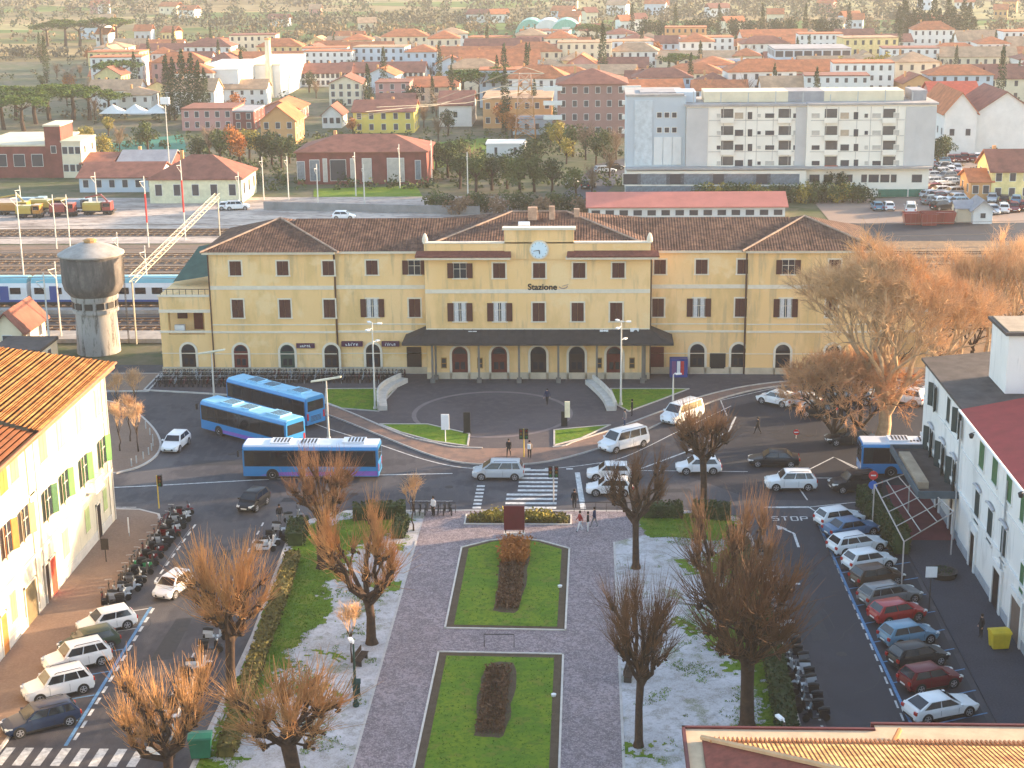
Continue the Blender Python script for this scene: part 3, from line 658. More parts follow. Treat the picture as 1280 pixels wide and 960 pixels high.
# canopy
b = MB(); x0,x1 = -19.6,9.0; xi0,xi1=-17.3,6.7; y0=163.5; ZE=.28; 
b.add([(x0,y0,4.62),(x1,y0,4.62),(x1,YF-.35,4.62),(x0,YF-.35,4.62),(xi0+.0,YC-.02,5.6),(xi1,YC-.02,5.6),(xi1,YF-.35,5.6),(xi0,YF-.35,5.6)],[(0,1,5,4),(1,2,6,5),(3,0,4,7)])
b.box(x0,x1,y0-.06,y0+.04,4.38,4.63); b.box(x0-.05,x0+.05,y0+.05,YF-.3,4.38,4.63); b.box(x1-.05,x1+.05,y0+.05,YF-.3,4.38,4.63)
b.add([(x0,y0,4.5),(x1,y0,4.5),(x1,YC-.1,4.5),(x0,YC-.1,4.5)],[(3,2,1,0)])
cn = b.build('canopy', slate, st)
b = MB()
for i in range(30): x = x0+.8+i*(x1-x0-1.6)/29; b.tube([(x,y0+.1,4.66),(max(xi0,min(xi1,x)),YC-.1,5.63)], .035, 4)
b.build('canopy_seams', slate, cn)
colme = MB(); colme.box(-.11,.11,-.11,.11,0,4.3); colme.box(-.25,.25,-.25,.25,0,.5); colme.box(-.24,.24,-.2,.2,4.15,4.35)
colme = colme.mesh('column', mat('cast_column', (.16,.14,.12), .7))
for px in (541,599,649,698,746,803): place(colme, 'column', st, (aty(px,472,164.2).x,164.2,.13))
for px in (544,806): place(colme, 'column', st, (aty(px,472,164.2).x,165.3,.13))
# photo booth beside right door
v = at(846,462); t = thing('photo_booth', 'red white and blue vending booth against the station wall right of the canopy', 'booth', (v.x,166.9,.13))
b = MB(); b.box(-.95,.95,-.5,.6,0,2.0); O = b.build('cabin', mat('booth_blue',(.03,.05,.22),.5), None); O.parent = t
for x0,x1,m_ in ((-.2,.15,whitem),(.2,.55,mat('booth_red',(.5,.03,.03),.5)),(-.75,-.3,mat('booth_violet',(.18,.08,.2),.5))):
    b = MB(); b.box(x0,x1,-.53,-.505,.3,1.8); O = b.build('panel', m_); O.parent = t
# ================================================================ WATER TOWER
wt = thing('water_tower', 'old grey concrete water tower with round tank and domed lid beside the tracks', 'water tower', (-56.8,178,0))
conct = ground_mat('weathered_concrete', [(.5,.42,.6,(.07,.063,.06),.9,(1,1,.25)),(1.6,.46,.62,(.22,.19,.17),.6,(1,1,.3)),(5,.45,.6,(.10,.09,.09),.5)], (.12,.11,.105), bump=.5)
concl = ground_mat('pale_streaked_concrete', [(.6,.42,.6,(.30,.28,.26),.9,(1,1,.3)),(1.8,.52,.6,(.10,.09,.08),.85,(1,1,.18)),(5,.45,.6,(.36,.34,.32),.4)], (.34,.32,.30), bump=.5)
b = MB(); b.lathe([(2.5,0),(2.35,4.2),(2.35,4.9)], (-56.8,178,0), 28); b.build('shaft', concl, wt, 40)
b = MB(); b.lathe([(2.36,4.9),(2.65,4.9),(2.65,5.3),(2.5,5.3),(2.5,6.3),(2.65,6.3),(2.7,6.9),(2.4,7.0)], (-56.8,178,0), 28, 0)
for i in range(12):
    a = i*math.pi/6; b.obox((-56.8+2.52*math.cos(a),178+2.52*math.sin(a),5.8), .12, .9, .7, a, 1)
b.build('collar', [concl, iron], wt, 40)
b = MB(); b.lathe([(2.4,6.6),(2.75,6.9),(3.3,7.6),(3.5,8.4),(3.5,11.3),(3.62,11.35),(3.62,11.6)], (-56.8,178,0), 36); b.build('tank', conct, wt, 40)
b = MB(); b.lathe([(3.75,11.55),(3.75,11.7),(2.6,12.3),(1.4,12.75),(.7,12.9),(0,12.92)], (-56.8,178,0), 36); ld = b.build('lid', conc, wt, 30)
b = MB(); b.lathe([(.7,12.8),(.7,13.1),(.85,13.1),(.5,13.3),(0,13.35)], (-56.8,178,0), 10); b.build('lantern', mat('ochre_lantern',(.45,.25,.1)), ld)
b = MB()
for s in (-.2,.2): b.tube([(-53.2,178+s,1),(-53.2,178+s,11.5)], .04, 4)
for i in range(25): b.tube([(-53.2,177.8,1.2+i*.4),(-53.2,178.2,1.2+i*.4)], .025, 4)
b.build('ladder', iron, wt)
# ================================================================ LEFT BUILDING
XW = -38.9
lb = thing('apartment_house', 'cream three storey house with green shutters and corrugated orange roof at the left edge', 'house', (-44,110,0))
YL = 122.3; b = MB()
b.prism([(XW,60),(XW,YL),(-50,YL-5),(-50,60)], 0, 13.2); b.build('wall', creamw, lb)
b = MB()
b.box(XW-.01,XW+.10,103.6,104.6,.1,13.2); b.box(XW-.01,XW+.08,YL-.9,YL+.02,.1,13.1)
b.box(XW-.01,XW+.16,60,YL+.1,4.3,4.55); b.box(XW-.01,XW+.1,60,YL+.1,8.75,8.9)
b.build('moulding', cream, lb)
b = MB(); b.box(XW-.01,XW+.06,60,YL,.0,.9); b.build('plinth', stone, lb)
# stepped tile courses as real geometry
def tiled(name, x0, x1, y0, y1, z0, z1, n, m, yskew=0, lip=.09, mm=None):
    b = MB(); 
    for i in range(n):
        a, c = i/n, (i+1)/n; xa, xc = x0+(x1-x0)*a, x0+(x1-x0)*c; za, zc = z0+(z1-z0)*a, z0+(z1-z0)*c
        ya, yc = y1-yskew*a, y1-yskew*c
        b.add([(xa,y0,za+lip),(xa,ya,za+lip),(xc,yc,zc),(xc,y0,zc),(xc,y0,zc+lip),(xc,yc,zc+lip)],[(0,3,2,1),(3,4,5,2)])
        b.add([(xa,y0,za+lip),(xa,ya,za+lip),(xa,ya,za-.02),(xa,y0,za-.02)],[(0,1,2,3)])
    return b.build(name, m, mm)
rf = tiled('roof', XW+.95, -47.6, 104.2, YL+.45, 13.35, 16.0, 24, roofo, 4.3, .10, lb)
rf2 = tiled('roof', XW+.95, -47.6, 60, 104.2, 13.1, 15.7, 24, mat('deep_orange_tiles', (.40,.13,.04), .9, .25, 1.2), 0, .10, lb)
b = MB(); b.box(XW+.0,XW+.95,60,YL+.3,12.95,13.2); b.tube([(XW+1.02,60,13.16),(XW+1.02,YL+.45,13.36)], .1, 6); b.build('gutter', mat('copper_gutter',(.30,.13,.07),.7), lb)
b = MB(); b.box(-42.6,-42.2,107.8,108.2,14.3,15.7); b.box(-42.75,-42.05,107.65,108.35,14.2,14.5); b.build('chimney', mat('rust_flue',(.20,.08,.05)), rf)
pgreen = mat('pale_green_shutter',(.40,.46,.20), .7); pyel = mat('pale_yellow_shutter',(.62,.55,.26), .7); orsh = mat('orange_shutter',(.45,.17,.04), .7); tansh = mat('tan_shutter',(.40,.30,.15), .7); midg = mat('mid_green_shutter',(.12,.28,.08), .7)
def lw(px, py, w, h, m_, kind='closed'):
    v = atx(px, py, XW); return win(lb, (XW,v.y,v.z), R(90), w, h, kind, m_, cream, False)
for px,py,m_,h in ((75,541,pyel,1.9),(99,521,pyel,1.9),(122,502,pyel,1.9),(53,557,tansh,1.9),(17,582,tansh,1.8),(3,597,orsh,1.8)): lw(px,py,1.5,h+.3,m_)
for px,py,m_ in ((60,628,greensh),(81,607,midg),(105,587,midg),(128,564,midg),(31,653,tansh),(9,673,orsh)):
    v = atx(px,py,XW); win(lb,(XW,v.y,v.z),R(90),1.25,2.2,'open',m_,cream,False,25)
for px,py,m_,h,w_ in ((82,678,pgreen,2.0,1.3),(109,649,pgreen,1.9,1.1),(131,624,pgreen,1.8,1.0),(17,757,tansh,2.0,1.0)): lw(px,py,w_,h,m_)
for px,py,m_,w_ in ((65,705,mat('red_door',(.50,.06,.03),.6),1.2),(37,735,mat('olive_door',(.16,.12,.06),.6),2.2),(57,712,doordk,.9),(122,636,doordk,.9),(3,770,orsh,1.0)):
    v = atx(px,py,XW); b = MB(); b.box(XW-.01,XW+.07,v.y-w_/2,v.y+w_/2,.13,2.9,0); b.box(XW,XW+.1,v.y-w_/2-.12,v.y-w_/2,.13,3.05,1); b.box(XW,XW+.1,v.y+w_/2,v.y+w_/2+.12,.13,3.05,1); b.box(XW,XW+.1,v.y-w_/2-.12,v.y+w_/2+.12,2.9,3.05,1); b.build('door', [m_, cream], lb)
v = atx(112,598,XW); b = MB(); b.box(XW,XW+.8,v.y-1.1,v.y+1.1,4.6,4.75)
for i in range(12): b.box(XW+.75,XW+.79,v.y-1.08+i*.19,v.y-1.04+i*.19,4.75,5.6)
b.box(XW,XW+.8,v.y-1.12,v.y-1.08,5.55,5.6); b.box(XW,XW+.8,v.y+1.08,v.y+1.12,5.55,5.6); b.box(XW+.74,XW+.8,v.y-1.1,v.y+1.1,5.6,5.65); b.build('balcony', whitem, lb)
for y in (YL-.15, 104.9): b = MB(); b.tube([(XW+.16,y,.2),(XW+.16,y,13)], .06, 6); b.build('downpipe', stone, lb)
# rear small houses beyond it
# ================================================================ RIGHT BUILDINGS
XE = 28.8
ra = thing('white_corner_building', 'white three storey building with black shutters and a tall plain rooftop block on the right', 'house', (36,128,0))
b = MB(); b.prism([(XE,117.8),(XE,133.2),(38,136.2),(52,140.5),(52,117.8)], 0, 10.75); b.build('wall', whitew, ra)
b = MB(); b.prism([(XE-.35,117.8),(XE-.35,133.45),(38,136.6),(52,141),(52,117.8)], 10.77, 10.98); rfa = b.build('roof', roofd, ra)
q0 = at(1258,492,11); q1 = at(1234,470,11); BX0, BY0, BY1 = (q0.x+q1.x)/2, q0.y, q1.y; BZ = aty(1261,419,BY0).z
b = MB(); b.box(BX0,40,BY0,BY1,10.99,BZ); b.build('stair_block', whitew, ra)
b = MB(); b.box(BX0-.3,40.3,BY0-.3,BY1+.3,BZ,BZ+.25); b.box(BX0,40,BY0,BY1,BZ+.25,BZ+.32,1); b.build('block_cap', [roofd, mat('tan_gravel_roof',(.36,.28,.2))], ra)
rb = thing('white_red_roof_building', 'white three storey building with red roof and dark green shutters at the right edge', 'house', (36,105,0))
b = MB(); b.box(XE-.12,50,60,117.78,0,11.0); b.build('wall', whitew, rb)
b = MB(); b.add([(XE-.6,60,11.05),(XE-.6,117.7,11.05),(40,117.7,13.4),(40,60,13.4),(50.5,117.7,11.05),(50.5,60,11.05)],[(0,3,2,1),(3,5,4,2),(1,2,4),(0,5,3)]); b.build('roof', roofr, rb)
b = MB(); b.tube([(XE-.65,60,11.0),(XE-.65,117.7,11.0)], .1, 6); b.build('gutter', whitem, rb)
for par,y0,y1 in ((ra,117.8,133.2),(rb,60,117.7)):
    x = XE if par is ra else XE-.12
    b = MB(); b.box(x-.15,x+.01,y0,y1,4.2,4.45); b.box(x-.09,x+.01,y0,y1,7.6,7.75)
    b.build('moulding', whitew, par); b = MB(); b.box(x-.06,x+.01,y0,y1,.0,.8); b.build('plinth', mat('grey_plinth',(.35,.36,.38),.9), par)
def rw(par, px, py, w, h, m_, kind='closed', hood=False):
    x = XE if par is ra else XE-.12
    v = atx(px, py, x); o = win(par, (x,v.y,v.z), R(-90), w, h, kind, m_, whitew, hood is not None, 30)
    if hood:
        b = MB(); b.tube([(x-.15,v.y-w/2-.3,v.z+h/2+.3),(x-.2,v.y-w/4,v.z+h/2+.5),(x-.2,v.y+w/4,v.z+h/2+.5),(x-.15,v.y+w/2+.3,v.z+h/2+.3)], .11, 5); b.build('window_hood', mat('grey_hood',(.40,.40,.42)), par)
# scale 427/200=2.135 of crop (1080,400)
def RQ(X, Y): return 1080+X/2.135, 400+Y/2.135
for X,Y,k in ((191,205,1),(227,240,0),(256,275,1)): rw(ra,*RQ(X,Y),1.2,2.0,dkgreensh,'open' if k else 'closed')
for X,Y in ((179,330),(210,372),(240,415)): rw(ra,*RQ(X,Y),1.35,2.5,dkgreensh,'open',True)
for X,Y in ((316,362),(351,402),(389,448)): rw(rb,*RQ(X,Y),1.5,1.9,greensh)
for X,Y in ((303,500),(337,550),(373,600)): rw(rb,*RQ(X,Y),1.4,2.4,dkgreensh,'closed',True)
for X,Y in ((425,500),(423,690)): rw(rb,*RQ(X,Y),1.0,2.0,greensh)
for par,X,Y,w_ in ((rb,288,660,1.3),(rb,350,790,2.0),(ra,232,565,1.0),(rb,400,890,2.4),(ra,195,540,1.0),(ra,165,515,1.0)):
    x = XE if par is ra else XE-.12
    v = atx(*RQ(X,Y), x); b = MB(); b.box(x-.08,x+.01,v.y-w_/2,v.y+w_/2,.13,3.0,0); b.box(x-.16,x+.01,v.y-w_/2-.35,v.y-w_/2,.13,3.3,1); b.box(x-.16,x+.01,v.y+w_/2,v.y+w_/2+.35,.13,3.3,1); b.box(x-.2,x+.01,v.y-w_/2-.4,v.y+w_/2+.4,3.0,3.45,1); b.build('door', [doordk if w_<2.1 else mat('brown_gate',(.14,.1,.08)), whitew], par)
for par,X in ((ra,264),(rb,400)):
    y = atx(*RQ(X,330),XE).y; b = MB(); b.tube([(XE-.25,y,.2),(XE-.25,y,9.9)], .07, 6); b.build('downpipe', steel, par)
# entrance canopy of the corner building
b = MB(); y0,y1 = 118.8,130.6; b.box(XE-3.1,XE-.01,y0,y1,3.55,3.75,0); b.box(XE-3.15,XE-3.0,y0-.05,y1+.05,3.5,4.1,1); b.box(XE-3.1,XE-.01,y0-.1,y0+.02,3.5,4.1,1); b.box(XE-3.1,XE-.01,y1-.02,y1+.1,3.5,4.1,1); b.box(XE-2.9,XE-2.0,y0+1.5,y1-2.5,3.76,4.3,2)
b.build('entrance_canopy', [roofd, mat('dark_blue_grey_fascia',(.07,.10,.12),.6), mat('tan_panel',(.36,.28,.20))], ra)
# white pergola frame with dark red floor mat
pg = thing('pergola_frame', 'pale grey steel pergola frame with open top over the maroon terrace', 'pergola', (25.4,124,0))
b = MB(); P = [at(1140,705,0)]
zp = 3.6; c1,c2,c3,c4 = at(1093,606,zp),at(1130,677,zp),at(1192,640,zp),at(1138,590,zp)
b.tube([c1,c2,c3,c4,c1], .06, 6)
for t in (.25,.5,.75): b.tube([c1.lerp(c2,t), c4.lerp(c3,t)], .04, 4); 
for t in (.33,.66): b.tube([c1.lerp(c4,t), c2.lerp(c3,t)], .04, 4)
pgm = mat('pergola_steel',(.42,.38,.36),.6)
b.build('top_frame', pgm, pg)
for c in (c1,c2,c3,c4): b = MB(); b.tube([(c.x,c.y,.1),(c.x,c.y,zp)], .055, 6); b.build('post', pgm, pg)
sheet('terrace_floor', [(24.9,118.5),(29.3,118.5),(29.3,131.5),(25.6,131.5)], .15, mat('maroon_floor',(.13,.03,.04),.8,.2,1))
# bottom right building seen from above
bb_ = thing('tiled_roof_building', 'tan tiled roof with pale stone gutter ledge in the lower right corner', 'house', (14,62,0))
zc = 10.0; b = MB(); b.box(4.8,40,50,68.0,0,zc-.15); b.box(13.6,40,50,68.6,0,zc-.14); b.build('wall', mat('maroon_wall',(.12,.03,.025),.9), bb_)
b = MB(); b.box(4.6,13.5,66.3,68.35,zc-.14,zc+.02); b.box(13.5,40,66.3,68.9,zc-.14,zc+.022); b.box(4.6,5.3,50,66.3,zc-.14,zc+.02); b.build('ledge', mat('sandstone_ledge',(.50,.36,.23),.9,.15,1), bb_)
b = MB(); b.box(4.45,13.45,68.35,68.5,zc-.2,zc+.12); b.box(13.35,40,68.9,69.05,zc-.2,zc+.12); b.box(4.45,4.6,50,68.5,zc-.2,zc+.12); b.build('gutter', mat('maroon_gutter',(.10,.02,.02),.6), bb_)
b = MB(); b.add([(5.3,67.2,zc+.1),(40,67.2,zc+.1),(40,57,zc+3),(15,57,zc+3)],[(0,1,2,3)]); r1 = b.build('roof', rooft, bb_)
b = MB(); b.add([(5.3,67.2,zc+.1),(15,57,zc+3),(15,50,zc+3),(5.3,50,zc+.1)],[(0,1,2,3)]); b.build('roof', mat('dark_red_tiles',(.22,.06,.04),.9,.3,2), bb_)
b = MB(); b.tube([(5.3,67.2,zc+.2),(15,57,zc+3.1)], .14, 6); b.build('ridge_tiles', mat('light_ridge',(.55,.33,.18)), r1)
b = MB(); 
for i in range(160): x = 5.7+i*.21; b.tube([(x,67.28,zc+.12),(x,66.6 if True else 0,zc+.31)], .085, 5)
b.build('eave_tiles', mat('orange_eave_tiles',(.50,.22,.09),.9,.35,3), r1)
b = MB(); v0 = at(1116,925,zc+.3); b.tube([(v0.x,v0.y,zc+.1),(v0.x+.5,v0.y+1.0,zc+.3)], .12, 6); b.build('drain_spout', mat('orange_clay',(.5,.2,.08)), bb_)
# ================================================================ VEHICLES
tyre = mat('tyre_rubber', (.018,.018,.018), .85, .1, 5)
rimm = mat('alloy_rim', (.45,.45,.47), .35, .1, 5, metal=.6)
lampm = mat('headlamp_glass', (.75,.75,.72), .15, .05, 5, spec=.6)
tailm = mat('tail_lamp', (.40,.015,.012), .25, .05, 5, spec=.5)
carglass = mat('car_glass', (.012,.015,.020), .08, .1, 2, spec=.7)
plate = mat('number_plate', (.7,.7,.66), .6, .02, 2)
def paint(n, c): return mat(n, c, .32, .03, 1, coat=.35 if sum(c)>.2 else .12, spec=.35 if sum(c)>.2 else .2)
PW = paint('white_paint', (.72,.72,.72)); PB = paint('black_paint', (.015,.016,.02)); PG = paint('grey_paint', (.16,.165,.17)); PS = paint('silver_paint', (.42,.45,.48))
PR = paint('red_paint', (.36,.008,.014)); PDR = paint('dark_red_paint', (.13,.006,.012)); PBL = paint('blue_paint', (.05,.13,.24)); PLB = paint('light_blue_paint', (.10,.22,.32)); PN = paint('navy_paint', (.02,.035,.075)); PBR = paint('brown_paint', (.06,.035,.025)); PGN = paint('green_paint', (.04,.06,.04))
KINDS = {  # L, W, H, nose hood height, belt, windshield base x, windshield top x, rear top x, rear base x, trunk z
 'hatch': (4.0,1.74,1.48,.78,.95,1.02,.35,-1.45,-1.88,.95),
 'city':  (3.55,1.64,1.50,.80,.96,1.05,.40,-1.30,-1.66,.95),
 'suv':   (4.35,1.84,1.66,.92,1.06,1.05,.45,-1.62,-2.05,1.05),
 'wagon': (4.6,1.80,1.48,.76,.94,1.10,.35,-1.75,-2.18,.94),
 'mpv':   (4.55,1.84,1.68,.86,1.02,1.45,.55,-1.85,-2.20,1.0),
 'sedan': (4.55,1.80,1.44,.75,.92,1.05,.35,-1.05,-1.72,.96),
 'coupe': (4.55,1.82,1.38,.74,.90,1.05,.20,-1.15,-2.05,.98),
 'van':   (4.9,1.95,1.92,.98,1.12,1.65,.95,-2.25,-2.40,1.1)}
def wheel_meshes():
    t = MB(); t.tube([(0,-.11,0),(0,-.09,0),(0,.09,0),(0,.11,0)],[.27,.32,.32,.27],18); 
    r = MB()
    r.tube([(0,-.118,0),(0,.118,0)],.075,10)
    for i in range(5):
        a = i*2*math.pi/5; M3 = Matrix.Rotation(a,3,'Y')
        for s in (-1,1): r.obox(M3@Vector((0,s*.11,.12)), .07,.02,.2, M=M3)
    for s in (-1,1):
        n=18; r.add([(q*math.cos(2*math.pi*j/n), s*.113, q*math.sin(2*math.pi*j/n)) for q in (.2,.235) for j in range(n)],[(j,(j+1)%n,(j+1)%n+n,j+n) for j in range(n)])
    return t.mesh('tyre', tyre, 40), r.mesh('rim', rimm)
TYRE, RIM = wheel_meshes()
def car_proto(kind):
    L,W,H,hz_,belt,wb,wt_,rt_,rb_,tz = KINDS[kind]; hw = W/2; fx, rx = L/2, -L/2
    S = [(fx,.56,.74),(fx-.06,.62,.84),(fx-.22,hz_-.10,.93),(fx-.55,hz_,.97),(wb,belt-.05,1),(wb-.12,belt,1),(0,belt,1),(rb_+.25,belt+.01,1)]
    S += [(rb_-.02,tz,.97),(max(rx+.12,rx+.12),tz-.04 if abs(rb_-rx)>.3 else tz-.08,.93),(rx+.02,.66,.86),(rx,.60,.8)]
    b = MB(); rings = []
    for x,zt,wf in S:
        w_ = hw*wf; zb = .2 if abs(x) < L/2-.1 else .32
        half = [(w_*.86,zb),(w_*.985,zb+.12),(w_,min(zt-.16,.62)),(w_*.975,zt-.10),(w_*.93,zt-.025),(w_*.80,zt)]
        rings.append([(x,-y,z) for y,z in half]+[(x,y,z) for y,z in reversed(half)])
    n = 12
    for i in range(len(rings)-1):
        b.add(rings[i]+rings[i+1], [(j,j+n,(j+1)%n+n,(j+1)%n) for j in range(n)], 0)
    b.poly(rings[0]); b.poly(rings[-1][::-1])
    # greenhouse with rounded roof
    bw, rw_ = hw*.93, hw*.74
    g0 = [(wb,bw),(rb_,bw)]; zr = H-.07
    base = [(wb,-bw,belt-.02),(rb_,-bw,belt-.02),(rb_,bw,belt-.02),(wb,bw,belt-.02)]
    mid = [(wt_+.06,-rw_,zr),(rt_-.03,-rw_,zr),(rt_-.03,rw_,zr),(wt_+.06,rw_,zr)]
    top = [(wt_-.25,-rw_*.78,H),(rt_+.2,-rw_*.78,H-.02),(rt_+.2,rw_*.78,H-.02),(wt_-.25,rw_*.78,H)]
    b.add(base+mid+top, [(0,1,5,4)[::-1],(1,2,6,5)[::-1],(2,3,7,6)[::-1],(3,0,4,7)[::-1],(4,5,9,8)[::-1],(5,6,10,9)[::-1],(6,7,11,10)[::-1],(7,4,8,11)[::-1],(8,9,10,11)[::-1]], 0)
    wx = (L/2-.82, -L/2+.80)
    for x in wx:
        for s in (-1,1): b.tube([(x,s*(hw-.30),.33),(x,s*(hw+.006),.33)], .385, 18, 1)
    b.box(fx-.3,fx+.012,-hw*.5,hw*.5,.34,.50,1); b.box(rx-.012,rx+.3,-hw*.6,hw*.6,.30,.42,1)
    b.box(-L/2+1.25,L/2-1.25,-hw*1.004,hw*1.004,.2,.30,1)
    if kind in ('suv','wagon','mpv','van'):
        for s in (-1,1): b.tube([(wt_-.2,s*rw_*.9,zr+.05),(wt_-.35,s*rw_*.9,zr+.11),(rt_+.3,s*rw_*.9,zr+.11),(rt_+.15,s*rw_*.9,zr+.05)], .022, 4, 1)
    for s in (-1,1):     # door seams
        for x in (wb-.35,(wb+rb_)/2-.05): b.box(x-.008,x+.008,s*hw*1.0-.004,s*hw*1.0+.004,.42,belt-.14,1)
    root = thing('parked_car', kind, 'car'); 
    B = {'body': b.mesh('body', [PW, black], 32)}
    link(B['body'], 'body', root)
    def pane(name, c, u0, u1, v0, v1, off=-.015):
        c = [Vector(p) for p in c]; nrm = (c[1]-c[0]).cross(c[3]-c[0]).normalized()
        f = lambda u,v: (c[0].lerp(c[1],u)).lerp(c[3].lerp(c[2],u), v)+nrm*off
        q = MB(); q.poly([f(u0,v0),f(u1,v0),f(u1,v1),f(u0,v1)]); return q
    link(pane('w',[base[3],base[0],mid[0],mid[3]][::1],.05,.95,.1,.94).mesh('windshield',carglass),'windshield',root)
    link(pane('r',[base[1],base[2],mid[2],mid[1]],.07,.93,.16,.92).mesh('rear_window',carglass),'rear_window',root)
    nW = 3 if kind in ('wagon','mpv','suv','van') else 2
    cuts = [.04,.40,.74,.95] if nW == 3 else [.06,.50,.92]
    for s in (0,1):
        cc = [base[0],base[1],mid[1],mid[0]] if s == 0 else [base[2],base[3],mid[3],mid[2]]
        for i in range(nW):
            u0,u1 = (cuts[i]+.012,cuts[i+1]-.012)
            if s: u0,u1 = 1-u1,1-u0
            q = pane('s', cc if s else cc, u0,u1,.10,.92, -.012 if s == 0 else -.012)
            link(q.mesh('side_window',carglass),'side_window',root)
    for x in wx:
        for s in (-1,1):
            o = link(TYRE,'wheel',root,loc=(x,s*(hw-.10),.325)); k = bpy.data.objects.new('rim',RIM); COL.objects.link(k); k.parent = o
    for s in (-1,1):
        q = MB(); q.add([(fx-.03,s*hw*.50,hz_-.22),(fx-.10,s*hw*.83,hz_-.19),(fx-.42,s*hw*.945,hz_-.13),(fx-.05,s*hw*.52,hz_-.10),(fx-.16,s*hw*.84,hz_-.065),(fx-.42,s*hw*.93,hz_-.05)],[(0,1,4,3),(1,2,5,4)]); 
        q.box(fx-.16,fx-.005,min(s*hw*.52,s*hw*.80),max(s*hw*.52,s*hw*.80),hz_-.24,hz_-.12); link(q.mesh('headlight',lampm),'headlight',root)
        q = MB(); a_,c_ = s*hw*.62, s*hw*.90; q.box(rx-.01,rx+.14,min(a_,c_),max(a_,c_),tz-.32,tz-.12); link(q.mesh('tail_light',tailm),'tail_light',root)
        q = MB(); q.box(wb-.32,wb-.16,min(s*hw,s*(hw+.17)),max(s*hw,s*(hw+.17)),belt-.02,belt+.11); link(q.mesh('mirror',[PW]),'mirror',root)
    for x,z in ((fx+.015,.46),(rx-.02,.52)):
        q = MB(); q.box(x-.008,x+.008,-.26,.26,z-.05,z+.05); link(q.mesh('number_plate',plate),'number_plate',root)
    return proto(root)
CARP = {k: car_proto(k) for k in KINDS}
def car(kind, px, py, hd, pm, label, cat='car', group='cars around the station square', z=.006, loc=None, name=None):
    p = loc or at(px, py); r = dup(CARP[kind], (p[0],p[1],z), R(hd), label, group, paint={'white_paint': pm})
    r['category'] = cat; r.name = name or ('taxi_van' if kind == 'van' else 'parked_car'); return r
car('city',217,741,252,PW,'small white car driving alone down the left street beside the scooters')
pc = 'cars parked nose to kerb on the left'
car('hatch',134,786,213,PW,'white hatchback parked farthest up the left row nearest the scooters',group=pc)
car('hatch',112,812,213,PGN,'dark olive hatchback half hidden between two white cars on the left',group=pc)
car('suv',97,832,213,PW,'boxy white off-road car third in the left parking row',group=pc)
car('suv',73,867,213,PW,'white car with black windows next to the navy wagon on the left',group=pc)
car('wagon',52,908,213,PN,'navy blue estate car at the near end of the left row by the crossing',group=pc)
car('city',317,634,255,PB,'small black car driving off the square toward the left street below the buses')
car('hatch',220,560,264,PW,'white hatchback heading to the camera on the tarmac left of the buses')
car('mpv',623,597,180,PS,'silver people carrier stopped on the zebra crossing',)
car('van',779,560,219,PW,'white taxi van rounding the bend beside the small right lawn','van')
car('van',852,525,229,PW,'white taxi van following near the lamp post at the right lawn','van')
car('hatch',762,598,180,PW,'upper white hatchback behind the bare tree at the right of the crossing')
car('hatch',762,617,180,PW,'lower white hatchback behind the bare tree right of the crossing')
car('hatch',873,590,183,PW,'white hatchback partly hidden behind the second bare tree on the cross street')
car('sedan',967,581,177,PB,'black saloon driving left across the square past the two painted triangles')
car('suv',988,610,182,PW,'white crossover driving left just behind the painted stop line')
car('sedan',1062,554,184,PB,'black saloon parked at the foot of the big plane tree')
car('suv',1068,612,190,PB,'black off-road car waiting in front of the blue bus on the right')
car('hatch',970,505,142,PW,'white hatchback parked alone at the left end of the tree lot')
car('hatch',1001,507,142,PS,'silver hatchback beside the white one at the left end of the tree lot')
car('city',1022,520,160,PB,'small black car in the shade of the plane tree crown')
car('wagon',1068,502,150,PG,'grey estate car behind the left side of the plane crown')
car('suv',1094,498,150,PS,'silver crossover half hidden behind the plane tree trunk')
car('mpv',1130,503,145,PW,'white people carrier just right of the plane tree trunk')
car('hatch',1156,501,145,PW,'white hatchback at the far corner beside the white building')
pr = 'cars parked slanting on the right street'; h0 = 22
for px,py,k,pm,lb_ in [(1049,655,'hatch',PW,'white hatchback at the top of the right row under the hedge'),
 (1064,668,'sedan',PBL,'dark blue saloon second from the top of the right row'),(1071,688,'wagon',PW,'white estate with black side windows third in the right row'),
 (1086,709,'hatch',PW,'white hatchback fourth in the right row above the brown car'),(1096,729,'hatch',PBR,'dark brown hatchback between a white car and a grey estate'),
 (1112,752,'wagon',PG,'grey estate directly above the bright red car'),(1121,774,'hatch',PR,'bright red hatchback in the middle of the right row'),
 (1135,802,'hatch',PLB,'light blue hatchback below the bright red car'),(1147,829,'hatch',PB,'black hatchback between the light blue and dark red cars'),
 (1162,857,'hatch',PDR,'dark red hatchback second from the near end of the right row'),(1175,893,'coupe',PW,'white coupe with large dark rear window at the near end of the right row')]:
    car(k,px,py,h0,pm,lb_,group=pr)
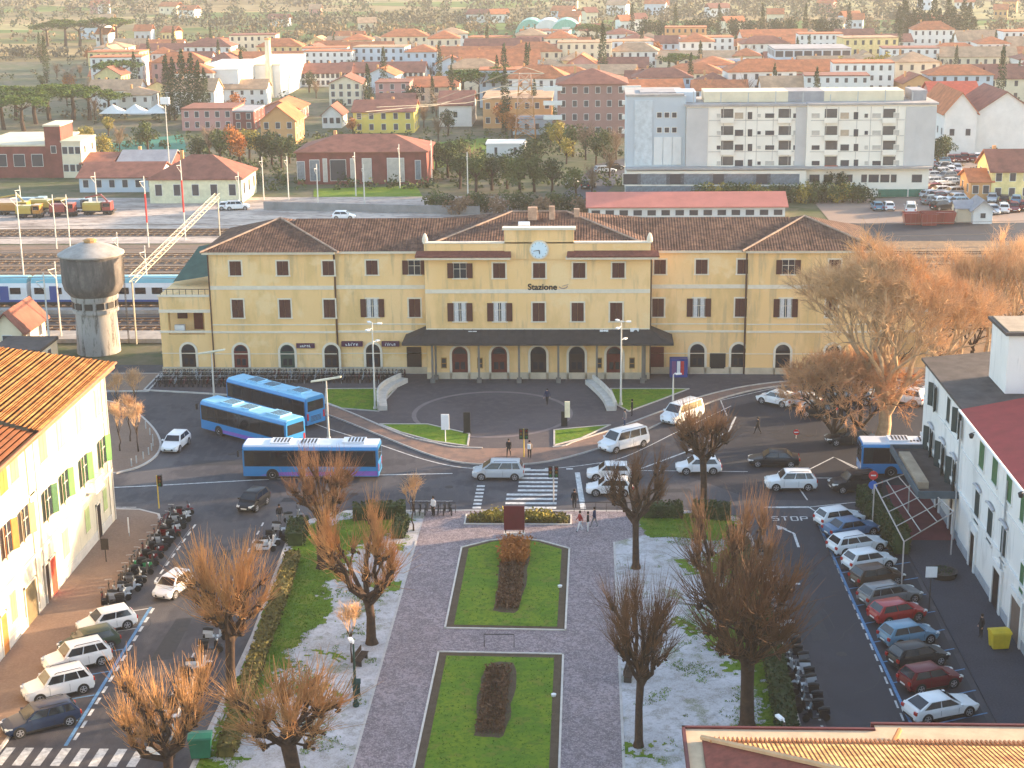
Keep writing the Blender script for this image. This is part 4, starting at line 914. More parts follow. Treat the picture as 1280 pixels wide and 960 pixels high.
# ---------------------------------------------------------------- buses
busb = paint('bus_blue', (.022,.20,.46)); buslb = mat('bus_light_blue_roof', (.22,.48,.66), .5, .12, .8); busw = paint('bus_white', (.62,.66,.72)); busm = mat('bus_magenta_stripe', (.20,.10,.42), .5, .1, 2)
def bus_proto(L=12.0, roof=buslb, stripe=True, H=3.15, tag_='city bus'):
    W = 2.5; root = thing('bus', 'bus', 'bus'); x0,x1 = -L/2,L/2; b = MB()
    prof = [(-W/2,.35),(-W/2,H-.35),(-W/2+.12,H-.12),(-W/2+.32,H),(W/2-.32,H),(W/2-.12,H-.12),(W/2,H-.35),(W/2,.35)]
    b.xprof(prof, x0+.08, x1-.12, 0); b.xprof([(y*.965,z if z<.5 else z-.05) for y,z in prof], x0, x1, 0)
    link(b.mesh('body', busb, 25), 'body', root)
    b = MB(); b.xprof([(-W/2+.10,H-.14),(-W/2+.3,H+.015),(W/2-.3,H+.015),(W/2-.10,H-.14)], x0+.05, x1-.1); link(b.mesh('roof_skin', roof), 'roof', root)
    for xa,xb,hh in ((x0+1.2,x0+3.2,.22),(x1-4.2,x1-2.4,.16),(-.6,.6,.1)):
        b = MB(); b.box(xa,xb,-.75,.75,H+.01,H+hh,0)
        for i in range(5): b.box(xa+.15+i*.3,xa+.3+i*.3,-.6,.6,H+hh,H+hh+.015,1)
        link(b.mesh('roof_unit', [roof, black]), 'roof_unit', root)
    for s in (-1,1):
        n = 7; xs = [x0+.35+i*(L-1.3)/n for i in range(n+1)]
        for i in range(n):
            b = MB(); y = s*(W/2+.008); q = [(xs[i]+.03,y,1.35),(xs[i+1]-.03,y,1.35),(xs[i+1]-.03,y,2.62),(xs[i]+.03,y,2.62)]; b.poly(q if s < 0 else q[::-1]); link(b.mesh('side_window', carglass), 'side_window', root)
        b = MB(); y = s*(W/2+.003); q=[(x0+.2,y,1.25),(x1-.15,y,1.25),(x1-.15,y,2.72),(x0+.2,y,2.72)]; b.poly(q if s<0 else q[::-1]); link(b.mesh('window_band', black), 'window_band', root)
        if stripe:
            b = MB(); y = s*(W/2+.006); q = [(x0+.1,y,.42),(x1-1.4,y,.42),(x1-3.2,y,.72),(x0+.1,y,.86)]; b.poly(q if s < 0 else q[::-1]); link(b.mesh('stripe', busm), 'stripe', root)
        for x in (x1-2.6, x0+3.1):
            b = MB(); b.tube([(x,s*(W/2-.35),.48),(x,s*(W/2+.012),.48)], .56, 20); link(b.mesh('wheel_arch', black), 'wheel_arch', root)
            b = MB(); b.tube([(0,-.13,0),(0,-.11,0),(0,.11,0),(0,.13,0)],[.42,.48,.48,.42],20); o = link(b.mesh('wheel', tyre, 40), 'wheel', root, loc=(x,s*(W/2-.11),.48))
            b = MB(); b.lathe([(.27,-.14),(.22,-.10),(.1,-.12),(0,-.15)],(0,0,0),16); b.lathe([(.27,.14),(.22,.10),(.1,.12),(0,.15)],(0,0,0),16); me = b.mesh('rim', rimm); me.transform(Matrix.Rotation(R(90),4,'X')); k = bpy.data.objects.new('rim', me); COL.objects.link(k); k.parent = o
        b = MB(); b.box(x1-.02,x1+.02,min(s*.75,s*1.12),max(s*.75,s*1.12),.75,.98); link(b.mesh('headlight', lampm), 'headlight', root)
        b = MB(); b.box(x0-.02,x0+.02,min(s*.95,s*1.15),max(s*.95,s*1.15),.8,1.5); link(b.mesh('tail_light', tailm), 'tail_light', root)
        b = MB(); b.tube([(x1-.1,s*1.15,2.8),(x1+.35,s*1.35,2.75)], .03, 4); b.box(x1+.28,x1+.4,min(s*1.25,s*1.45),max(s*1.25,s*1.45),2.2,2.75); link(b.mesh('mirror', black), 'mirror', root)
    b = MB(); b.poly([(x1+.012,-1.12,1.15),(x1+.012,1.12,1.15),(x1+.012,1.08,2.55),(x1+.012,-1.08,2.55)]); link(b.mesh('windshield', carglass), 'windshield', root)
    b = MB(); b.box(x1-.01,x1+.016,-.8,.8,2.62,2.92,0); link(b.mesh('destination_board', black), 'destination_board', root)
    b = MB(); b.poly([(x0-.012,-1.05,1.7),(x0-.012,-1.02,2.7),(x0-.012,1.02,2.7),(x0-.012,1.05,1.7)]); link(b.mesh('rear_window', carglass), 'rear_window', root)
    b = MB(); b.box(x0-.015,x0+.01,-.7,.7,.6,1.25,0)
    for i in range(5): b.box(x0-.025,x0-.012,-.65,.65,.65+i*.12,.70+i*.12,1)
    link(b.mesh('engine_grille', [busb, black]), 'engine_grille', root)
    for x in (x1-1.25, x1-6.6):      # doors on the right-hand side
        b = MB(); y = -(W/2+.014); b.box(x-.6,x+.6,y-.006,y+.004,.4,2.6,0); b.box(x-.56,x-.03,y-.01,y-.006,.55,2.5,1); b.box(x+.03,x+.56,y-.01,y-.006,.55,2.5,1); link(b.mesh('door', [black, carglass]), 'door', root)
    return root
B1 = bus_proto(); bp_ = proto(B1)
def bus(ax, ay, rz, label, src=None):
    r = dup(src or B1, (ax,ay,.006), rz, label, 'blue buses', paint={'bus_light_blue_roof': busw} if 'straight' in label else None); r['category'] = 'bus'; r.name = 'bus'; return r
# rear-left corner near (-27.2,147.6), heading up-left
a = Vector((-27.2,147.6,0)); d = Vector((-37.1-(-27.2),155.4-147.6,0)).normalized(); n_ = Vector((d.y,-d.x,0)); c = a+d*6-n_*(-1.25); c = a + d*6.1 + Vector((d.y,-d.x,0))*1.25
bus(c.x, c.y, math.atan2(d.y,d.x), 'rearmost of the three blue buses, parked slanting nearest the station lawn')
a = Vector((-37.5,147.0,0)); e = Vector((-28.1,140.1,0)); d = (e-a).normalized(); c = a+d*6 - Vector((d.y,-d.x,0))*1.25
bus(c.x, c.y, math.atan2(-d.y,-d.x), 'middle slanted blue bus between the other two at the left bus stop')
bus(-24.35, 133.9, R(180), 'blue bus standing straight across the view with white rear, nearest the park')
B2 = bus_proto(12, busw, False, 3.1); proto(B2)
r = bus(24.3+5.6, 136.6, R(181), 'blue bus with white roof half hidden behind the white corner building', B2)
r.location.x = 29.9; r.location.y = 135.2; r.rotation_euler.z = R(180)
b = MB()
for i in range(7): b.box(.4+i*.3,.58+i*.3,.25,.62 if i%2 else .75,3.13,3.14)
o = link(b.mesh('roof_lettering', blackt), 'roof_lettering', r)
for o in bpy.data.objects:      # the nearest bus carries a pale roof and rear
    pass
# ---------------------------------------------------------------- scooters and bicycles
scb = {'black': PB, 'grey': PG, 'silver': PS, 'white': PW, 'red': PDR, 'green': paint('bright_green_paint', (.02,.25,.09))}
def scooter_proto():
    r = thing('scooter', 's', 'scooter')
    b = MB(); b.add([(-.75,-.16,.55),(-.75,.16,.55),(-.1,-.19,.50),(-.1,.19,.50),(-.7,-.13,.78),(-.7,.13,.78),(-.05,-.14,.72),(-.05,.14,.72)],[(0,2,6,4),(3,1,5,7),(1,0,4,5),(2,3,7,6),(4,6,7,5),(0,1,3,2)])
    b.box(-.1,.35,-.17,.17,.25,.33); b.box(-.6,-.1,-.12,.12,.22,.5)
    b.add([(.35,-.2,.25),(.35,.2,.25),(.55,-.06,.95),(.55,.06,.95),(.42,-.2,.9),(.42,.2,.9),(.62,0,.4)],[(0,4,2,6),(1,6,3,5),(0,1,5,4),(4,5,3,2),(0,6,1)])
    b.add([(.45,-.08,.52),(.45,.08,.52),(.98,-.06,.5),(.98,.06,.5),(.72,0,.66)],[(0,4,1),(0,2,4),(2,3,4),(3,1,4)])
    link(b.mesh('body', [PW]), 'body', r)
    b = MB(); b.tube([(-.72,0,.82),(-.4,0,.84),(-.02,0,.78)],[.13,.15,.11],6); link(b.mesh('seat', black, 60), 'seat', r)
    b = MB(); b.tube([(0,-.05,0),(0,.05,0)],.23,14); wm = b.mesh('wheel', tyre)
    for x in (.72,-.55): link(wm,'wheel',r,loc=(x,0,.23))
    b = MB(); b.tube([(.45,-.33,1.02),(.5,0,.98),(.45,.33,1.02)],.022,4); b.tube([(.5,0,.98),(.72,0,.25)],.03,4)
    for s in (-1,1): b.tube([(.48,s*.2,1.02),(.46,s*.28,1.16)],.01,3); b.obox((.46,s*.28,1.18),.03,.12,.07)
    link(b.mesh('handlebar', black), 'handlebar', r)
    b = MB(); b.add([(.52,-.18,.98),(.52,.18,.98),(.42,-.15,1.32),(.42,.15,1.32)],[(0,1,3,2)]); link(b.mesh('windscreen', glassl), 'windscreen', r)
    b = MB(); b.obox((.58,0,.93),.08,.16,.1); link(b.mesh('headlight', lampm), 'headlight', r)
    return proto(r)
SC = scooter_proto()
def bike_proto():
    r = thing('bicycle', 'b', 'bicycle'); b = MB()
    for a,c in (((-.5,.34),(-.12,.3)),((-.12,.3),(-.2,.85)),((-.5,.34),(-.2,.75)),((-.2,.75),(.38,.8)),((-.12,.3),(.4,.7)),((.36,.9),(.52,.34))): b.tube([(a[0],0,a[1]),(c[0],0,c[1])],.025,4)
    link(b.mesh('frame', [PW]), 'frame', r)
    b = MB(); n=14
    for q0,q1 in ((.29,.35),):
        vs=[(q*math.cos(2*math.pi*j/n),y,q*math.sin(2*math.pi*j/n)) for y in (-.02,.02) for q in (q0,q1) for j in range(n)]
        b.add(vs,[(j,(j+1)%n,(j+1)%n+n,j+n) for j in range(n)]+[(j+2*n,j+3*n,(j+1)%n+3*n,(j+1)%n+2*n) for j in range(n)]+[(j+n,(j+1)%n+n,(j+1)%n+3*n,j+3*n) for j in range(n)])
    for i in range(6): a=i*math.pi/3; b.tube([(0,0,0),(.3*math.cos(a),0,.3*math.sin(a))],.006,3)
    wm = b.mesh('wheel', tyre)
    for x in (.52,-.5): link(wm,'wheel',r,loc=(x,0,.35))
    b = MB(); b.tube([(.3,-.25,.98),(.38,0,.97),(.3,.25,.98)],.02,4); link(b.mesh('handlebar', steel), 'handlebar', r)
    b = MB(); b.obox((-.22,0,.88),.26,.14,.06); link(b.mesh('saddle', black), 'saddle', r)
    return proto(r)
BK = bike_proto()
random.seed(11)
def sco(x, y, rz, col, label, group, src=SC):
    r = dup(src, (x,y,.006 if y>60 else 0), R(rz), label, group, paint={'white_paint': scb[col]})
    if src is SC: r['category']='scooter'; r.name='scooter'
    else: r['category']='bicycle'; r.name='bicycle'
    return r
g1 = 'scooters packed along the left pavement'
for i in range(24):
    y = 123.4-i*.80; x = -33.5+random.uniform(-.15,.2)-.4*(i>20)
    col = random.choice(['black','black','grey','silver','red','black']) if i != 15 else 'green'
    sco(x, y, random.uniform(12,32)+(180 if i%2 else 0), col, f'{col} scooter, {ordn(i)} from the far end of the packed left pavement row', g1)
    if i%2: k = sco(x-1.0, y+.3, random.uniform(60,110), random.choice(['black','grey','red']), 'dark bicycle leaning among the scooters on the left pavement', 'bicycles among the left scooters', BK); k.location.z = .13
g2 = 'motorcycles beside the park hedge on the left'
for i,(px,py) in enumerate([(352,665),(366,652),(344,676),(330,690),(336,684),(247,838),(240,850),(232,866),(262,815),(268,800),(224,885),(216,900),(208,930),(200,948)]):
    p = at(px,py); sco(p.x, p.y, random.uniform(-10,35), ['silver','grey','black','silver','white','white','black','grey','black','silver','black','white','grey','white'][i], f'{["large silver","grey","black","silver fork","white fronted","white nosed","black","dull grey","dark","silver","black seated","white backed","grey bodied","white tailed"][i]} scooter, {ordn(i)} going from the corner of the park hedge toward the camera', g2)
g3 = 'scooters parked along the right park kerb'
for i in range(26):
    y = 116.5-i*1.12; c = random.choice(['black','black','silver','grey','white'])
    sco(12.9+.045*i*.8+random.uniform(-.1,.15), y, random.uniform(170,195), c, f'{c} scooter, {ordn(i)} from the far end of the row along the right park kerb', g3)
g4 = 'bicycles in the long rack before the station'
random.seed(5)
for row,(y0,n) in enumerate(((166.3,62),(164.6,60),(162.9,26))):
    for i in range(n):
        x = -46+i*(.43 if row<2 else .5); y = y0-(0 if row<2 else .0)
        if row == 2 and x > -31: continue
        col = random.choice(['black','black','grey','silver','red','black'])
        r = sco(x, y, random.uniform(80,100), col, 'dark bicycle in the crowded rack along the left wing of the station', g4, BK); r.location.z=.14
b = MB()
for y in (167.1,165.4,163.8):
    b.tube([(-46.3,y,.55),(-19.8 if y>164 else -31,y,.55)],.03,4)
    for i in range(14): x=-46.3+i*2; b.tube([(x,y,.13),(x,y,.55)],.03,4)
o = b.build('bicycle_rack', steel); tag(o, 'long low metal bicycle rack along the left wing of the station', 'bike rack')
# bike racks at the park edge
for k,(x0,x1,y,lbl) in enumerate(((-14.6,-10.9,124.2,'low metal railing rack with bicycles left of the zebra crossing'),(-1.1,4.2,124.5,'low metal railing at the plaza edge right of the zebra crossing'))):
    t = thing('railing', lbl, 'railing', ((x0+x1)/2,y,.13)); b = MB(); b.tube([(x0,y,.13),(x0,y,1.0),(x1,y,1.0),(x1,y,.13)],.035,4); b.tube([(x0,y,.5),(x1,y,.5)],.02,4); b.build('rail', iron, t)
    for i in range(1,6): b = MB(); xx=x0+i*(x1-x0)/6; b.tube([(xx,y,.13),(xx,y,1)],.02,4); b.build('post', iron, t)
for i in range(7):
    sco(-14.3+i*.5,124.0,random.uniform(-15,15)+90,'black','black bicycle in the small rack left of the zebra crossing','bicycles in the small rack',BK).location.z=.13
# ================================================================ TREES
bark = mat('dark_bark', (.050,.030,.020), .95, .45, 3, bump=1, detail=8)
barkl = mat('pale_bark', (.40,.28,.17), .95, .35, 2, bump=.8, detail=8)
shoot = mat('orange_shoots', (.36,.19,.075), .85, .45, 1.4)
shoot2 = mat('shaded_shoots', (.125,.062,.03), .9, .45, 1.4)  # darker copy of the shoots, with the shade put into the colour
twig = mat('plane_twigs', (.54,.33,.17), .9, .35, 1.0)
leafd = mat('dark_leaves', (.030,.050,.014), .85, .5, 1.2)
leafm = mat('mid_leaves', (.060,.085,.020), .85, .45, 1.2)
leafy = mat('yellow_leaves', (.26,.21,.035), .85, .4, 1.0)
leafo = mat('olive_pine', (.060,.105,.010), .85, .45, 1.0)
bare = mat('bare_twig_brown', (.18,.12,.075), .95, .35, 1.0)
rusty = mat('rusty_leaves', (.36,.13,.03), .9, .4, 1.0)
def rv(s=1): return Vector((random.gauss(0,s),random.gauss(0,s),random.gauss(0,s)))
def pollard(seed, H=9, trunk=3.6, nk=6, spread=2.6, shl=2.2, ns=46, lean=(0,0)):
    """pollarded plane: trunk, crooked limbs, fists carrying brushes of thin shoots"""
    random.seed(seed); t = MB(); c = MB()
    top = Vector((lean[0],lean[1],trunk)); t.tube([(0,0,-.1),(lean[0]*.2,lean[1]*.2,.4),(lean[0]*.5+random.uniform(-.1,.1),lean[1]*.5,trunk*.55),top],[.48,.33,.28,.30],9)
    def brush(p, d, n, L):
        t.tube([p-d*.12,p,p+d*.15],[.1,.21,.07],6)
        for _ in range(4): k_ = p+rv(.1); t.tube([k_,k_+rv(.12)],[.10,.05],5)
        for i in range(int(n*.95)):
            v = (d*.7+Vector((0,0,.95))+rv(.42)).normalized(); l = L*random.uniform(.35,1.25); q = p+rv(.07)
            m_ = q+v*l*.5+rv(.09); e = q+v*l+Vector((0,0,.16*l))+rv(.12)
            c.tube([q,m_,e],[.022,.015,.005],3,0,False)
    for k in range(nk):
        a = 2*math.pi*k/nk+random.uniform(-.3,.3); h = (H-trunk-shl*.8)*random.uniform(.6,1.0); s = spread*random.uniform(.55,1.0)
        d = Vector((math.cos(a),math.sin(a),0)); p0 = top-Vector((0,0,random.uniform(0,.9)))
        p1 = p0+d*s*.5+Vector((0,0,h*.28))+rv(.22); p2 = p0+d*s*.8+Vector((0,0,h*.66))+rv(.26); p3 = p0+d*s*random.uniform(.85,1.1)+Vector((0,0,h))+rv(.12)
        t.tube([p0,p1,p2,p3],[.22,.16,.12,.11],6); brush(p3,(p3-p2).normalized(),ns,shl)
        for (pa,pb) in ((p0,p1),(p1,p2),(p1,p2),(p2,p3)):
            f = random.random(); q = pa.lerp(pb,f); dd = (d+rv(.6)); dd.z = abs(dd.z)*.4+.1; dd.normalize(); e = q+dd*random.uniform(.4,1.1)+Vector((0,0,random.uniform(.1,.7)))
            t.tube([q,(q+e)/2+rv(.05),e],[.09,.07,.08],5); brush(e,dd,int(ns*.45),shl*.8)
    return t.mesh('trunk',bark,50), c.mesh('crown',shoot)
def tree(name, tm, cm, loc, label, rz=0, sc=1, group=None, cmat=None, cat='tree', tmat=None):
    r = thing(name, label, cat, loc, 0, group); r.scale = sc if isinstance(sc,tuple) else (sc,sc,sc); r.rotation_euler.z = rz
    for me,nm,mm in ((tm,'trunk',tmat),(cm,'crown',cmat)):
        if me is None: continue
        o = bpy.data.objects.new(nm, me); COL.objects.link(o); o.parent = r
        if mm: o.material_slots[0].link = 'OBJECT'; o.material_slots[0].material = mm
    return r
PA = pollard(1,9.5,4.2,6,2.3,2.0,60,(.1,.1)); PBt = pollard(2,9.0,3.2,7,2.6,2.2,64,(-.2,0)); PC = pollard(3,9.5,4.8,6,1.9,2.2,60,(.25,.1)); PD = pollard(4,10.5,4.5,8,1.8,2.6,60,(.1,-.1))
gl, gr_ = 'pollarded trees on the left of the park', 'pollarded trees on the right of the park'
for px,py,tm,sc,rz,cm,lb_,g in [
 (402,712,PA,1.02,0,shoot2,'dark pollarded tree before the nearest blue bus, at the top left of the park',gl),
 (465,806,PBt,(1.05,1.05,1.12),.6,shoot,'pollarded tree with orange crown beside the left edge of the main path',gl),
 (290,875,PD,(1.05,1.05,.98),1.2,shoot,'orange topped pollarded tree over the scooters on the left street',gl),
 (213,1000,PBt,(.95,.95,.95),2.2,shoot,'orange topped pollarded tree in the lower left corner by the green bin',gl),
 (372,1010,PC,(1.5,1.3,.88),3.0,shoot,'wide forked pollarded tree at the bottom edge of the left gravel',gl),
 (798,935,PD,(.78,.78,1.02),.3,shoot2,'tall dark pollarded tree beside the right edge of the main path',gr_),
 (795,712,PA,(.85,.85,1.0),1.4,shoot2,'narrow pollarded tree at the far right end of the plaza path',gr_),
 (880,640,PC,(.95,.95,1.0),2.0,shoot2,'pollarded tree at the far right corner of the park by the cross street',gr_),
 (903,812,PBt,(1.05,1.05,1.15),4.0,shoot2,'dense shade-brown pollarded tree in the middle of the right park hedge',gr_),
 (934,912,PD,(1.4,1.4,1.02),5.0,shoot2,'nearest shade-brown pollarded tree in the right grass above the tiled roof',gr_)]:
    p = at(px,py); tree('pollarded_plane_tree', tm[0], tm[1], (p.x,p.y,.12), lb_, rz, sc, g, cm)
# large bare trees: recursive limbs with fine twigs
def bigtree(seed, H, trunk_r, spread, lv=5, up=.5, bm=barkl, tw=twig, twn=7, first=.28, fork=3):
    random.seed(seed); t = MB(); c = MB()
    def grow(p, d, L, r, k):
        q = p+d*L*.5+rv(L*.04); e = p+d*L+rv(L*.05)
        if k > 1: t.tube([p,q,e],[r,r*.85,r*.68],max(3,min(8,3+k)),0,False)
        else: c.tube([p,q,e],[r,r*.8,r*.5],3,0,False)
        if k == 0: 
            for i in range(twn):
                v = (d+rv(.55)+Vector((0,0,.1))).normalized(); s = p.lerp(e,random.random()); l = L*random.uniform(.5,1.1)
                c.tube([s,s+v*l*.55+rv(.06),s+v*l+rv(.12)],[.017,.012,.005],3,0,False)
            return
        n = fork if k > 1 else 3
        for i in range(n):
            a = 2*math.pi*(i+random.random()*.6)/n; o = d.orthogonal().normalized(); o = Matrix.Rotation(a,3,d) @ o
            v = (d*random.uniform(.75,1.1)+o*spread*random.uniform(.6,1.15)+Vector((0,0,up*.4))).normalized()
            grow(e if i < 2 else p.lerp(e,random.uniform(.6,.95)), v, L*random.uniform(.68,.86), r*.62, k-1)
    e = Vector((random.uniform(-.3,.3),0,H*first)); t.tube([(0,0,-.1),(0,0,.5),e*.5+Vector((.15,0,0)),e],[trunk_r*1.4,trunk_r,trunk_r*.85,trunk_r*.8],10)
    for i in range(4):
        a = 2*math.pi*i/4+random.random(); v = Vector((math.cos(a)*spread,math.sin(a)*spread,1+up*.3)).normalized(); grow(e-Vector((0,0,random.uniform(0,H*.06))), v, H*.23, trunk_r*.55, lv-1)
    grow(e, Vector((0,0,1)), H*.22, trunk_r*.6, lv-1)
    return t.mesh('trunk',bm,50), c.mesh('crown',tw)
BT = bigtree(5, 19, .62, .52, 6, .55, twn=18, first=.16)
p = at(1103,550); tree('plane_tree', BT[0], BT[1], (p.x,p.y,.0), 'huge bare plane tree glowing orange at the right end of the station', .4, (1.12,1.1,1.02))
LOW = bigtree(15, 9, .25, .75, 5, .15, bark, mat('reddish_twigs',(.48,.26,.13),.9,.4,1), 14, .12, 3)
for px,py,sc_,l in ((1046,552,1.25,'left'),(1078,545,1.2,'right')):
    p = at(px,py); tree('small_bare_tree', LOW[0], LOW[1], (p.x,p.y,0), f'low reddish twiggy tree, {l} one under the plane crown', px, sc_, 'low trees under the plane crown')
BT2 = bigtree(8, 17, .36, .34, 5, .9, twn=5, first=.22)
gq = 'tall bare trees behind the plane tree at right'
for i,(px,py,X,sc,l) in enumerate([(1165,470,0,.74,'leftmost'),(1200,452,0,.80,'second'),(1232,455,0,.78,'third'),(1260,440,0,.84,'fourth'),(1288,462,0,.80,'rightmost')]):
    p = at(px,py); tree('bare_tree', BT2[0], BT2[1], (p.x,p.y,0), f'tall pale bare tree, {l} of the group behind the right corner building' , i*1.3, sc, gq)
BT3 = bigtree(9, 6.5, .16, .7, 4, .2, bark, twig, 6, .15, 3)
random.seed(3)
for i,(px,py) in enumerate([(1120,470),(1150,445),(1185,430),(1215,445),(1180,470),(1130,440),(1235,420),(1160,410),(1265,420)]):
    p = at(px,py); tree('bare_shrub', BT3[0], BT3[1], (p.x,p.y,0), f'russet leafless shrub, {ordn(i)} of those under the tall bare trees at right', random.random()*6, random.uniform(.8,1.3), 'russet shrubs by the railway at right', cat='shrub')
TH = bigtree(12, 5.0, .06, .35, 3, .8, bark, twig, 7, .35, 3)
for i,(px,py,l) in enumerate([(150,565,'left'),(163,553,'middle'),(173,566,'right'),(148,525,'back left'),(170,520,'back right')]):
    p = at(px,py); tree('young_tree', TH[0], TH[1], (p.x,p.y,.13), f'thin young leafless tree, the {l} one on the left traffic island', i*1.1, 1, 'young trees on the traffic island')
for i,(px,py,l) in enumerate([(947,760,'lower'),(438,862,'lone')]):
    pass
p = at(440,830); tree('young_tree', TH[0], TH[1], (p.x,p.y,.13), 'slim leafless sapling by the lamp on the left gravel', 2, .9)
p = at(517,665); tree('young_tree', TH[0], TH[1], (p.x,p.y,.13), 'slim leafless sapling at the upper left corner of the plaza', 3, 1.0)
# ---------------------------------------------------------------- leafy things
def leafcloud(mb, c, r, n, s, mi=0, up=0):
    for _ in range(n):
        while True:
            v = Vector((random.uniform(-1,1),random.uniform(-1,1),random.uniform(-1,1)))
            if .35 < v.length < 1: break
        p = Vector((c[0]+v.x*r[0], c[1]+v.y*r[1], c[2]+v.z*r[2])); a = rv(1).normalized(); a.z += up; b_ = a.cross(rv(1)).normalized()*s*random.uniform(.6,1.3); d = a.cross(b_).normalized()*s*random.uniform(.5,1.1)
        mb.add([p-b_,p-d*.6,p+b_,p+d],[(0,1,2,3)],mi)
def hedge(poly_line, w_, h, label, m_=leafd, dens=42, s=.11):
    random.seed(int(poly_line[0][0]*10)); b = MB()
    for i in range(len(poly_line)-1):
        p,q = Vector((*poly_line[i],0)),Vector((*poly_line[i+1],0)); L=(q-p).length; dd=(q-p).normalized(); nn=Vector((-dd.y,dd.x,0))
        b.obox(((p.x+q.x)/2,(p.y+q.y)/2,.12+h*.45), L, w_*.8, h*.85, math.atan2(dd.y,dd.x))
        for _ in range(int(L*(w_+2*h)*dens)):
            u = random.uniform(0,w_+2*h); t = random.uniform(0,L)
            if u < w_: off, z = u-w_/2, h
            elif u < w_+h: off, z = -w_/2, u-w_
            else: off, z = w_/2, u-w_-h
            c_ = p+dd*t+nn*(off+random.uniform(-.08,.08)); c_.z = .12+z+random.uniform(-.12,.08); a = rv(1).normalized()*s; e = a.cross(rv(1)).normalized()*s
            b.add([c_-a,c_-e*.7,c_+a,c_+e],[(0,1,2,3)])
    o = b.build('hedge', m_); tag(o, label, 'hedge'); return o
hedge([(-22.9,116.5),(-23.2,120.2)],1.4,1.2,'dark clipped hedge behind the scooters at the park corner')
hedge([(-21.0,83),(-21.8,97),(-22.2,108),(-22.6,114)],1.0,.75,'long low hedge running down the left side of the park',mat('olive_hedge_leaves',(.11,.095,.025),.9,.5,1.2))
hedge([(-19.2,122.6),(-14.9,123.2)],1.2,1.3,'dark hedge at the plaza corner below the nearest blue bus')
hedge([(-15.0,118.2),(-14.9,121.0)],1.0,1.1,'small dark hedge left of the plaza path')
hedge([(4.6,123.6),(7.8,123.6)],1.2,1.2,'short dark hedge at the right corner of the plaza')
hedge([(8.6,123.7),(11.6,123.1)],1.3,1.3,'dark rounded hedge at the far right corner of the park')
hedge([(11.7,80),(12.1,95),(12.0,110),(11.6,119)],1.2,1.1,'long brownish hedge down the right side of the park',leafd)
hedge([(22.9,126.5),(23.8,120.5),(24.0,115.5)],1.3,1.9,'tall dark hedge between the parked cars and the white pergola',leafd)
# flower bed plants
def clump(name, label, boxes, m_, n, s, h, cat='plants'):
    b = MB(); random.seed(len(label))
    for x0,x1,y0,y1 in boxes:
        for _ in range(n):
            x,y = random.uniform(x0,x1),random.uniform(y0,y1); l=h*random.uniform(.4,1.1); v=Vector((random.gauss(0,.35),random.gauss(0,.35),1))*l; wv=Vector((random.uniform(-1,1),random.uniform(-1,1),0))*s
            b.add([(x-wv.x,y-wv.y,.15),(x+wv.x,y+wv.y,.15),(x+v.x,y+v.y,.15+v.z)],[(0,1,2)])
            if random.random() < .5:
                c = Vector((x+v.x*.8,y+v.y*.8,.15+v.z*.8)); a=rv(.05+s); e=a.cross(rv(1)).normalized()*(.05+s); b.add([c-a,c-e,c+a,c+e],[(0,1,2,3)])
    o = b.build(name, m_); tag(o, label, cat); return o
clump('flower_bed_plants','withered brown plants in the centre of the far lawn bed',[(-6.5,-4.8,104.6,113)],deadpl,1500,.03,.45)
clump('flower_bed_plants','withered brown plants in the centre of the near lawn bed',[(-6.6,-5.0,86.2,95.2)],deadpl,1500,.03,.45)
clump('ornamental_grass','rusty orange ornamental grass at the top of the far lawn bed',[(-6.5,-4.7,112.6,116.8)],rusty,1500,.035,1.2)
clump('strip_plants','low yellow green plants in the narrow plaza bed behind the sign',[(-9.6,-1.6,121.8,123.5)],mat('olive_plants',(.14,.12,.03),.9,.5,2),1600,.035,.5)
clump('strip_plants','bushier yellow shrubs either side of the maroon sign',[(-8.3,-6.7,122,123.4),(-4.9,-3.0,122,123.4)],leafy,500,.04,.85)
# grass blades as stuff near the lawns
def inside(x,y,pl):
    r=False; n=len(pl); j=n-1
    for i in range(n):
        if (pl[i][1]>y)!=(pl[j][1]>y) and x < (pl[j][0]-pl[i][0])*(y-pl[i][1])/(pl[j][1]-pl[i][1])+pl[i][0]: r=not r
        j=i
    return r
def tufts(name, n, h, m_, test, x0,x1,y0,y1, z=.13):
    b = MB(); k=0
    while k < n:
        x,y = random.uniform(x0,x1),random.uniform(y0,y1); k+=1
        if not test(x,y): continue
        for _ in range(2):
            l=h*random.uniform(.5,1.2); a=random.uniform(0,6.3); wv=(math.cos(a)*.035,math.sin(a)*.035); xx,yy=x+random.gauss(0,.06),y+random.gauss(0,.06)
            b.add([(xx-wv[0],yy-wv[1],z),(xx+wv[0],yy+wv[1],z),(xx+random.gauss(0,.05),yy+random.gauss(0,.05),z+l)],[(0,1,2)])
    o = b.build(name, m_); o['kind']='stuff'
random.seed(9)
def near(x,y):
    n_ = mnoise.noise(Vector((x*.35,y*.35,3)))+.5*mnoise.noise(Vector((x*1.3,y*1.3,8)))
    if any(inside(x,y,p) for p in GR[:3]): return True
    d = min((abs(x+21)*.16 if x < -13 else 9),(abs(x-11)*.16 if x > 2 else 9))
    return (x < -13.7 or x > 2.3) and n_ > -.02+d*.40
tufts('grass_tufts',70000,.10,mat('grass_blades',(.11,.19,.010),.9,.5,.7,world=True),near,-22.5,12.4,80,124)
def ingr(x,y): return any(inside(x,y,p) for p in GR[3:])
tufts('grass_tufts',26000,.07,mat('bright_grass_blades',(.075,.16,.012),.9,.5,.9,world=True),ingr,-28,11,80,162,.155)
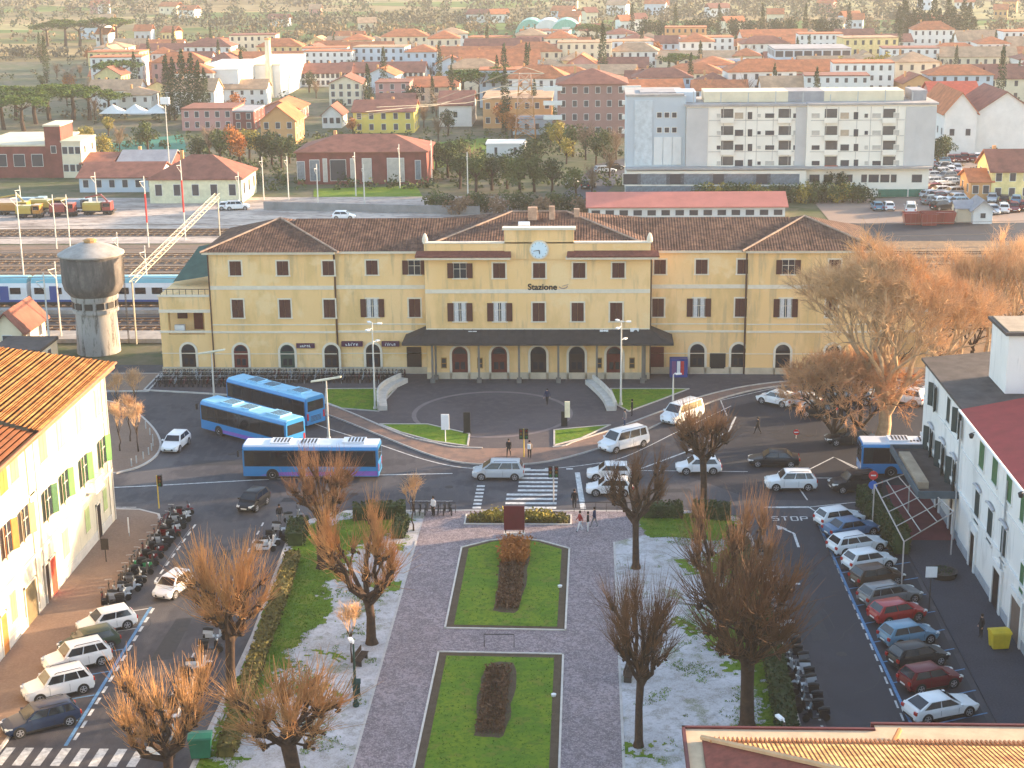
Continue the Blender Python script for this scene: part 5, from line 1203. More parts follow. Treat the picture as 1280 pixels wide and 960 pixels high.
# ================================================================ STREET FURNITURE
polem = mat('pale_pole', (.55,.53,.48), .6, .1, 2)
def lamp(px, py, H, label, arms=1, name='street_lamp', az=0, bm=polem, armlen=1.0, z=.13):
    p = at(px,py); t = thing(name, label, 'street lamp', (p.x,p.y,z))
    b = MB(); b.tube([(0,0,0),(0,0,1.2),(0,0,H)],[.13,.10,.06],8); b.tube([(0,0,0),(0,0,.25)],.2,8); link(b.mesh('pole',bm,40),'pole',t)
    if arms == 'double':
        b = MB(); b.tube([(-1.35,.0,H-.18),(0,0,H),(1.35,.0,H+.3)],[.09,.11,.09],6); b.obox((0,0,H+.05),2.9,.42,.10,M=Matrix.Rotation(-.16,3,'Y')); link(b.mesh('lamp_head',mat('cream_lamp',(.62,.56,.42),.6)),'lamp_head',t)
    elif arms == 'mast':
        for i,(dz,a) in enumerate(((0,0),(-.0,2.1),(-.5,4.2),(-1.9,1.0))):
            b = MB(); d=Vector((math.cos(a),math.sin(a),0)); b.tube([Vector((0,0,H+dz-.1)),Vector((0,0,H+dz-.1))+d*.55],.03,5); b.obox(Vector((0,0,H+dz-.1))+d*.75,.45,.3,.12,a); link(b.mesh('floodlight',whitem),'floodlight',t)
    else:
        b = MB(); d=Vector((math.cos(az),math.sin(az),0)); b.tube([(0,0,H),d*armlen*.6+Vector((0,0,H+.18)),d*armlen+Vector((0,0,H+.1))],.04,5); b.obox(d*(armlen+.2)+Vector((0,0,H+.05)),.6,.25,.12,az); link(b.mesh('lamp_head',whitem),'lamp_head',t)
    return t
lamp(469,513,9.0,'tall white floodlight mast on the left station lawn','mast')
lamp(776,508,8.8,'tall white floodlight mast on the right station lawn','mast')
lamp(411,551,5.9,'cream street lamp with a flat slanted double head above the middle bus','double')
lamp(268,500,5.0,'thin street lamp with a slanted double head by the bicycle rack','double')
lamp(841,512,2.9+.6,'short pale street lamp at the lower tip of the right lawn',1,az=0.3,armlen=.35)
lamp(948,462,9.5,'tall brown pole lamp standing against the right wing of the station',1,bm=pipem,az=1.6)
lamp(445,885,4.2,'dark green park lamp post on the left gravel',1,bm=mat('green_iron',(.02,.05,.04)),az=2,armlen=.3)
lamp(977,1000,4.6,'slim black lamp rising from the right gravel edge',1,bm=iron,az=2,armlen=.3)
for (X,Y,l) in ((287,305,'upper'),(419,462,'lower')):
    v = atx(*RQ(X,Y),XE-.9); t = thing('wall_lamp', f'{l} black wall lantern on a bracket on the white right building', 'wall lamp', tuple(v)); b=MB(); b.tube([(0,0,-.3),(0,0,.0)],[.12,.2],6); b.tube([(0,0,.0),(0,0,.12)],[.2,.03],6); link(b.mesh('lantern',iron),'lantern',t); b=MB(); b.tube([(0,0,.1),(.5,0,.2),(.78,0,-.1)],.025,4); link(b.mesh('bracket',iron),'bracket',t)
# curved benches
for poly,l in ((spline([(-19.6,164.2),(-20.9,161.2),(-21.2,158),(-20.6,153.6)],5),'left'),(spline([(.2,163.6),(1.2,160.4),(2.0,157.0),(2.4,153.6)],5),'right')):
    t = thing('curved_bench', f'long curved pale stone bench on the {l} side of the station forecourt', 'bench', (poly[0][0],poly[0][1],.13))
    s, bk_ = MB(), MB()
    for i in range(len(poly)-1):
        p,q=poly[i],poly[i+1]; d=math.hypot(q[0]-p[0],q[1]-p[1]); a=math.atan2(q[1]-p[1],q[0]-p[0]); c=((p[0]+q[0])/2,(p[1]+q[1])/2)
        s.obox((*c,.42),d+.03,.95,.5,a); nn=(-math.sin(a)*(-.42 if l=='left' else .42),math.cos(a)*(-.42 if l=='left' else .42)); bk_.obox((c[0]+nn[0],c[1]+nn[1],.72),d+.03,.2,.85,a)
    s.build('seat',stone,t); bk_.build('backrest',stone,t)
# totems, boards, bins, signs
def post_sign(px, py, H, label, cat='sign', w_=.6, h=.6, m_=whitem, z=.13, shape='rect', az=0, pm=steel, face=None):
    p = at(px,py); t = thing('sign_post' if cat=='sign' else cat.replace(' ','_'), label, cat, (p.x,p.y,z), az); b=MB(); b.tube([(0,0,0),(0,0,H)],.04,6); link(b.mesh('pole',pm),'pole',t)
    b = MB()
    if shape=='rect': b.box(-w_/2,w_/2,-.07,-.04,H-h,H)
    else: b.tube([(0,-.07,H-h/2),(0,-.04,H-h/2)],w_/2,20)
    o = link(b.mesh('panel',m_),'panel',t)
    if face: face(o,H,h)
    return t
p = at(557,554); t = thing('information_totem','white information totem on the left front lawn','totem',(p.x,p.y,.15)); b=MB(); b.tube([(0,0,0),(0,0,1.3)],.05,6); link(b.mesh('pole',whitem),'pole',t); b=MB(); b.box(-.38,.38,-.07,.07,1.2,2.7); link(b.mesh('panel',whitem),'panel',t)
p = at(584,543); t = thing('black_totem','tall black information pillar beside the left front lawn','totem',(p.x,p.y,.13)); b=MB(); b.box(-.32,.32,-.12,.12,.1,2.1,0); link(b.mesh('panel',black),'panel',t); b=MB(); b.box(-.4,.4,-.2,.2,0,.12); link(b.mesh('base',iron),'base',t)
p = at(706,534); t = thing('lit_totem','black pillar with a pale glowing panel beside the right front lawn','totem',(p.x,p.y,.13)); b=MB(); b.box(-.35,.25,-.15,.15,0,1.5); link(b.mesh('case',black),'case',t); b=MB(); b.box(.0,.5,-.18,-.02,.9,2.5); link(b.mesh('panel',mat('warm_panel',(.85,.72,.5),.6)),'panel',t)
# traffic lights
def tlight(px, py, H, label, double=True, pm=None):
    p = at(px,py); t = thing('traffic_light', label, 'traffic light', (p.x,p.y,.13)); b=MB(); b.tube([(0,0,0),(0,0,H)],.06,6); link(b.mesh('pole',pm or mat('yellow_pole',(.55,.38,.06),.6)),'pole',t)
    for s in ((-1,1) if double else (1,)):
        b=MB(); b.box(min(s*.08,s*.42),max(s*.08,s*.42),-.15,.15,H-.95,H+.05,0); o=link(b.mesh('signal_head',black),'signal_head',t)
        for i in range(3): b=MB(); b.tube([(s*.25,-.19,H-.15-i*.3),(s*.25,-.15,H-.15-i*.3)],.11,10); l=bpy.data.objects.new('lens',b.mesh('lens',[mat('red_lens',(.12,.01,.01),.3),mat('amber_lens',(.12,.06,.01),.3),mat('green_lens',(.01,.10,.04),.3)][i])); COL.objects.link(l); l.parent=o
tlight(655,573,2.7,'yellow pole traffic light at the far end of the zebra crossing')
tlight(692,630,3.2,'grey pole traffic light at the near right end of the zebra crossing',True,steel)
tlight(199,637,2.9,'traffic light on the corner of the left pavement',False)
def noent(o,H,h):
    b=MB(); b.box(-.2,.2,-.09,-.071,H-h/2-.05,H-h/2+.05); q=bpy.data.objects.new('bar',b.mesh('bar',whitem)); COL.objects.link(q); q.parent=o
redsg = mat('red_sign',(.55,.03,.03),.5,.03,2); blusg = mat('blue_sign',(.03,.12,.45),.5,.03,2)
post_sign(995,548,.9,'small no entry sign standing low on the tarmac before the plane tree','sign',.55,.55,redsg,0,'disc',face=noent)
t = post_sign(1089,645,3.9,'no entry sign over a blue sign on the pole by the tall hedge','sign',.75,.75,redsg,0,'disc',face=noent); b=MB(); b.tube([(0,-.07,2.7),(0,-.04,2.7)],.36,20); link(b.mesh('blue_panel',blusg),'blue_panel',t)
post_sign(1161,765,3.3,'white square sign on a dark pole on the right pavement','sign',.8,.8,whitem,.13,pm=iron)
post_sign(162,672,1.6,'slim white post on the left pavement','bollard',.1,1.3,whitem,.13)
post_sign(133,704,1.9,'pair of dark parking meter boxes on the left pavement','meter',.6,.9,iron,.13,pm=iron)
for x in (1.75,-1.65):
    pass
b = MB(); 
v = at(165,556); 
for i in range(9):
    a = spline([(-40.6,136.0),(-39.9,139.3),(-40.6,143.4),(-43.1,149.0)],3)[i]; t = thing('bollard', f'small kerb bollard, {ordn(i)} from the near end of the left island kerb', 'bollard', (a[0]-.7,a[1],.13), 0, 'bollards on the left island'); b=MB(); b.tube([(0,0,0),(0,0,.7)],[.07,.06],6); link(b.mesh('post',steel),'post',t)
# maroon city sign on the plaza
t = thing('city_sign','maroon upright billboard with white lettering standing at the head of the plaza','billboard',(-5.8,119.2,.13))
b=MB(); b.box(-.85,.85,-.25,.25,0,.18); link(b.mesh('base',stone),'base',t)
b=MB(); b.box(-.82,.82,-.08,.08,.45,2.45); o=link(b.mesh('panel',mat('maroon_panel',(.13,.02,.025),.5)),'panel',t)
for x_,z_,w_,h_,n_,sl_ in ((-.35,2.2,.6,.16,5,-.05),(.1,1.75,.62,.26,4,-.25),(.05,1.3,.6,.32,3,-.2),(-.4,.85,.45,.16,4,-.2)): marks(o, x_, -.085, z_, w_, h_, n_, whitem, int(z_*10), slant=sl_)
for x in (-.7,.7): b=MB(); b.tube([(x,0,0),(x,0,.45)],.05,6); link(b.mesh('leg',iron),'leg',t)
# small arch frame between beds
t = thing('hoop_barrier','low metal hoop barrier between the two lawn beds','barrier',(-5.9,98.4,.13)); b=MB(); b.tube([(-1,0,0),(-1,0,.9),(1,0,.9),(1,0,0)],.035,5); link(b.mesh('hoop',iron),'hoop',t)
# spot lamps in beds
for x,y,l in ((-2.0,108.6,'far'),(-2.1,91.2,'near')): t = thing('ground_spotlight',f'small white ground spotlight at the right edge of the {l} lawn bed','spotlight',(x,y,.16)); b=MB(); b.tube([(0,0,0),(0,0,.14),(0,0,.16)],[.14,.17,.1],8); link(b.mesh('lamp',whitem),'lamp',t)
# bins
def bin_(px,py,w_,d,h,m_,label,z=.13):
    p = at(px,py); t = thing('waste_bin',label,'bin',(p.x,p.y,z),.15); b=MB(); b.add([(-w_*.42,-d*.42,.1),(w_*.42,-d*.42,.1),(w_*.42,d*.42,.1),(-w_*.42,d*.42,.1),(-w_/2,-d/2,h),(w_/2,-d/2,h),(w_/2,d/2,h),(-w_/2,d/2,h)],[(0,3,2,1),(0,1,5,4),(1,2,6,5),(2,3,7,6),(3,0,4,7),(4,5,6,7)]); link(b.mesh('tub',m_),'tub',t)
    b=MB(); b.xprof([(-d/2-.05,h),(-d/2,h+.1),(0,h+.2),(d/2,h+.12),(d/2+.03,h)],-w_/2-.04,w_/2+.04); link(b.mesh('lid',m_),'lid',t)
    for s in (-1,1): b=MB(); b.tube([(s*w_*.38,0,.1),(s*w_*.38+.06*s,0,.1)],.1,8); link(b.mesh('wheel',black),'wheel',t)
bin_(1248,812,1.25,.95,1.15,mat('yellow_bin',(.60,.42,.02),.5),'yellow wheeled waste container beside the doorway of the white building')
bin_(252,948,1.3,1.0,1.3,mat('green_bin',(.01,.13,.08),.5),'green wheeled waste container under the lower left pollarded tree')
bin_(446,872,.5,.5,.95,mat('dark_green_bin',(.01,.04,.035),.5),'small dark green litter bin at the foot of the park lamp')
for px in (616,700): bin_(px,474,.5,.5,.9,black,f'black litter bin under the canopy {"left" if px<650 else "right"} of the central station door')
# benches in the park
for i,(px,py,l) in enumerate(((452,830,'by the litter bin on the left gravel'),(787,850,'at the foot of the tall dark tree on the right gravel'))):
    p=at(px,py); t=thing('park_bench',f'dark park bench {l}','bench',(p.x,p.y,.13),R(80)); b=MB()
    b.box(-.8,.8,-.25,.25,.40,.46); link(b.mesh('seat',bark),'seat',t); b=MB(); b.box(-.8,.8,.24,.30,.5,.85); link(b.mesh('backrest',bark),'backrest',t)
    for s in (-.65,.65): b=MB(); b.box(s-.04,s+.04,-.22,.28,0,.40); link(b.mesh('leg',iron),'leg',t)
# parasol-like round planter, right pavement
p = at(1178,722); t=thing('round_planter','low round dark planter on the right pavement below the maroon terrace','planter',(p.x,p.y,.13)); b=MB(); b.lathe([(0,.0),(.95,0),(1.1,.45),(1.0,.45),(.9,.35),(0,.35)],(0,0,0),20); link(b.mesh('pot',iron,40),'pot',t); b=MB(); random.seed(1); leafcloud(b,(0,0,.4),(.9,.9,.25),160,.08); link(b.mesh('leaves',leafd),'leaves',t)
# ================================================================ PEOPLE
skin = mat('skin', (.45,.27,.19), .6, .05, 3); hairm = mat('dark_hair', (.02,.013,.01), .7, .2, 5)
def cloth(n,c): return mat(n,c,.9,.15,4)
def person(px, py, face, label, top, bot, pose='stand', z=.13, H=1.74, bag=None, loc=None):
    p = loc or at(px,py,z); t = thing('person', label, 'person', (p[0],p[1],z), R(face))
    st_ = {'stand':(0,0,.05),'walk':(.30,-.30,.22),'walk2':(-.22,.26,.18),'sit':(0,0,0)}[pose]
    V=[];E=[];Rr=[]
    def a(co,r,par=None):
        V.append(co); Rr.append(r); 
        if par is not None: E.append((par,len(V)-1))
        return len(V)-1
    pel=a((0,0,.93),.135); ab=a((.0,0,1.08),.125,pel); ch=a((.01,0,1.28),.15,ab); nk0=a((0,0,1.43),.085,ch); nk=a((.01,0,1.50),.055,nk0); hd=a((.02,0,1.60),.088,nk); a((.02,0,1.68),.075,hd)
    for s,sw in ((-1,st_[0]),(1,st_[1])):
        h=a((0,s*.10,.88),.105,pel); k=a((sw*.55+.02,s*.105,.49),.065,h); an=a((sw*1.0-(.05 if sw<0 else 0),s*.105,.09+(.05 if sw<0 else 0)),.04,k); a((sw*1.0+.13,s*.115,.04+(.02 if sw<0 else 0)),.035,an)
    for s,sw in ((-1,-st_[0]),(1,-st_[1])):
        sh=a((0,s*.19,1.38),.068,ch); el=a((sw*.4-.03,s*.25,1.11),.048,sh); wr=a((sw*.9+.08,s*.25,.87),.03,el); pa=a((sw*.95+.10,s*.25,.80),.033,wr)
    me=bpy.data.meshes.new('b'); me.from_pydata(V,E,[]); o=bpy.data.objects.new('b',me); COL.objects.link(o)
    md=o.modifiers.new('s','SKIN'); sv=me.skin_vertices[0].data
    for i,r in enumerate(Rr): sv[i].radius=(r,r*(1.25 if i in (1,2) else 1))
    sv[0].use_root=True; o.modifiers.new('d','SUBSURF').levels=1; bpy.context.view_layer.update()
    dg=bpy.context.evaluated_depsgraph_get(); m2=bpy.data.meshes.new_from_object(o.evaluated_get(dg)); bpy.data.objects.remove(o); m2.materials.clear(); [m2.materials.append(q_) for q_ in (skin,top,bot,black)]
    bm=bmesh.new(); bm.from_mesh(m2)
    for s,sw in ((-1,-st_[0]),(1,-st_[1])):    # five short fingers per hand
        base=Vector((sw*.95+.10,s*.25,.79))
        for f in range(5):
            q=MB(); th=f==4; o_=Vector(((f-1.5)*.018,0,-.01)) if not th else Vector((.035,0,.03)); L=(.06,.07,.065,.05,.045)[f]
            q.tube([base+o_,base+o_+Vector((.01+.03*th,-s*.01,-L*.6)),base+o_+Vector((.02+.02*th,-s*.025,-L))],[.010,.009,.006],5)
            vs=[bm.verts.new(v) for v in q.v]
            for fc in q.f: bm.faces.new([vs[i] for i in fc])
    nz=MB(); nz.add([(.10,-.014,1.585),(.10,.014,1.585),(.125,0,1.58),(.10,0,1.625)],[(0,1,2),(0,2,3),(1,3,2)]); vs=[bm.verts.new(v) for v in nz.v]
    for fc in nz.f: bm.faces.new([vs[i] for i in fc])
    for f in bm.faces:
        c=f.calc_center_median(); hand = abs(c.y)>.19 and c.z<.86
        f.material_index = 3 if (c.z<.10) else 0 if (c.z>1.475 or hand) else 2 if c.z<.90 else 1
        f.smooth=True
    bm.to_mesh(m2); bm.free()
    m2.name='body'; link(m2,'body',t)
    b=MB(); b.lathe([(.0,.115),(.06,.10),(.095,.055),(.105,0),(.1,-.05),(.07,-.09)],(-.005,0,1.645),12); me=b.mesh('hair',hairm,60); link(me,'hair',t)
    t.scale=(H/1.74,)*3
    if bag: b=MB(); b.obox((-.22,0,1.2),.16,.3,.42); link(b.mesh('backpack',bag),'backpack',t)
    return t
blk=cloth('black_cloth',(.015,.015,.018)); nav=cloth('navy_cloth',(.02,.03,.07)); jean=cloth('blue_jeans',(.05,.08,.15)); red_=cloth('red_cloth',(.30,.03,.03)); gry=cloth('grey_cloth',(.15,.15,.16)); wht=cloth('white_cloth',(.65,.65,.65)); crm=cloth('tan_cloth',(.35,.26,.18))
person(636,571,260,'person in dark clothes walking left of the yellow traffic light toward the crossing',blk,blk,'walk')
person(662,573,80,'person with a light bag standing right of the yellow traffic light',crm,blk,'stand',bag=wht)
person(684,506,250,'person in navy walking across the middle of the forecourt',nav,blk,'walk2')
person(683,472,270,'person in black standing at the central station doorway',blk,blk)
person(781,533,200,'person in grey beside the lower tip of the right bench',gry,jean,'stand')
person(790,520,180,'person in black just behind the grey one at the right bench tip',blk,blk,'stand')
person(947,543,190,'person in black walking across the tarmac before the plane tree',blk,blk,'walk',z=.01)
person(542,645,230,'person in white top standing at the left of the plaza by the hedge',wht,blk,'stand')
person(718,636,90,'lone person in black waiting behind the group of three at the crossing',blk,blk,'stand')
person(725,664,200,'leftmost of the three young people chatting, red collar and pale trousers',red_,wht,'walk2')
person(735,665,180,'middle of the three young people, black jacket and light jeans',blk,wht,'stand')
person(743,659,160,'rightmost of the three young people, pink hat and dark jacket',nav,gry,'walk2')
person(1226,797,200,'person in black standing by the doorway beside the yellow bin',blk,blk)
person(398,466,260,'person in pink standing at the downpipe of the left wing',cloth('pink_cloth',(.4,.15,.2)),jean)
person(350,655,300,'rider in black beside the silver scooters at the park corner',blk,gry,'stand',z=.01)
# ================================================================ RAILWAY
ballast = ground_mat('ballast', [(.05,.42,.6,(.20,.12,.075),.8,(.3,1,1)),(.3,.45,.6,(.11,.085,.07),.7,(.2,1,1)),(3,.4,.6,(.19,.15,.12),.5)], (.15,.115,.09), bump=.8)
darkbal = ground_mat('dark_ballast', [(.4,.45,.6,(.10,.09,.085),.7,(.3,1,1)),(4,.4,.6,(.05,.045,.045),.5)], (.07,.06,.058), bump=.8)
apron = ground_mat('pale_yard', [(.05,.42,.6,(.50,.43,.37),.8,(.4,1,1)),(.25,.48,.60,(.20,.165,.145),.85,(.3,1,1)),(1.1,.5,.62,(.13,.11,.10),.6,(.5,1,1)),(2,.45,.6,(.38,.32,.28),.4)], (.40,.335,.295))
rustr = mat('rusty_rail', (.17,.08,.04), .7, .3, .5); railt = mat('rail_top', (.55,.36,.2), .35, .2, .4, metal=.5); sleep = mat('sleeper', (.20,.15,.11), .9, .4, .6)
sheet('rail_yard_ground', rect(-190,150,183,245), -.02, ballast)
sheet('near_track_bed', rect(-190,150,186.2,196.2), .0, darkbal)
sheet('goods_yard', rect(-190,-12,246,292), .01, apron)
sheet('goods_yard_dark', rect(-190,-30,252,259), .02, darkbal)
sheet('service_road', rect(-30,150,246,262), .01, asph2)
sheet('east_parking', [(40,262),(110,262),(112,350),(62,350),(61.5,290),(40,285)], .0, ground_mat('worn_tarmac', [(.1,.4,.6,(.30,.22,.17),.7)], (.22,.17,.15)))
sheet('east_shrub_ground', rect(40,150,171,246), .005, ground_mat('dry_scrub', [(.1,.4,.6,(.30,.19,.10),.8),(.8,.4,.6,(.15,.10,.06),.7)], (.24,.15,.085), bump=.8))
b = MB(); b.box(-190,-47,197,198.6,0,.55); b.box(-190,-47.5,182,186.2,0,.5); struct('platform', b, conc)
b = MB(); b.box(-47,37,182,186.2,0,.5); struct('platform', b, conc)
def track(y, x0=-190, x1=150, z=0):
    b = MB(); s = MB()
    for d in (-.72,.72): b.box(x0,x1,y+d-.05,y+d+.05,z+.12,z+.26,0); b.box(x0,x1,y+d-.035,y+d+.035,z+.26,z+.275,1)
    for i in range(int((x1-x0)/1.3)): s.box(x0+i*1.3,x0+i*1.3+.3,y-1.25,y+1.25,z,z+.13)
    struct('rails', b, [rustr, railt]); struct('sleepers', s, sleep)
for y in (189,193.2,201.2): track(y)
for y in (207.5,212,216.5,221,226,231,236): track(y)
for y in (254,257): track(y, -190, -30)
trb = paint('train_teal', (.16,.38,.44)); trw = paint('train_white', (.60,.63,.66)); trn = paint('train_navy', (.03,.07,.25))
def coach(x0, x1, y, label, nose=False):
    t = thing('train_coach', label, 'train coach', ((x0+x1)/2,y,.3), 0, 'coaches of the pale blue train'); b = MB(); L=(x1-x0)/2
    b.xprof([(-1.4,.7),(-1.45,2.6),(-1.3,3.2),(1.3,3.2),(1.45,2.6),(1.4,.7)],-L,L); link(b.mesh('body',trw),'body',t)
    b = MB(); b.xprof([(-1.32,3.17),(-1.1,3.65),(-.5,3.9),(.5,3.9),(1.1,3.65),(1.32,3.17)],-L-.02,L+.02); link(b.mesh('roof',trb),'roof',t)
    b = MB(); b.box(-L,L,-1.47,-1.40,.72,1.0); link(b.mesh('stripe',trn),'stripe',t)
    n = int(L*2/2.2)
    for i in range(n):
        b = MB(); x=-L+1.1+i*2.2; b.box(x-.7,x+.7,-1.47,-1.44,1.75,2.6); link(b.mesh('window',carglass),'window',t)
    for x in (-L+3,L-3): b=MB(); b.box(x-.6,x+.6,-1.48,-1.45,.7,2.8); link(b.mesh('door',trn),'door',t)
    for x in (-L+2.5,-L+4.5,L-2.5,L-4.5): b=MB(); b.tube([(x,-.8,.42),(x,.8,.42)],.42,12); link(b.mesh('wheel',iron),'wheel',t)
    b=MB(); b.box(-L+.5,L-.5,-1.2,1.2,.35,.75); link(b.mesh('underframe',iron),'underframe',t)
for i,(a,c) in enumerate(((-49,-27),(-72,-49.6),(-95,-72.6),(-118,-95.6))): coach(a,c,201.2,f'pale blue and white train coach behind the water tower, {ordn(i)} from the right')
# masts and wires
def mast(px, pyb, pyt, label, m_=polem, arm=True, name='catenary_mast', r=.13, red=False):
    p = at(px,pyb); H = max(3,aty(px,pyt,p.y).z); t = thing(name, label, 'mast', (p.x,p.y,0)); b=MB(); b.tube([(0,0,0),(0,0,H)],[r,r*.7],6); link(b.mesh('pole',m_),'pole',t)
    if arm:
        b=MB(); b.tube([(0,0,H-.8),(0,-2.6,H-.5)],.05,4); b.tube([(0,0,H-2),(0,-2.4,H-.7)],.04,4); link(b.mesh('bracket',m_),'bracket',t)
    if red: b=MB(); b.tube([(0,0,H*.35),(0,0,H*.75)],r*1.2,6); link(b.mesh('red_band',redsg),'red_band',t)
    return p, H
MS = [(30,348,240,0),(71,311,243,0),(88,311,243,0),(186,309,220,1),(232,300,200,1),(64,450,341,0),(77,425,327,0),(186,381,307,0),(213,225,130,0),(150,345,290,0),(27,262,232,0),(361,250,195,0),(445,245,190,0),(500,235,180,0),(585,250,190,0),(398,262,205,0),(540,230,175,0),(122,262,215,0),(300,262,215,0),(330,250,196,0),(456,260,205,0)]
for i,(px,b_,t_,rd) in enumerate(MS):
    nm = 'red and white banded mast' if rd else 'pale overhead line mast' if i not in (8,) else 'stadium light mast with white head'
    mast(px,b_,t_,f'{nm} {["left of the water tower by the train","far left pair, left one","far left pair, right one","above the terrace at left","beside the slanted gantry","just left of the tower shaft","between the tower and the left mast","right of the tower by the coach","rising beyond the grey shed","behind the tower lid","at the left picture edge by the machines","left of the brick hall door","before the brick hall centre","before the brick hall right end","on the lawn behind the station centre","before the brick hall left window","by the rail machines","behind the cream yard building","between cream building and brick hall","behind the left station roof"][i if i<20 else 19]}' if i<20 else 'pale mast before the brick hall right window', red=bool(rd), arm=(i!=8))
v = at(213,225); H = aty(213,130,v.y).z; t = thing('floodlight_head','white floodlight cluster on top of the tall stadium mast','floodlight',(v.x,v.y,H)); b=MB(); b.box(-.9,.9,-.3,.3,0,1.3); link(b.mesh('lamp',whitem),'lamp',t)
p1,p2 = at(165,353,7.5), at(272,247,7.5)
t = thing('lattice_gantry','pale yellow lattice gantry beam slanting over the tracks behind the terrace','gantry',(p1.x,p1.y,0)); b=MB(); q1,q2 = Vector((0,0,7.5)), p2-p1+Vector((0,0,7.5)); off=[Vector((-.35,0,0)),Vector((.35,0,0)),Vector((-.35,0,.7)),Vector((.35,0,.7))]
for o_ in off: b.tube([q1+o_,q2+o_],.05,4)
N=26
for i in range(N):
    a_,c_=q1.lerp(q2,i/N),q1.lerp(q2,(i+1)/N); b.tube([a_+off[0],c_+off[1]],.025,3); b.tube([a_+off[2],c_+off[3]],.025,3); b.tube([a_+off[0],c_+off[2]],.025,3); b.tube([a_+off[3],c_+off[1]],.025,3)
gm = mat('pale_yellow_steel',(.48,.43,.33),.6); link(b.mesh('beam',gm),'beam',t)
for q in (q1,q2): b=MB(); b.tube([(q.x,q.y,0),(q.x,q.y,7.5)],.11,6); link(b.mesh('leg',gm),'leg',t)
wm_ = mat('overhead_wire',(.20,.17,.14),.5)
for i,y in enumerate((189,201.2,207.5,216.5,226)):
    b=MB(); 
    for k in range(8):
        xa=-190+k*42; b.tube([(xa,y,6.6),(xa+21,y,6.2),(xa+42,y,6.6)],.04,3,0,False)
    o=b.build('overhead_wire',wm_); tag(o,f'thin overhead contact wire above the {ordn(i)} electrified track behind the station','wire')
# rail machines
oran = paint('machine_orange',(.42,.19,.04)); yelm = paint('machine_yellow',(.42,.30,.06)); gryb = paint('machine_grey_blue',(.20,.27,.32)); redm = paint('machine_red',(.26,.05,.04))
def machine(px,py,L,m1,m2,label,boom=False,rz=0):
    L*=.95; p=at(px,py); t=thing('rail_machine',label,'work vehicle',(p.x,p.y,.0),rz,'rail machines in the goods yard'); t.scale=(.85,.85,.7); b=MB(); b.box(-L/2,L/2,-1.2,1.2,.8,1.2,0); link(b.mesh('chassis',iron),'chassis',t)
    b=MB(); b.xprof([(-1.2,1.2),(-1.25,2.6),(-.9,3.1),(.9,3.1),(1.25,2.6),(1.2,1.2)],-L/2+.3,L*.1); link(b.mesh('hopper',m1),'hopper',t)
    b=MB(); b.box(L*.16,L*.42,-1.15,1.15,1.2,3.3,0); b.box(L*.18,L*.40,-1.17,-1.15,2.1,3.0,1); link(b.mesh('cab',[m2,carglass]),'cab',t)
    if boom: b=MB(); b.tube([(L*.3,0,3.2),(L*.1,0,5.0),(-L*.4,0,4.2)],.22,5); link(b.mesh('boom',m2),'boom',t)
    for x in (-L*.38,-L*.22,L*.22,L*.38): b=MB(); b.tube([(x,-1,.45),(x,1,.45)],.45,12); link(b.mesh('wheel',black),'wheel',t)
for a in ((18,268,8,oran,yelm,'orange and yellow rail machine at the left picture edge',True),(38,272,6,yelm,oran,'small yellow track machine beside the grey tank wagon'),(42,262,7,gryb,gryb,'grey blue tank wagon among the orange machines'),(62,264,9,yelm,yelm,'long bright yellow rail wagon in the middle of the machines'),(80,270,6,redm,redm,'dark red wagon chassis below the yellow wagon'),(100,264,6,gryb,gryb,'grey cabin wagon right of the yellow wagon'),(124,268,7,yelm,redm,'yellow excavator with raised boom at the right of the machines',True)): machine(*a)
# ================================================================ BACKGROUND BUILDINGS
orr = mat('orange_red_roof',(.42,.14,.06),.9,.35,.5,detail=8); brr = mat('brown_red_roof',(.22,.085,.06),.9,.35,.5,detail=8); pkr = mat('pink_red_roof',(.50,.17,.13),.9,.12,.3); gyr = mat('grey_roof',(.30,.29,.30),.9,.2,.4); tnr = mat('tan_roof',(.40,.25,.15),.9,.3,.4)
wW = mat('far_white_wall',(.66,.65,.62),.9,.08,.4); wC = mat('far_cream_wall',(.68,.58,.42),.9,.1,.4); wY = mat('far_yellow_wall',(.68,.54,.12),.9,.1,.4); wP = mat('far_pink_wall',(.50,.25,.22),.9,.1,.4); wO = mat('far_ochre_wall',(.55,.30,.13),.9,.1,.4); wR = mat('far_brick_wall',(.19,.06,.05),.9,.25,.6,detail=8); wB = mat('far_pale_blue_wall',(.48,.54,.60),.9,.08,.4); wM = mat('mauve_wall',(.30,.17,.15),.9,.12,.4)
fglass = mat('far_window',(.05,.05,.06),.4,.2,.5)
def fwin(w,h,m_=None,fr=None):
    fr = fr or wW; m_ = m_ or fglass
    def f(b): b.box(-w/2-.08,w/2+.08,-.05,.01,-h/2-.08,h/2+.08,1); b.box(-w/2,w/2,-.07,-.05,-h/2,h/2,0)
    return wmesh(f'window|far{w}{h}{m_.name}{fr.name}', f, [m_, fr])
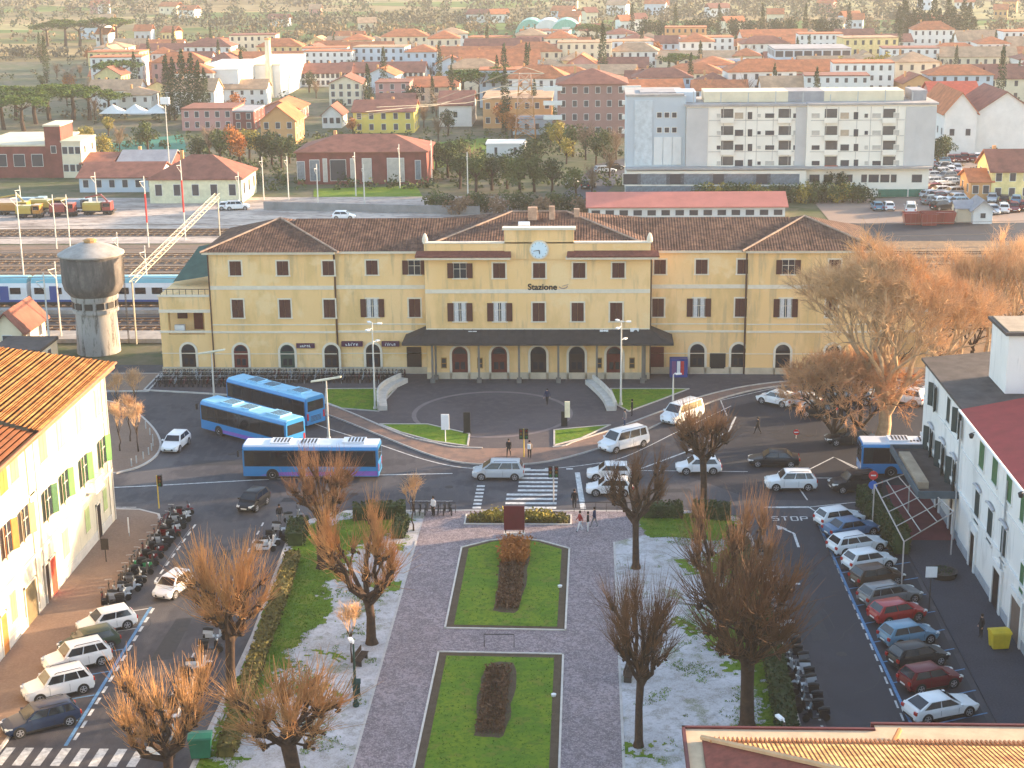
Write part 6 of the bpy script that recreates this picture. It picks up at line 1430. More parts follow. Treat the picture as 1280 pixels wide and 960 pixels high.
def gable(b,x0,x1,y0,y1,z,rh,ov=.5,axis='x'):
    if axis=='x':
        ym=(y0+y1)/2; s=rh/((y1-y0)/2); zo=z-ov*s
        pr=[(y0-ov,zo),(ym,z+rh),(y1+ov,zo),(y1+ov,zo-.18),(ym,z+rh-.2),(y0-ov,zo-.18)]; n=6
        b.add([(x0-ov,a,c) for a,c in pr]+[(x1+ov,a,c) for a,c in pr],[(i,(i+1)%n,(i+1)%n+n,i+n) for i in range(n)]+[(0,5,4,1),(1,4,3,2),(6,7,10,11),(7,8,9,10)])
    else:
        xm=(x0+x1)/2; s=rh/((x1-x0)/2); zo=z-ov*s
        pr=[(x0-ov,zo),(xm,z+rh),(x1+ov,zo),(x1+ov,zo-.18),(xm,z+rh-.2),(x0-ov,zo-.18)]; n=6
        b.add([(a,y0-ov,c) for a,c in pr]+[(a,y1+ov,c) for a,c in pr],[(i,(i+1)%n,(i+1)%n+n,i+n) for i in range(n)]+[(0,1,4,5),(1,2,3,4),(6,11,10,7),(7,10,9,8)])
def bld(name,label,x0,x1,y0,dep,h,roof,rh,wm,rm,rows=2,cols=4,chim=1,cat='house',group=None,side=1,ww=1.0,wh=1.4,gm=None,fr=None,z0=.0,skip=()):
    cx,cy=(x0+x1)/2,y0+dep/2; t=thing(name,label,cat,(cx,cy,z0),0,group); w_=(x1-x0)/2; d=dep/2
    b=MB(); b.box(-w_,w_,-d,d,-.1,h)
    if roof=='gx':
        for s in (-1,1): b.add([(s*w_,-d,h),(s*w_,d,h),(s*w_,0,h+rh)],[(0,1,2)])
    if roof=='gy':
        for s in (-1,1): b.add([(-w_,s*d,h),(w_,s*d,h),(0,s*d,h+rh)],[(0,1,2)])
    link(b.mesh('wall',wm),'wall',t); b=MB()
    if roof=='gx': gable(b,-w_,w_,-d,d,h+.1,rh)
    elif roof=='gy': gable(b,-w_,w_,-d,d,h+.1,rh,axis='y')
    elif roof=='hip': hip(b,-w_-.5,w_+.5,-d-.5,d+.5,h+.05,rh); b.box(-w_-.45,w_+.45,-d-.45,d+.45,h-.12,h+.04)
    else: b.box(-w_-.15,w_+.15,-d-.15,d+.15,h+.002,h+.35)
    r=link(b.mesh('roof',rm),'roof',t)
    for i in range(chim):
        cxx=(-.5+i*.7)*w_; b=MB(); zt=h+rh+.5; b.box(cxx-.3,cxx+.3,.3*d-.3,.3*d+.3,h+.1,zt); link(b.mesh('chimney',wO),'chimney',r)
    me=fwin(ww,wh,gm,fr); fh=h/max(rows,1)
    for j in range(rows):
        for i in range(cols):
            if (j,i) in skip: continue
            o=bpy.data.objects.new('window',me); COL.objects.link(o); o.parent=t; o.location=(-w_+(i+.5)*2*w_/cols,-d,fh*(j+.55))
        for i in range(max(1,int(dep/4)) if side else 0):
            sg = side if side in (-1,1) else 1
            o=bpy.data.objects.new('window',me); COL.objects.link(o); o.parent=t; n=max(1,int(dep/4)); o.location=(sg*w_,-d+(i+.5)*dep/n,fh*(j+.55)); o.rotation_euler=(0,0,R(90*sg))
    return t
def B(name,label,pxl,pxr,pyb,pyt,dep,roof,rh,wm,rm,rows=2,cols=4,**k):
    a,c = at(pxl,pyb),at(pxr,pyb); y=(a.y+c.y)/2; h=max(2.5,aty((pxl+pxr)/2,pyt,y).z); k.setdefault('side',1 if (pxl+pxr)/2<690 else -1)
    return bld(name,label,aty(pxl,pyb,y).x,aty(pxr,pyb,y).x,y,dep,h,roof,rh,wm,rm,rows,cols,**k)
# large apartment block
a,c = at(783,244),at(1160,244); YA=a.y-2
def XA(px): return aty(px,200,YA).x
def ZA_(py,y=None): return aty(900,py,y or YA).z
apw = mat('apartment_render',(.78,.72,.62),.9,.07,.3,detail=6); apb = mat('apartment_shaded_render',(.46,.50,.53),.9,.06,.3); apg = mat('apartment_grey_panel',(.50,.48,.46),.9,.08,.3)  # left wing's blue-grey is shade put into the colour, side away from sun
ap = thing('apartment_block','large white six storey apartment block with glazed ground floors right of centre','apartment block',(XA(970),YA+8,0))
zt,zm = ZA_(133),ZA_(211)
b=MB(); b.box(XA(783),XA(1006),YA-2.5,YA+14,0,zm,0); b.box(XA(1006),XA(1160),YA-1.5,YA+14,0,zm+.2,0); b.build('base',apw,ap)
b=MB(); b.box(XA(783),XA(857),YA+1.5,YA+15,zm,ZA_(122)+.2); b.build('left_wing',apb,ap)
b=MB(); b.box(XA(857.5),XA(1006.5),YA,YA+14,zm+.22,zt); b.box(XA(1006.5),XA(1166),YA-.8,YA+14,zm+.22,zt+.15); b.build('wall',apw,ap)
b=MB()
for x0,x1,y in ((857,884,YA),(993,1007,YA),(1128,1166,YA-.8)): b=MB(); b.box(XA(x0),XA(x1),y-.12,y+.1,zm+.3,zt-.2); b.build('end_panel',apg,ap)
b=MB(); b.box(XA(857)-.3,XA(1007),YA-.35,YA+14.3,zt,zt+.4); b.box(XA(1007),XA(1166)+.3,YA-1.15,YA+14.3,zt+.15,zt+.5); b.box(XA(783)-.2,XA(857)-.35,YA+1.3,YA+15.2,ZA_(122)+.2,ZA_(122)+.55); b.box(XA(783)-.2,XA(1160)+.3,YA-2.9,YA-1.6+1.4,zm+.201,zm+.5); b.build('roof_slab',mat('roof_slab_grey',(.36,.33,.31),.9,.2,.4),ap)
for x0,x1,m_ in ((895,985,wC),(985,1030,gyr),(1030,1130,wC),(800,845,gyr),(845,870,wB),(1140,1158,gyr),(880,895,wC)):
    b=MB(); b.box(XA(x0),XA(x1),YA+3,YA+10,zt+.45,zt+2.3); b.build('penthouse',m_,ap)
def apwin(px,py,w,h,m_=None,y=None,nm='window'):
    yy=(YA if px<1007 else YA-.8) if y is None else y; v=aty(px,py,yy); o=place(fwin(w,h,m_,apw),nm,ap,(v.x,yy,v.z))
for z_ in (zm+.22+(zt-zm)*f_ for f_ in (.25,.5,.75)):
    b=MB(); b.box(XA(885),XA(992),YA-.04,YA+.01,z_,z_+.12); b.box(XA(1011),XA(1127),YA-.84,YA-.79,z_,z_+.12); b.build('floor_band',apg,ap) if False else b.build('floor_band',mat('band_grey',(.44,.40,.36),.9),ap)
for px_ in (903,931,945,965,985,1030,1045,1068,1085,1100,1118): yy_=(YA if px_<1007 else YA-.8); b=MB(); x_=XA(px_); b.box(x_-.05,x_+.05,yy_-.03,yy_+.01,zm+.6,zt-.1); b.build('panel_joint',mat('band_grey',(.44,.40,.36)),ap)
tanp = mat('tan_blind',(.42,.33,.24),.8); dkr = mat('balcony_recess_shade',(.10,.09,.085),.8); whb = mat('blind_white',(.46,.42,.37),.8)  # dark flat panels on the wall stand in for shade inside the balconies
for j,Y in enumerate((370,425,472,522)):
    py=Y/2.56
    for X,w,h,k in ((230,1.6,.8,whb if j!=3 else None),(368,1.5,1.1,tanp if j==0 else None),(403,.8,1.3,None),(432,.6,.6,None if j%2 else whb),(466,1.6,.8,None if j!=3 else whb),(555,1.5,.8,None if j in (0,2) else whb),(303,.7,.7,None if j==2 else whb),(613,1.4,.8,None if j>1 else whb),(706,1.5,1.1,tanp if j<2 else None),(742,.8,1.3,None),(775,.6,.7,None if j<2 else whb),(808,1.5,.8,None if j==3 else whb),(872,.9,1.0,whb),(945,1.6,.8,whb)):
        apwin(780+X/2.56,py,w,h,k)
    for X in (330,514,662,848):
        px=780+X/2.56; yy=YA if px<1007 else YA-.8; v=aty(px,py,yy); b=MB(); b.box(v.x-1.1,v.x+1.1,yy-.02,yy+.0,v.z-1.2,v.z+1.2); b.build('recess_shade',dkr,ap); b=MB(); b.box(v.x-1.2,v.x+1.2,yy-.5,yy-.4,v.z-1.2,v.z-.35); b.box(v.x-1.2,v.x+1.2,yy-.5,yy,v.z-1.3,v.z-1.2); b.build('balcony',apw if j!=3 or X!=662 else mat('rust_cloth',(.40,.12,.08)),ap)
for j,Y in enumerate((368,416)):
    for X in (113,137,161): apwin(780+X/2.56,Y/2.56,.8,.9,y=YA+1.5)
for X in (60,62): 
    b=MB(); x=XA(780+62/2.56); b.box(x-1.6,x+1.6,YA+1.3,YA+1.5,zm+.5,ZA_(126)); b.build('stair_bay',mat('glazed_bay',(.50,.54,.56),.5),ap); break
for X in (110,140,170):
    b=MB(); x=XA(780+X/2.56); b.box(x-.8,x+.8,YA+1.35,YA+1.5,zm+.6,ZA_(172)); b.build('white_panel',wW,ap)
for i in range(12): apwin(790+i*18,224,3.2,1.9,glassl if i%3 else None,YA-2.5)
for i in range(11): apwin(792+i*18,237,3.0,1.3,glassl,YA-2.5)
for i,(px,w) in enumerate(((1018,1.8),(1035,1.6),(1062,1.0),(1080,1.0),(1092,1.8),(1106,1.6),(1117,1.0),(1146,1.8))): apwin(px,223,w,1.4,None,YA-1.5)
for x0,x1 in ((1098,1134),(1136,1156)): b=MB(); b.box(XA(x0),XA(x1),YA-1.62,YA-1.5,.05,ZA_(236)); b.build('garage_door',mat('green_garage',(.03,.15,.10),.7),ap)
for i in range(9): b=MB(); x=XA(866+i*34); b.box(x-.08,x+.08,YA+1,YA+1.1,zt+.4,zt+1.8+random.random()); b.build('antenna',steel,ap)
# named buildings
B('mauve_apartment_house','mauve four storey apartment house with hipped brown roof and white balconies',697,783,172,105,16,'hip',3.0,wM,brr,4,6,chim=2,cat='apartment house')
t=bpy.data.objects['mauve_apartment_house']
for j in range(4):
    for s in (-1,1):
        b=MB(); w_=9.2; x=s*w_; b.box(x-2.2,x+2.2,-9.0,-8.01,1.0+j*3.35,2.0+j*3.35); link(b.mesh('balcony',wW),'balcony',t)
B('long_low_building','long low station outbuilding with pinkish red roof right behind the station',736,981,276,259,9,'gx',1.6,wW,pkr,1,14,chim=0,cat='outbuilding',ww=1.4,wh=.9,fr=wW)
B('cream_yard_building','cream single storey building with hipped dark red roof in the goods yard',188,303,254,224,13,'hip',3.6,mat('cream_yard_wall',(.62,.60,.42),.9),brr,1,5,chim=1,ww=1.2,wh=2.0,cat='building')
B('brick_hall','dark red brick hall with tall white framed openings and brown roof',372,534,230,190,14,'hip',2.6,wR,brr,1,0,chim=1,cat='hall',side=0)
t=bpy.data.objects['brick_hall']; w_=(aty(534,230,310).x-aty(372,230,310).x)/2
for fx_,w2,h2,m_ in ((-.72,1.8,4.0,glassl),(-.36,3.0,4.0,None),(-.14,.7,4.4,whb),(-.56,.7,4.4,whb),(.08,1.7,4.4,whb),(.52,3.2,4.5,whb),(-.93,1.4,3.4,glassl),(.86,1.0,3.6,glassl)):
    o=bpy.data.objects.new('tall_window',fwin(w2,h2,m_,wW)); COL.objects.link(o); o.parent=t; o.location=(fx_*w_,-7.01,2.7); o.scale=(1,1.6,1)
B('red_factory','red brick factory with cream trimmed stepped tower at the left edge',-30,60,222,183,22,'flat',0,wR,wC,1,4,chim=0,cat='factory',ww=2.2,wh=2.4)
B('red_factory_tower','tall red and cream stair tower of the factory at left',60,80,222,158,8,'flat',0,wR,wC,1,1,chim=0,cat='tower',side=0)
B('cream_factory_wing','sunlit cream block right of the red factory tower',80,104,222,178,10,'flat',0,wC,wC,2,3,chim=0,cat='factory wing')
B('red_low_shed','low red shed with a pale gable panel beside the factory',104,140,222,204,12,'gx',1.4,wR,brr,1,2,chim=0,cat='shed')
B('blue_open_shed','long open shed with brown roof over blue goods beside the cream building',100,198,240,221,12,'gx',2.0,wB,brr,1,6,chim=0,cat='shed')
B('grey_roof_shed','small shed with pale grey roof above the brown shed',148,212,222,206,12,'gx',2.2,wR,gyr,1,2,chim=1,cat='shed')
B('brick_low_block','low brown brick block behind the sports ground',228,292,163,137,14,'flat',0,wP,brr,2,5,chim=0,cat='building')
B('brick_low_annex','second low brick block left of the orange gabled house',292,318,163,140,14,'flat',0,wR,gyr,2,2,chim=0,cat='building')
B('orange_gabled_house','orange gabled house with sunlit right wall beyond the yard trees',327,370,180,150,12,'gy',3.2,wO,orr,2,3,chim=0)
B('red_blue_roof_hall','low hall with red and blue roof behind the orange house',325,375,152,136,14,'gy',2.0,wP,orr,1,2,chim=0,cat='hall')
B('white_factory','big white factory with pale roof beside the cypresses',243,300,132,88,40,'flat',0,wW,wW,1,3,chim=0,cat='factory')
B('white_factory_wing','lower white factory wing with pale roof left of the chimney',300,352,122,82,45,'flat',0,wW,wC,1,2,chim=0,cat='factory')
p=at(338,122); t=thing('tall_chimney','tall pale factory chimney in front of the white factory','chimney',(p.x,p.y,0)); b=MB(); b.tube([(0,0,0),(0,0,17)],[1.3,.8],10); link(b.mesh('shaft',wC),'shaft',t); b=MB(); b.tube([(0,0,17),(0,0,17.6)],.95,10); link(b.mesh('cap',wO),'cap',t)
B('row_houses','long row of white houses with brown roof and many windows',364,438,108,91,12,'gx',2.6,wW,brr,2,12,chim=2,cat='row houses')
B('row_houses','second long white row house with brown roof, right of the first',424,530,106,90,12,'gx',2.8,wW,brr,2,16,chim=3,cat='row houses')
B('cream_villa','cream villa with dark shutters left of the yellow house',412,452,132,104,12,'gy',2,wC,brr,3,4)
B('pink_house','pink and white house with a wide upper balcony',470,512,132,104,12,'flat',0,wP,brr,3,3)
B('yellow_house','bright yellow long house with brown roof and dark windows',442,518,166,139,12,'gx',2.2,wY,brr,2,5,chim=2)
B('small_white_house','small white gabled house with three windows left of the yellow house',403,427,160,143,10,'gy',2.2,wW,brr,1,3,chim=0)
B('cream_sunlit_house','sunlit cream house behind the dark fir',520,572,128,108,14,'gx',2.2,wC,orr,2,3)
B('white_lit_house','white house with brown roof and bright sunlit side wall',549,590,158,131,16,'gx',2.8,wW,brr,1,1)
B('white_shed','small white shed with flat pale roof in the green field',608,656,197,181,7,'flat',0,wW,wW,1,2,chim=0,cat='shed',ww=.6)
B('ochre_warehouse','ochre brick warehouse behind the red white pylon',604,690,160,124,20,'flat',0,wO,tnr,2,7,chim=0,cat='warehouse')
B('dark_workshop','dark workshop with white panels at the foot of the pylon',640,690,168,150,8,'flat',0,wB,gyr,1,4,chim=0,cat='workshop')
B('white_gable_house','large white gabled house with plain sunlit front and side balconies',1217,1290,194,140,20,'gy',4.2,wW,brr,1,0,chim=0,side=-1)
B('white_gable_annex','white gabled house with red roof left of the large white one',1178,1218,196,140,24,'gy',4.0,wW,orr,1,2,chim=0,side=-1)
B('red_roof_hall','red roofed hall behind the white gabled houses',1165,1225,170,128,18,'gx',4.0,wP,mat('bright_red_roof',(.50,.09,.05)),1,3,chim=0,cat='hall')
B('yellow_villa','pale yellow villa with brown red roof at the right edge',1238,1290,250,213,11,'gx',3.0,mat('pale_yellow_wall',(.66,.56,.26)),brr,2,3)
B('yellow_villa_wing','ochre porch wing of the yellow villa with orange roof',1212,1238,250,226,8,'gx',1.6,wO,orr,1,2,chim=0)
B('white_hut','small white gabled hut by the railway at right',1216,1240,280,262,5,'gy',1.4,wW,gyr,1,1,chim=0,cat='hut',ww=.8,wh=.8)
B('pinkish_hut','small pale hut left of the white gabled hut',1196,1214,278,264,4,'gx',.8,wC,gyr,1,0,chim=0,cat='hut')
B('glass_office','pale blue glazed office block above the apartment block roof',967,1062,108,62,20,'flat',0,wB,gyr,4,8,chim=0,cat='office',ww=2.4,wh=1.8)
B('white_block','stepped white block left of the glazed office',866,902,106,84,12,'flat',0,wW,wW,2,4,chim=0,cat='building')
B('white_block','tall white slab block beside the stepped white block',902,936,106,78,12,'flat',0,wW,gyr,3,3,chim=0,cat='building')
B('long_grey_warehouse','very long pale warehouse roof right of the glazed office',1085,1280,84,75,40,'flat',0,wC,gyr,1,8,chim=0,cat='warehouse')
B('red_sign_hall','orange and cream hall with a red panel beyond the white gabled house',1190,1240,112,96,14,'flat',0,wO,tnr,1,2,chim=0,cat='hall')
B('railway_cottage','small brown roofed cottage below the water tower at the left edge',-8,30,445,412,8,'gy',2.0,wC,brr,1,1,chim=0)
B('railway_cottage_annex','low cream annex with flat brown roof before the cottage at the left edge',-8,52,468,441,6,'flat',0,wC,roofd,1,2,chim=0)
for i in range(3):
    p=at(664+i*22,41); t=thing('greenhouse',f'pale green arched greenhouse far away, {["left","middle","right"][i]} of three','greenhouse',(p.x,p.y,0),0,'far greenhouses'); b=MB(); pr=arch_pts(15,7,10); pr=[(x,z) for x,z in pr]; n=len(pr); b.add([(x,-12,z) for x,z in pr]+[(x,12,z) for x,z in pr],[(i_,(i_+1)%n,(i_+1)%n+n,i_+n) for i_ in range(n)]+[tuple(range(n))]); link(b.mesh('shell',[mat('greenhouse_green',(.18,.42,.34),.5),wW][i%2]),'shell',t)
    b=MB(); b.box(-2,2,-12.1,-12.01,0,3.4); link(b.mesh('door',wW),'door',t)
# pylon
p=at(657,172); t=thing('lattice_pylon','red and white lattice power pylon before the ochre warehouse','pylon',(p.x,p.y,0)); H=aty(657,92,p.y).z
for seg in range(6):
    z0,z1=H*seg/6,H*(seg+1)/6; w0,w1=2.4-1.1*seg/6,2.4-1.1*(seg+1)/6; b=MB()
    cs0=[(a*w0,c*w0,z0) for a,c in ((-1,-1),(1,-1),(1,1),(-1,1))]; cs1=[(a*w1,c*w1,z1) for a,c in ((-1,-1),(1,-1),(1,1),(-1,1))]
    for i in range(4): b.tube([cs0[i],cs1[i]],.13,4); b.tube([cs0[i],cs1[(i+1)%4]],.09,3); b.tube([cs0[(i+1)%4],cs1[i]],.09,3); b.tube([cs1[i],cs1[(i+1)%4]],.09,3)
    link(b.mesh('lattice_section',oran if seg%2==0 else mat('pylon_pink',(.6,.35,.25))),'lattice_section',t)
b=MB()
for z,l in ((H,4.5),(H-3,5.5)): b.tube([(-l,0,z),(l,0,z)],.12,4); b.tube([(-l,0,z),(0,0,z+1.5),(l,0,z)],.08,3)
link(b.mesh('crossarm',gm),'crossarm',t)
for i,(dx,dz) in enumerate(((-4.5,0),(4.5,0),(-5.5,-3),(5.5,-3))):
    q=at(430+i*14,168,4); b=MB(); A_=Vector((p.x+dx,p.y,H+dz)); C_=Vector((q.x,q.y,7+i)); b.tube([A_,(A_+C_)/2-Vector((0,0,1.5)),C_],.06,3,0,False); o=b.build('power_cable',wm_ if i<2 else gm); tag(o,f'power cable sagging left from the pylon, {ordn(i)} of four','cable')
# ================================================================ TOWN ROWS
random.seed(21)
hp = []
def hproto(w,dep,h,roof,rh,rows,cols):
    t=bld('town_house','p',-w/2,w/2,-dep/2,dep,h,roof,rh,wW,orr,rows,cols,chim=1,side=1); hp.append((t,w)); proto(t)
hproto(13,10,6.2,'gx',2.4,2,4); hproto(10,10,6.5,'hip',2.3,2,3); hproto(17,11,6.2,'gx',2.6,2,5); hproto(10,12,6.8,'gy',2.6,2,3); hproto(20,12,8.6,'hip',2.8,3,6); hproto(12,9,3.6,'gx',2.0,1,3); hproto(20,12,11,'flat',0,4,7); hproto(28,12,7,'gx',2.6,2,9); hproto(14,14,9.5,'hip',2.4,3,4)
WM=[('white',wW),('white',wW),('white',wW),('cream',wC),('ochre',wO),('pink',wP),('yellow',mat('soft_yellow_wall',(.62,.50,.24))),('pale blue',wB),('cream',wC),('white',wW)]; RM=[('orange red',orr),('brown',brr),('tan',tnr),('orange red',orr)]
rows_=[(402,-75,10),(422,-80,20),(442,-140,60),(460,-145,120),(478,-150,140),(497,-155,150),(516,-160,155),(536,-165,160),(557,-175,170),(579,-180,175),(602,-185,180),(628,-190,190),(656,-195,200)]
skipb=[(-200,-60,0,470),(-78,-44,395,560),(-10,75,0,452)]
occupied=[(o.location.x,o.location.y) for o in bpy.data.objects if o.get('category') and o.type=='EMPTY' and o.location.y>380]
for ri,(y,x0,x1) in enumerate(rows_):
    x=x0+random.uniform(0,6); i=0
    while x<x1:
        pr_,w=random.choice(hp); w*=.88; xc=x+w/2; yy=y+random.uniform(-5,5)
        x+=w*.95+random.choice([.1,.2,.4,1.5,4])
        if random.random()<.08: continue
        if any(abs(xc-ox)<w/2+13 and -16<yy-oy<24 for ox,oy in occupied): continue
        wn,wm2=random.choice(WM); rn,rm2=random.choice(RM)
        r=dup(pr_,(xc,yy,-.25),R(random.uniform(-6,6)),f'{wn} house, {rn} roof, {ordn(i)} from left in the {ORD[ri]} town row back','houses of the town beyond the tracks',paint={'far_white_wall':wm2,'orange_red_roof':rm2}); r['category']='house'; r.name='town_house'
        sc9=random.uniform(.78,.95); r.scale=(sc9,sc9,random.uniform(.8,1.1)); i+=1
# scattered far houses
for i in range(46):
    y=random.uniform(690,1080); x=random.uniform(-.33,.36)*y; wn,wm2=random.choice(WM); rn,rm2=random.choice(RM)
    b=MB(); w,d,h=random.uniform(6,14),8,random.uniform(4,7); b.box(-w/2,w/2,-d/2,d/2,-.5,h,0); gable(b,-w/2,w/2,-d/2,d/2,h,2.4); b.m=[0]*6+[1]*(len(b.f)-6)
    for k in range(3): b.box(-w/3+k*w/3-.5,-w/3+k*w/3+.5,-d/2-.1,-d/2,h*.4,h*.4+1.5,2)
    o=link(b.mesh('farmhouse',[wm2,rm2,fglass]),'farmhouse',loc=(x,y,gz(x,y)+.2),rz=random.uniform(-.4,.4)); tag(o,f'far {wn} farmhouse with {rn} roof, number {ordn(i)} among the hazy fields','farmhouse','farmhouses in the fields')
# ================================================================ BACKGROUND TREES
def crown_mesh(kind, seed):
    random.seed(seed); t=MB(); c=MB()
    if kind=='pine':      # umbrella pine
        t.tube([(0,0,0),(.2,0,3),(.1,.1,6.6)],[.4,.32,.22],7)
        for i in range(7): a=i*.9; t.tube([(.1,.1,5.6+.1*i),(2.6*math.cos(a),2.6*math.sin(a),8.0)],[.14,.06],4)
        for i in range(16): a=random.uniform(0,6.3); q=random.uniform(0,3.9); leafcloud(c,(q*math.cos(a),q*math.sin(a),8.6-.07*q*q+random.uniform(-.2,.3)),(1.5,1.5,.8),110,.24)
    elif kind=='cypress':
        t.tube([(0,0,0),(0,0,3)],[.25,.15],6)
        for i in range(14): z=1+i*.9; rr=1.15*math.sin(math.pi*min(1,(z+1.2)/14.6))**.7; leafcloud(c,(random.uniform(-.15,.15),random.uniform(-.15,.15),z),(rr,rr,1.0),90,.20,0)
    elif kind=='round':
        t.tube([(0,0,0),(.1,0,1.6),(0,0,3.2)],[.25,.2,.12],6)
        for i in range(5): a=i*1.3; t.tube([(0,0,2),(1.4*math.cos(a),1.4*math.sin(a),3.6)],[.1,.04],4)
        for i in range(12): a=random.uniform(0,6.3); q=random.uniform(0,1.9); leafcloud(c,(q*math.cos(a),q*math.sin(a),random.uniform(2.2,5.2)),(1.2,1.2,1.0),85,.20)
    elif kind=='bush':
        t.tube([(0,0,0),(0,0,1)],[.15,.1],5)
        for i in range(9): a=random.uniform(0,6.3); q=random.uniform(0,1.5); leafcloud(c,(q*math.cos(a),q*math.sin(a),random.uniform(.6,1.9)),(.95,.95,.8),75,.17)
    elif kind=='bare':
        t.tube([(0,0,0),(0,0,2.5),(.1,0,5)],[.2,.14,.05],6)
        for i in range(110):
            a=random.uniform(0,6.3); z=random.uniform(1.5,4.5); l=random.uniform(1.2,3.0); d=Vector((math.cos(a)*.7,math.sin(a)*.7,1)); p=Vector((0,0,z)); c.tube([p,p+d*l*.5+rv(.1),p+d*l+rv(.25)],[.045,.03,.012],3,0,False)
        for i in range(8): a=random.uniform(0,6.3); leafcloud(c,(1.3*math.cos(a),1.3*math.sin(a),random.uniform(3,6)),(1,1,1.1),26,.11)
    return t.mesh('trunk',bark), c.mesh('crown',{'pine':leafo,'cypress':leafd,'round':leafm,'bush':leafm,'bare':bare}[kind])
TR={k:[crown_mesh(k,s) for s in (31,32)] for k in ('pine','cypress','round','bush','bare')}
def bt(kind,px,py,s,label,cm=None,group=None,loc=None,cat='tree'):
    p=loc or at(px,py); tm,cm_=random.choice(TR[kind]); s=(s*1.25,s*1.1,s*.72) if kind=='pine' and not isinstance(s,tuple) else s; return tree({'pine':'umbrella_pine','cypress':'cypress','round':'broadleaf_tree','bush':'bush','bare':'leafless_tree'}[kind],tm,cm_,(p[0],p[1],p[2] if loc else 0),label,random.random()*6,s,group,cm,cat='shrub' if kind=='bush' else cat)
for i,(px,py,s) in enumerate([(20,150,1.35),(45,155,1.3),(62,150,1.4),(92,150,1.4),(112,150,1.25),(138,146,1.0),(5,162,1.3),(30,164,1.25)]): bt('pine',px,py,s,f'flat topped umbrella pine, {ordn(i)} in the pine grove above the red factory',group='umbrella pines at left')
bt('pine',150,116,1.5,'lone umbrella pine behind the white house left of the cypresses'); bt('pine',846,102,1.35,'lone round umbrella pine left of the white blocks')
for i,(px,s) in enumerate([(212,1.25),(219,1.2),(232,1.35),(243,1.3),(251,1.15),(258,1.0)]): bt('cypress',px,150,(s*1.25,s*1.25,s),f'tall dark cypress, {ordn(i)} from left in the group before the white factory',group='cypresses before the white factory')
bt('cypress',753,110,1.5,'lone tall cypress behind the mauve apartment house'); bt('cypress',541,142,.75,'dark fir between the yellow and the white house')
for i,(px,py,s) in enumerate([(580,132,1.5),(602,134,1.5),(624,132,1.6),(645,134,1.4),(680,134,1.5),(668,130,1.3)]): bt('pine',px,py,s,f'umbrella pine, {ordn(i)} from left in the grove behind the pylon',group='umbrella pines behind the pylon')
for i,(px,s) in enumerate([(60,1.6),(82,1.8),(100,1.6),(128,1.9),(146,1.9),(665,1.2),(735,1.5),(752,1.3)]): bt('pine',px,58 if px<200 else 60,s,f'distant umbrella pine, {ordn(i)} from left at the edge of the far fields',group='distant pines')
for i,(px,s) in enumerate([(1046,1.7),(1064,1.3),(1084,1.8),(1104,1.9),(1096,1.5)]): bt('round',px,114,s,f'yellow leaved tree, {ordn(i)} from left above the apartment block roof',leafy,'yellow trees above the block')
bs=[(130,205,1.3,leafy),(185,192,1.5,leafm),(150,190,1.1,bare),(100,190,1.1,leafy),(112,182,1.0,leafy),(250,205,1.3,leafd),(262,196,1.3,bare),(275,205,1.5,leafm),(288,196,1.4,rusty),(300,204,1.5,rusty),(312,198,1.4,leafy),(326,206,1.4,leafd),(340,206,1.5,leafd),(352,210,1.4,leafd),(362,204,1.2,leafm),(385,206,1.0,leafd),
 (545,215,1.3,leafm),(560,222,1.5,leafd),(575,214,1.4,leafm),(575,236,1.5,leafd),(595,240,1.6,leafm),(615,238,1.5,leafd),(634,236,1.4,leafm),(650,242,1.5,leafm),(590,226,1.3,bare),(628,166,1.5,rusty),(640,172,1.3,rusty),(655,222,1.3,leafd),(672,218,1.6,leafd),(668,240,1.4,leafm),(690,240,1.3,leafd),(700,190,1.4,leafy),(688,186,1.2,leafm),(716,196,1.5,leafm),(732,200,1.5,bare),(745,206,1.3,leafd),(755,198,1.4,leafm),(770,200,1.3,bare),(708,205,1.1,leafy),(762,222,1.2,bare),(720,250,1.2,leafm),(740,244,1.1,bare),
 (560,170,1.3,leafd),(548,176,1.1,bare),(530,160,1.2,bare),(1010,246,.9,leafd),(1035,246,1.0,leafd),(1050,247,.95,leafd),(1172,210,1.3,leafd),(1182,205,1.2,leafm),(1258,246,1.0,leafm)]
for i,(px,py,s,m_) in enumerate(bs): bt('bare' if m_ is bare else 'round',px,py,s*.82,f'{ {leafy.name:"yellowish",leafm.name:"green",bare.name:"leafless",leafd.name:"dark green",rusty.name:"rusty orange"}[m_.name]} tree, {ordn(i)} counted left to right beyond the yard',m_)
for i in range(16): bt('bush',884+i*13,253,1.35,f'rounded green bush, {ordn(i)} in the hedge before the apartment block',[leafm,leafy,leafm,leafd][i%4],'bushes before the apartment block')
for i in range(13): bt('bush',540+i*17,262+(i%3)*3,1.3,f'low green bush, {ordn(i)} in the strip directly behind the station roof',[leafm,leafd,bare][i%3],'bushes behind the station')
for i in range(16):
    px=1122+i*6.2; bt('cypress',px,62 if i%2 else 60,(2.3,2.3,1.25+.3*math.sin(i*2)),f'dark conifer, {ordn(i)} from left in the row at upper right',None,'conifer row at upper right')
for i in range(16): bt('cypress' if i%3==0 else 'round',790+i*18,58,2.0 if i%3 else 1.3,f'grey green tree, {ordn(i)} from left in the row above the glazed office',leafd,'tree row above the office')
k=0
for y,n in ((395,8),(412,10),(432,14),(451,16),(469,17),(487,18),(506,18),(526,20),(547,20),(568,20),(590,20),(615,20),(642,20)):
    for j in range(n):
        x=random.uniform(-.34,.36)*y; kind=random.choice(['round','bare','bare','cypress','round']); k+=1
        bt(kind,0,0,random.uniform(.7,1.25),f'{kind if kind!="round" else "leafy"} garden tree, {ordn(k-1)} counting back through the town houses',random.choice([leafd,leafm,leafy,rusty]) if kind=='round' else None,'garden trees in the town',loc=(x,y-6.5,0))
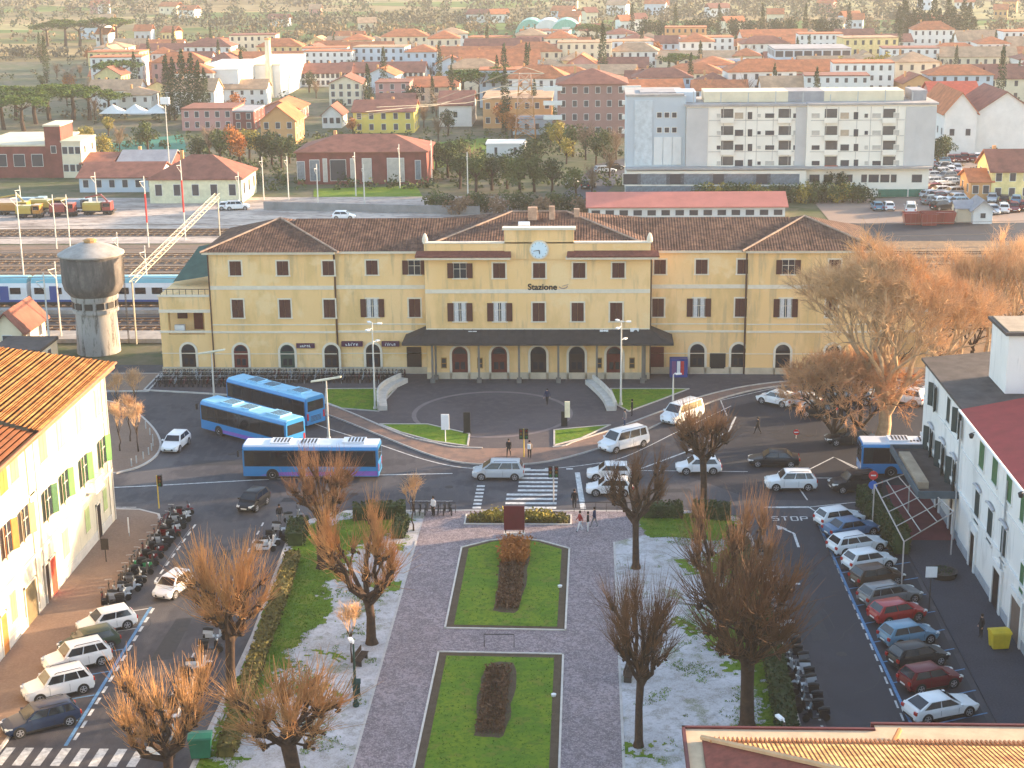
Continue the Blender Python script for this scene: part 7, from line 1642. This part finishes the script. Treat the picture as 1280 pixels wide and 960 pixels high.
# far wooded bands as stuff
def woods(y0,y1,n,s,m_,hh=6,xr=.40,seed=1,dens=9):
    random.seed(seed); b=MB()
    for _ in range(n):
        y=random.uniform(y0,y1); x=random.uniform(-xr,xr)*y
        if mnoise.noise(Vector((x*.005,y*.028,seed)))<.06: continue
        h=hh*random.uniform(.5,1.2); leafcloud(b,(x,y,gz(x,y)+h*.5),(h*.55,h*.4,h*.55),dens,s)
    o=b.build('far_woods',m_); o['kind']='stuff'
wd=mat('far_wood_grey',(.10,.095,.06),.95,.4,.02,world=True); wg=mat('far_wood_green',(.05,.07,.035),.95,.4,.02,world=True); wo=mat('far_wood_russet',(.17,.13,.07),.95,.4,.02,world=True)
woods(400,660,1500,.5,wd,3.2,seed=12,dens=14); woods(400,660,900,.5,wg,3.0,seed=13,dens=14); woods(668,700,700,.8,wd,6,seed=2,dens=34); woods(690,715,300,.8,wg,6,seed=3,dens=34); woods(770,850,700,.8,wo,5,seed=4,dens=34); woods(860,1000,1100,.9,wd,7,seed=5,dens=34); woods(880,1050,500,.9,wg,7,seed=8,dens=34); woods(1050,1500,1900,1.2,wd,10,seed=6,dens=30); woods(1050,1500,900,1.2,wg,10,seed=7,dens=30); woods(300,388,700,.35,leafm,2.2,.3,seed=21,dens=22); woods(300,388,500,.35,leafd,2.4,.3,seed=22,dens=22); woods(300,388,400,.3,wo,2.2,.3,seed=23,dens=22)
# sports ground and lawns behind the station
sheet('field', [tuple(at(x,y)[:2]) for x,y in ((505,182),(610,172),(625,196),(520,215))], .0, bedg)
sheet('field', [tuple(at(x,y)[:2]) for x,y in ((392,256),(392,236),(520,232),(535,256))], .0, bedg)
sheet('sports_ground', [tuple(at(x,y)[:2]) for x,y in ((120,180),(228,168),(235,190),(130,196))], .0, mat('sports_green',(.03,.17,.11),.8,.2,.1))
sheet('side_road', [tuple(at(x,y)[:2]) for x,y in ((700,246),(745,205),(790,196),(785,215),(735,262))], .0, asph)
t=thing('white_marquee','white tent roofs on the far side of the sports ground','tent',tuple(at(170,150))); b=MB()
for i in range(3): x=-6+i*6; b.add([(x-3,-3,2),(x+3,-3,2),(x+3,3,2),(x-3,3,2),(x,0,4.2)],[(0,1,4),(1,2,4),(2,3,4),(3,0,4)])
link(b.mesh('canopy',wW),'canopy',t)
b=MB(); 
for px0,px1,py in ((330,600,262),):
    a_,c_=at(px0,py),at(px1,py+6); b.obox(((a_.x+c_.x)/2,(a_.y+c_.y)/2,.7),(c_-a_).length,.3,1.4,math.atan2(c_.y-a_.y,c_.x-a_.x))
o=b.build('boundary_wall',mat('grey_wall',(.22,.22,.22),.9,.2,.5)); tag(o,'long low grey boundary wall between the yard and the lawns behind the station','wall')
# ---------------------------------------------------------------- distant cars (single mesh copies)
def flat_car(kind):
    root=CARP[kind]; b=MB(); mats=[]; mis=[]
    def rec(o,M):
        M=M@Matrix.Translation(o.location)
        if o.type=='MESH':
            for pl_ in o.data.polygons:
                mt=o.data.materials[pl_.material_index]; 
                if mt not in mats: mats.append(mt)
                b.add([M@o.data.vertices[i].co for i in pl_.vertices],[tuple(range(len(pl_.vertices)))],mats.index(mt))
        for ch in o.children: rec(ch,M)
    for ch in root.children: rec(ch,Matrix())
    return b.mesh('distant_car',mats,30)
bpy.context.view_layer.update()
FC={k:flat_car(k) for k in ('hatch','suv','wagon','mpv','van')}
def fcar(px,py,rz,kind,pm,label,group='cars in the car park at upper right',loc=None):
    p=loc or at(px,py); o=link(FC[kind],'distant_car',loc=(p[0],p[1],.01),rz=R(rz))
    for sl_ in o.material_slots:
        if sl_.material and sl_.material.name=='white_paint': sl_.link='OBJECT'; sl_.material=pm
    tag(o,label,'car',group); return o
random.seed(33); PM=[('white',PW),('silver',PS),('grey',PG),('black',PB),('white',PW),('dark red',PDR),('blue',PLB),('silver',PS)]
k=0
for r_,(xa,ya,xb,yb,n) in enumerate(((1166,255,1160,215,6),(1178,262,1166,210,9),(1196,258,1174,205,9),(1180,203,1230,200,7),(1182,212,1218,236,6),(1228,268,1280,262,5),(1240,252,1285,256,4),(1172,220,1196,214,4))):
    for i in range(n):
        f=i/max(1,n-1); c_n,pm=random.choice(PM); fcar(xa+(xb-xa)*f,ya+(yb-ya)*f,random.choice([0,180])+random.uniform(-8,8)+(20 if r_<3 else 80),random.choice(['hatch','suv','wagon']),pm,f'distant {c_n} car, {ordn(i)} in line {ordn(r_)} of the upper right car park'); k+=1
for px,py,rz,kd,pm,l in ((1096,262,90,'hatch',PLB,'light blue car facing out before the green garage'),(1110,262,90,'hatch',PW,'white car facing out before the green garage'),(1138,266,80,'van',PW,'white delivery van before the green garage doors'),(286,262,10,'hatch',PW,'white car left one of the pair beside the cream building'),(297,262,10,'suv',PW,'white car right one of the pair beside the cream building'),(430,274,0,'hatch',PW,'white car driving behind the left station roof'),(716,232,70,'hatch',PS,'silver car on the side road by the bushes'),(736,235,70,'suv',PB,'black car parked on the side road, lower one'),(756,216,20,'wagon',PS,'silver car by the apartment block corner'),(768,212,20,'hatch',PB,'black car by the apartment block corner'),(402,228,90,'hatch',PW,'white car before the brick hall left window')): fcar(px,py,rz,kd,pm,l,'cars behind the station')
for i,(px,py,l) in enumerate(((1140,280,3.2),(1172,279,5.5),(1160,281,3.0))):
    p=at(px,py); t=thing('red_container',f'red skip container by the tracks at right, {["left","right","middle"][i]} one','container',(p.x,p.y,0),0,'red containers'); b=MB(); b.add([(-l/2+.4,-1,0),(l/2-.4,-1,0),(l/2-.4,1,0),(-l/2+.4,1,0),(-l/2,-1.1,1.9),(l/2,-1.1,1.9),(l/2,1.1,1.9),(-l/2,1.1,1.9)],[(0,1,5,4),(1,2,6,5),(2,3,7,6),(3,0,4,7),(0,3,2,1)]); b.box(-l/2+.1,l/2-.1,-1,1,1.6,1.7); link(b.mesh('tub',redm),'tub',t)
    for s in range(4): b=MB(); x=-l/2+.4+s*(l-.8)/3; b.box(x-.05,x+.05,-1.2,-1.05,.1,1.9); link(b.mesh('rib',redm),'rib',t)
for p in PROTOS:
    kill(p)
# ---------------------------------------------------------------- haze
hz = bpy.data.materials.new('haze_air'); hz.use_nodes = True; n = hz.node_tree.nodes; n.remove(n['Principled BSDF'])
v = n.new('ShaderNodeVolumePrincipled'); v.inputs['Density'].default_value = .00016; v.inputs['Color'].default_value = (.97,.95,.94,1); v.inputs['Anisotropy'].default_value = .1
hz.node_tree.links.new(v.outputs[0], n['Material Output'].inputs['Volume'])
b = MB(); b.box(-5600,5600,-700,6100,-30,130); o = b.build('haze', hz); o['kind'] = 'stuff'
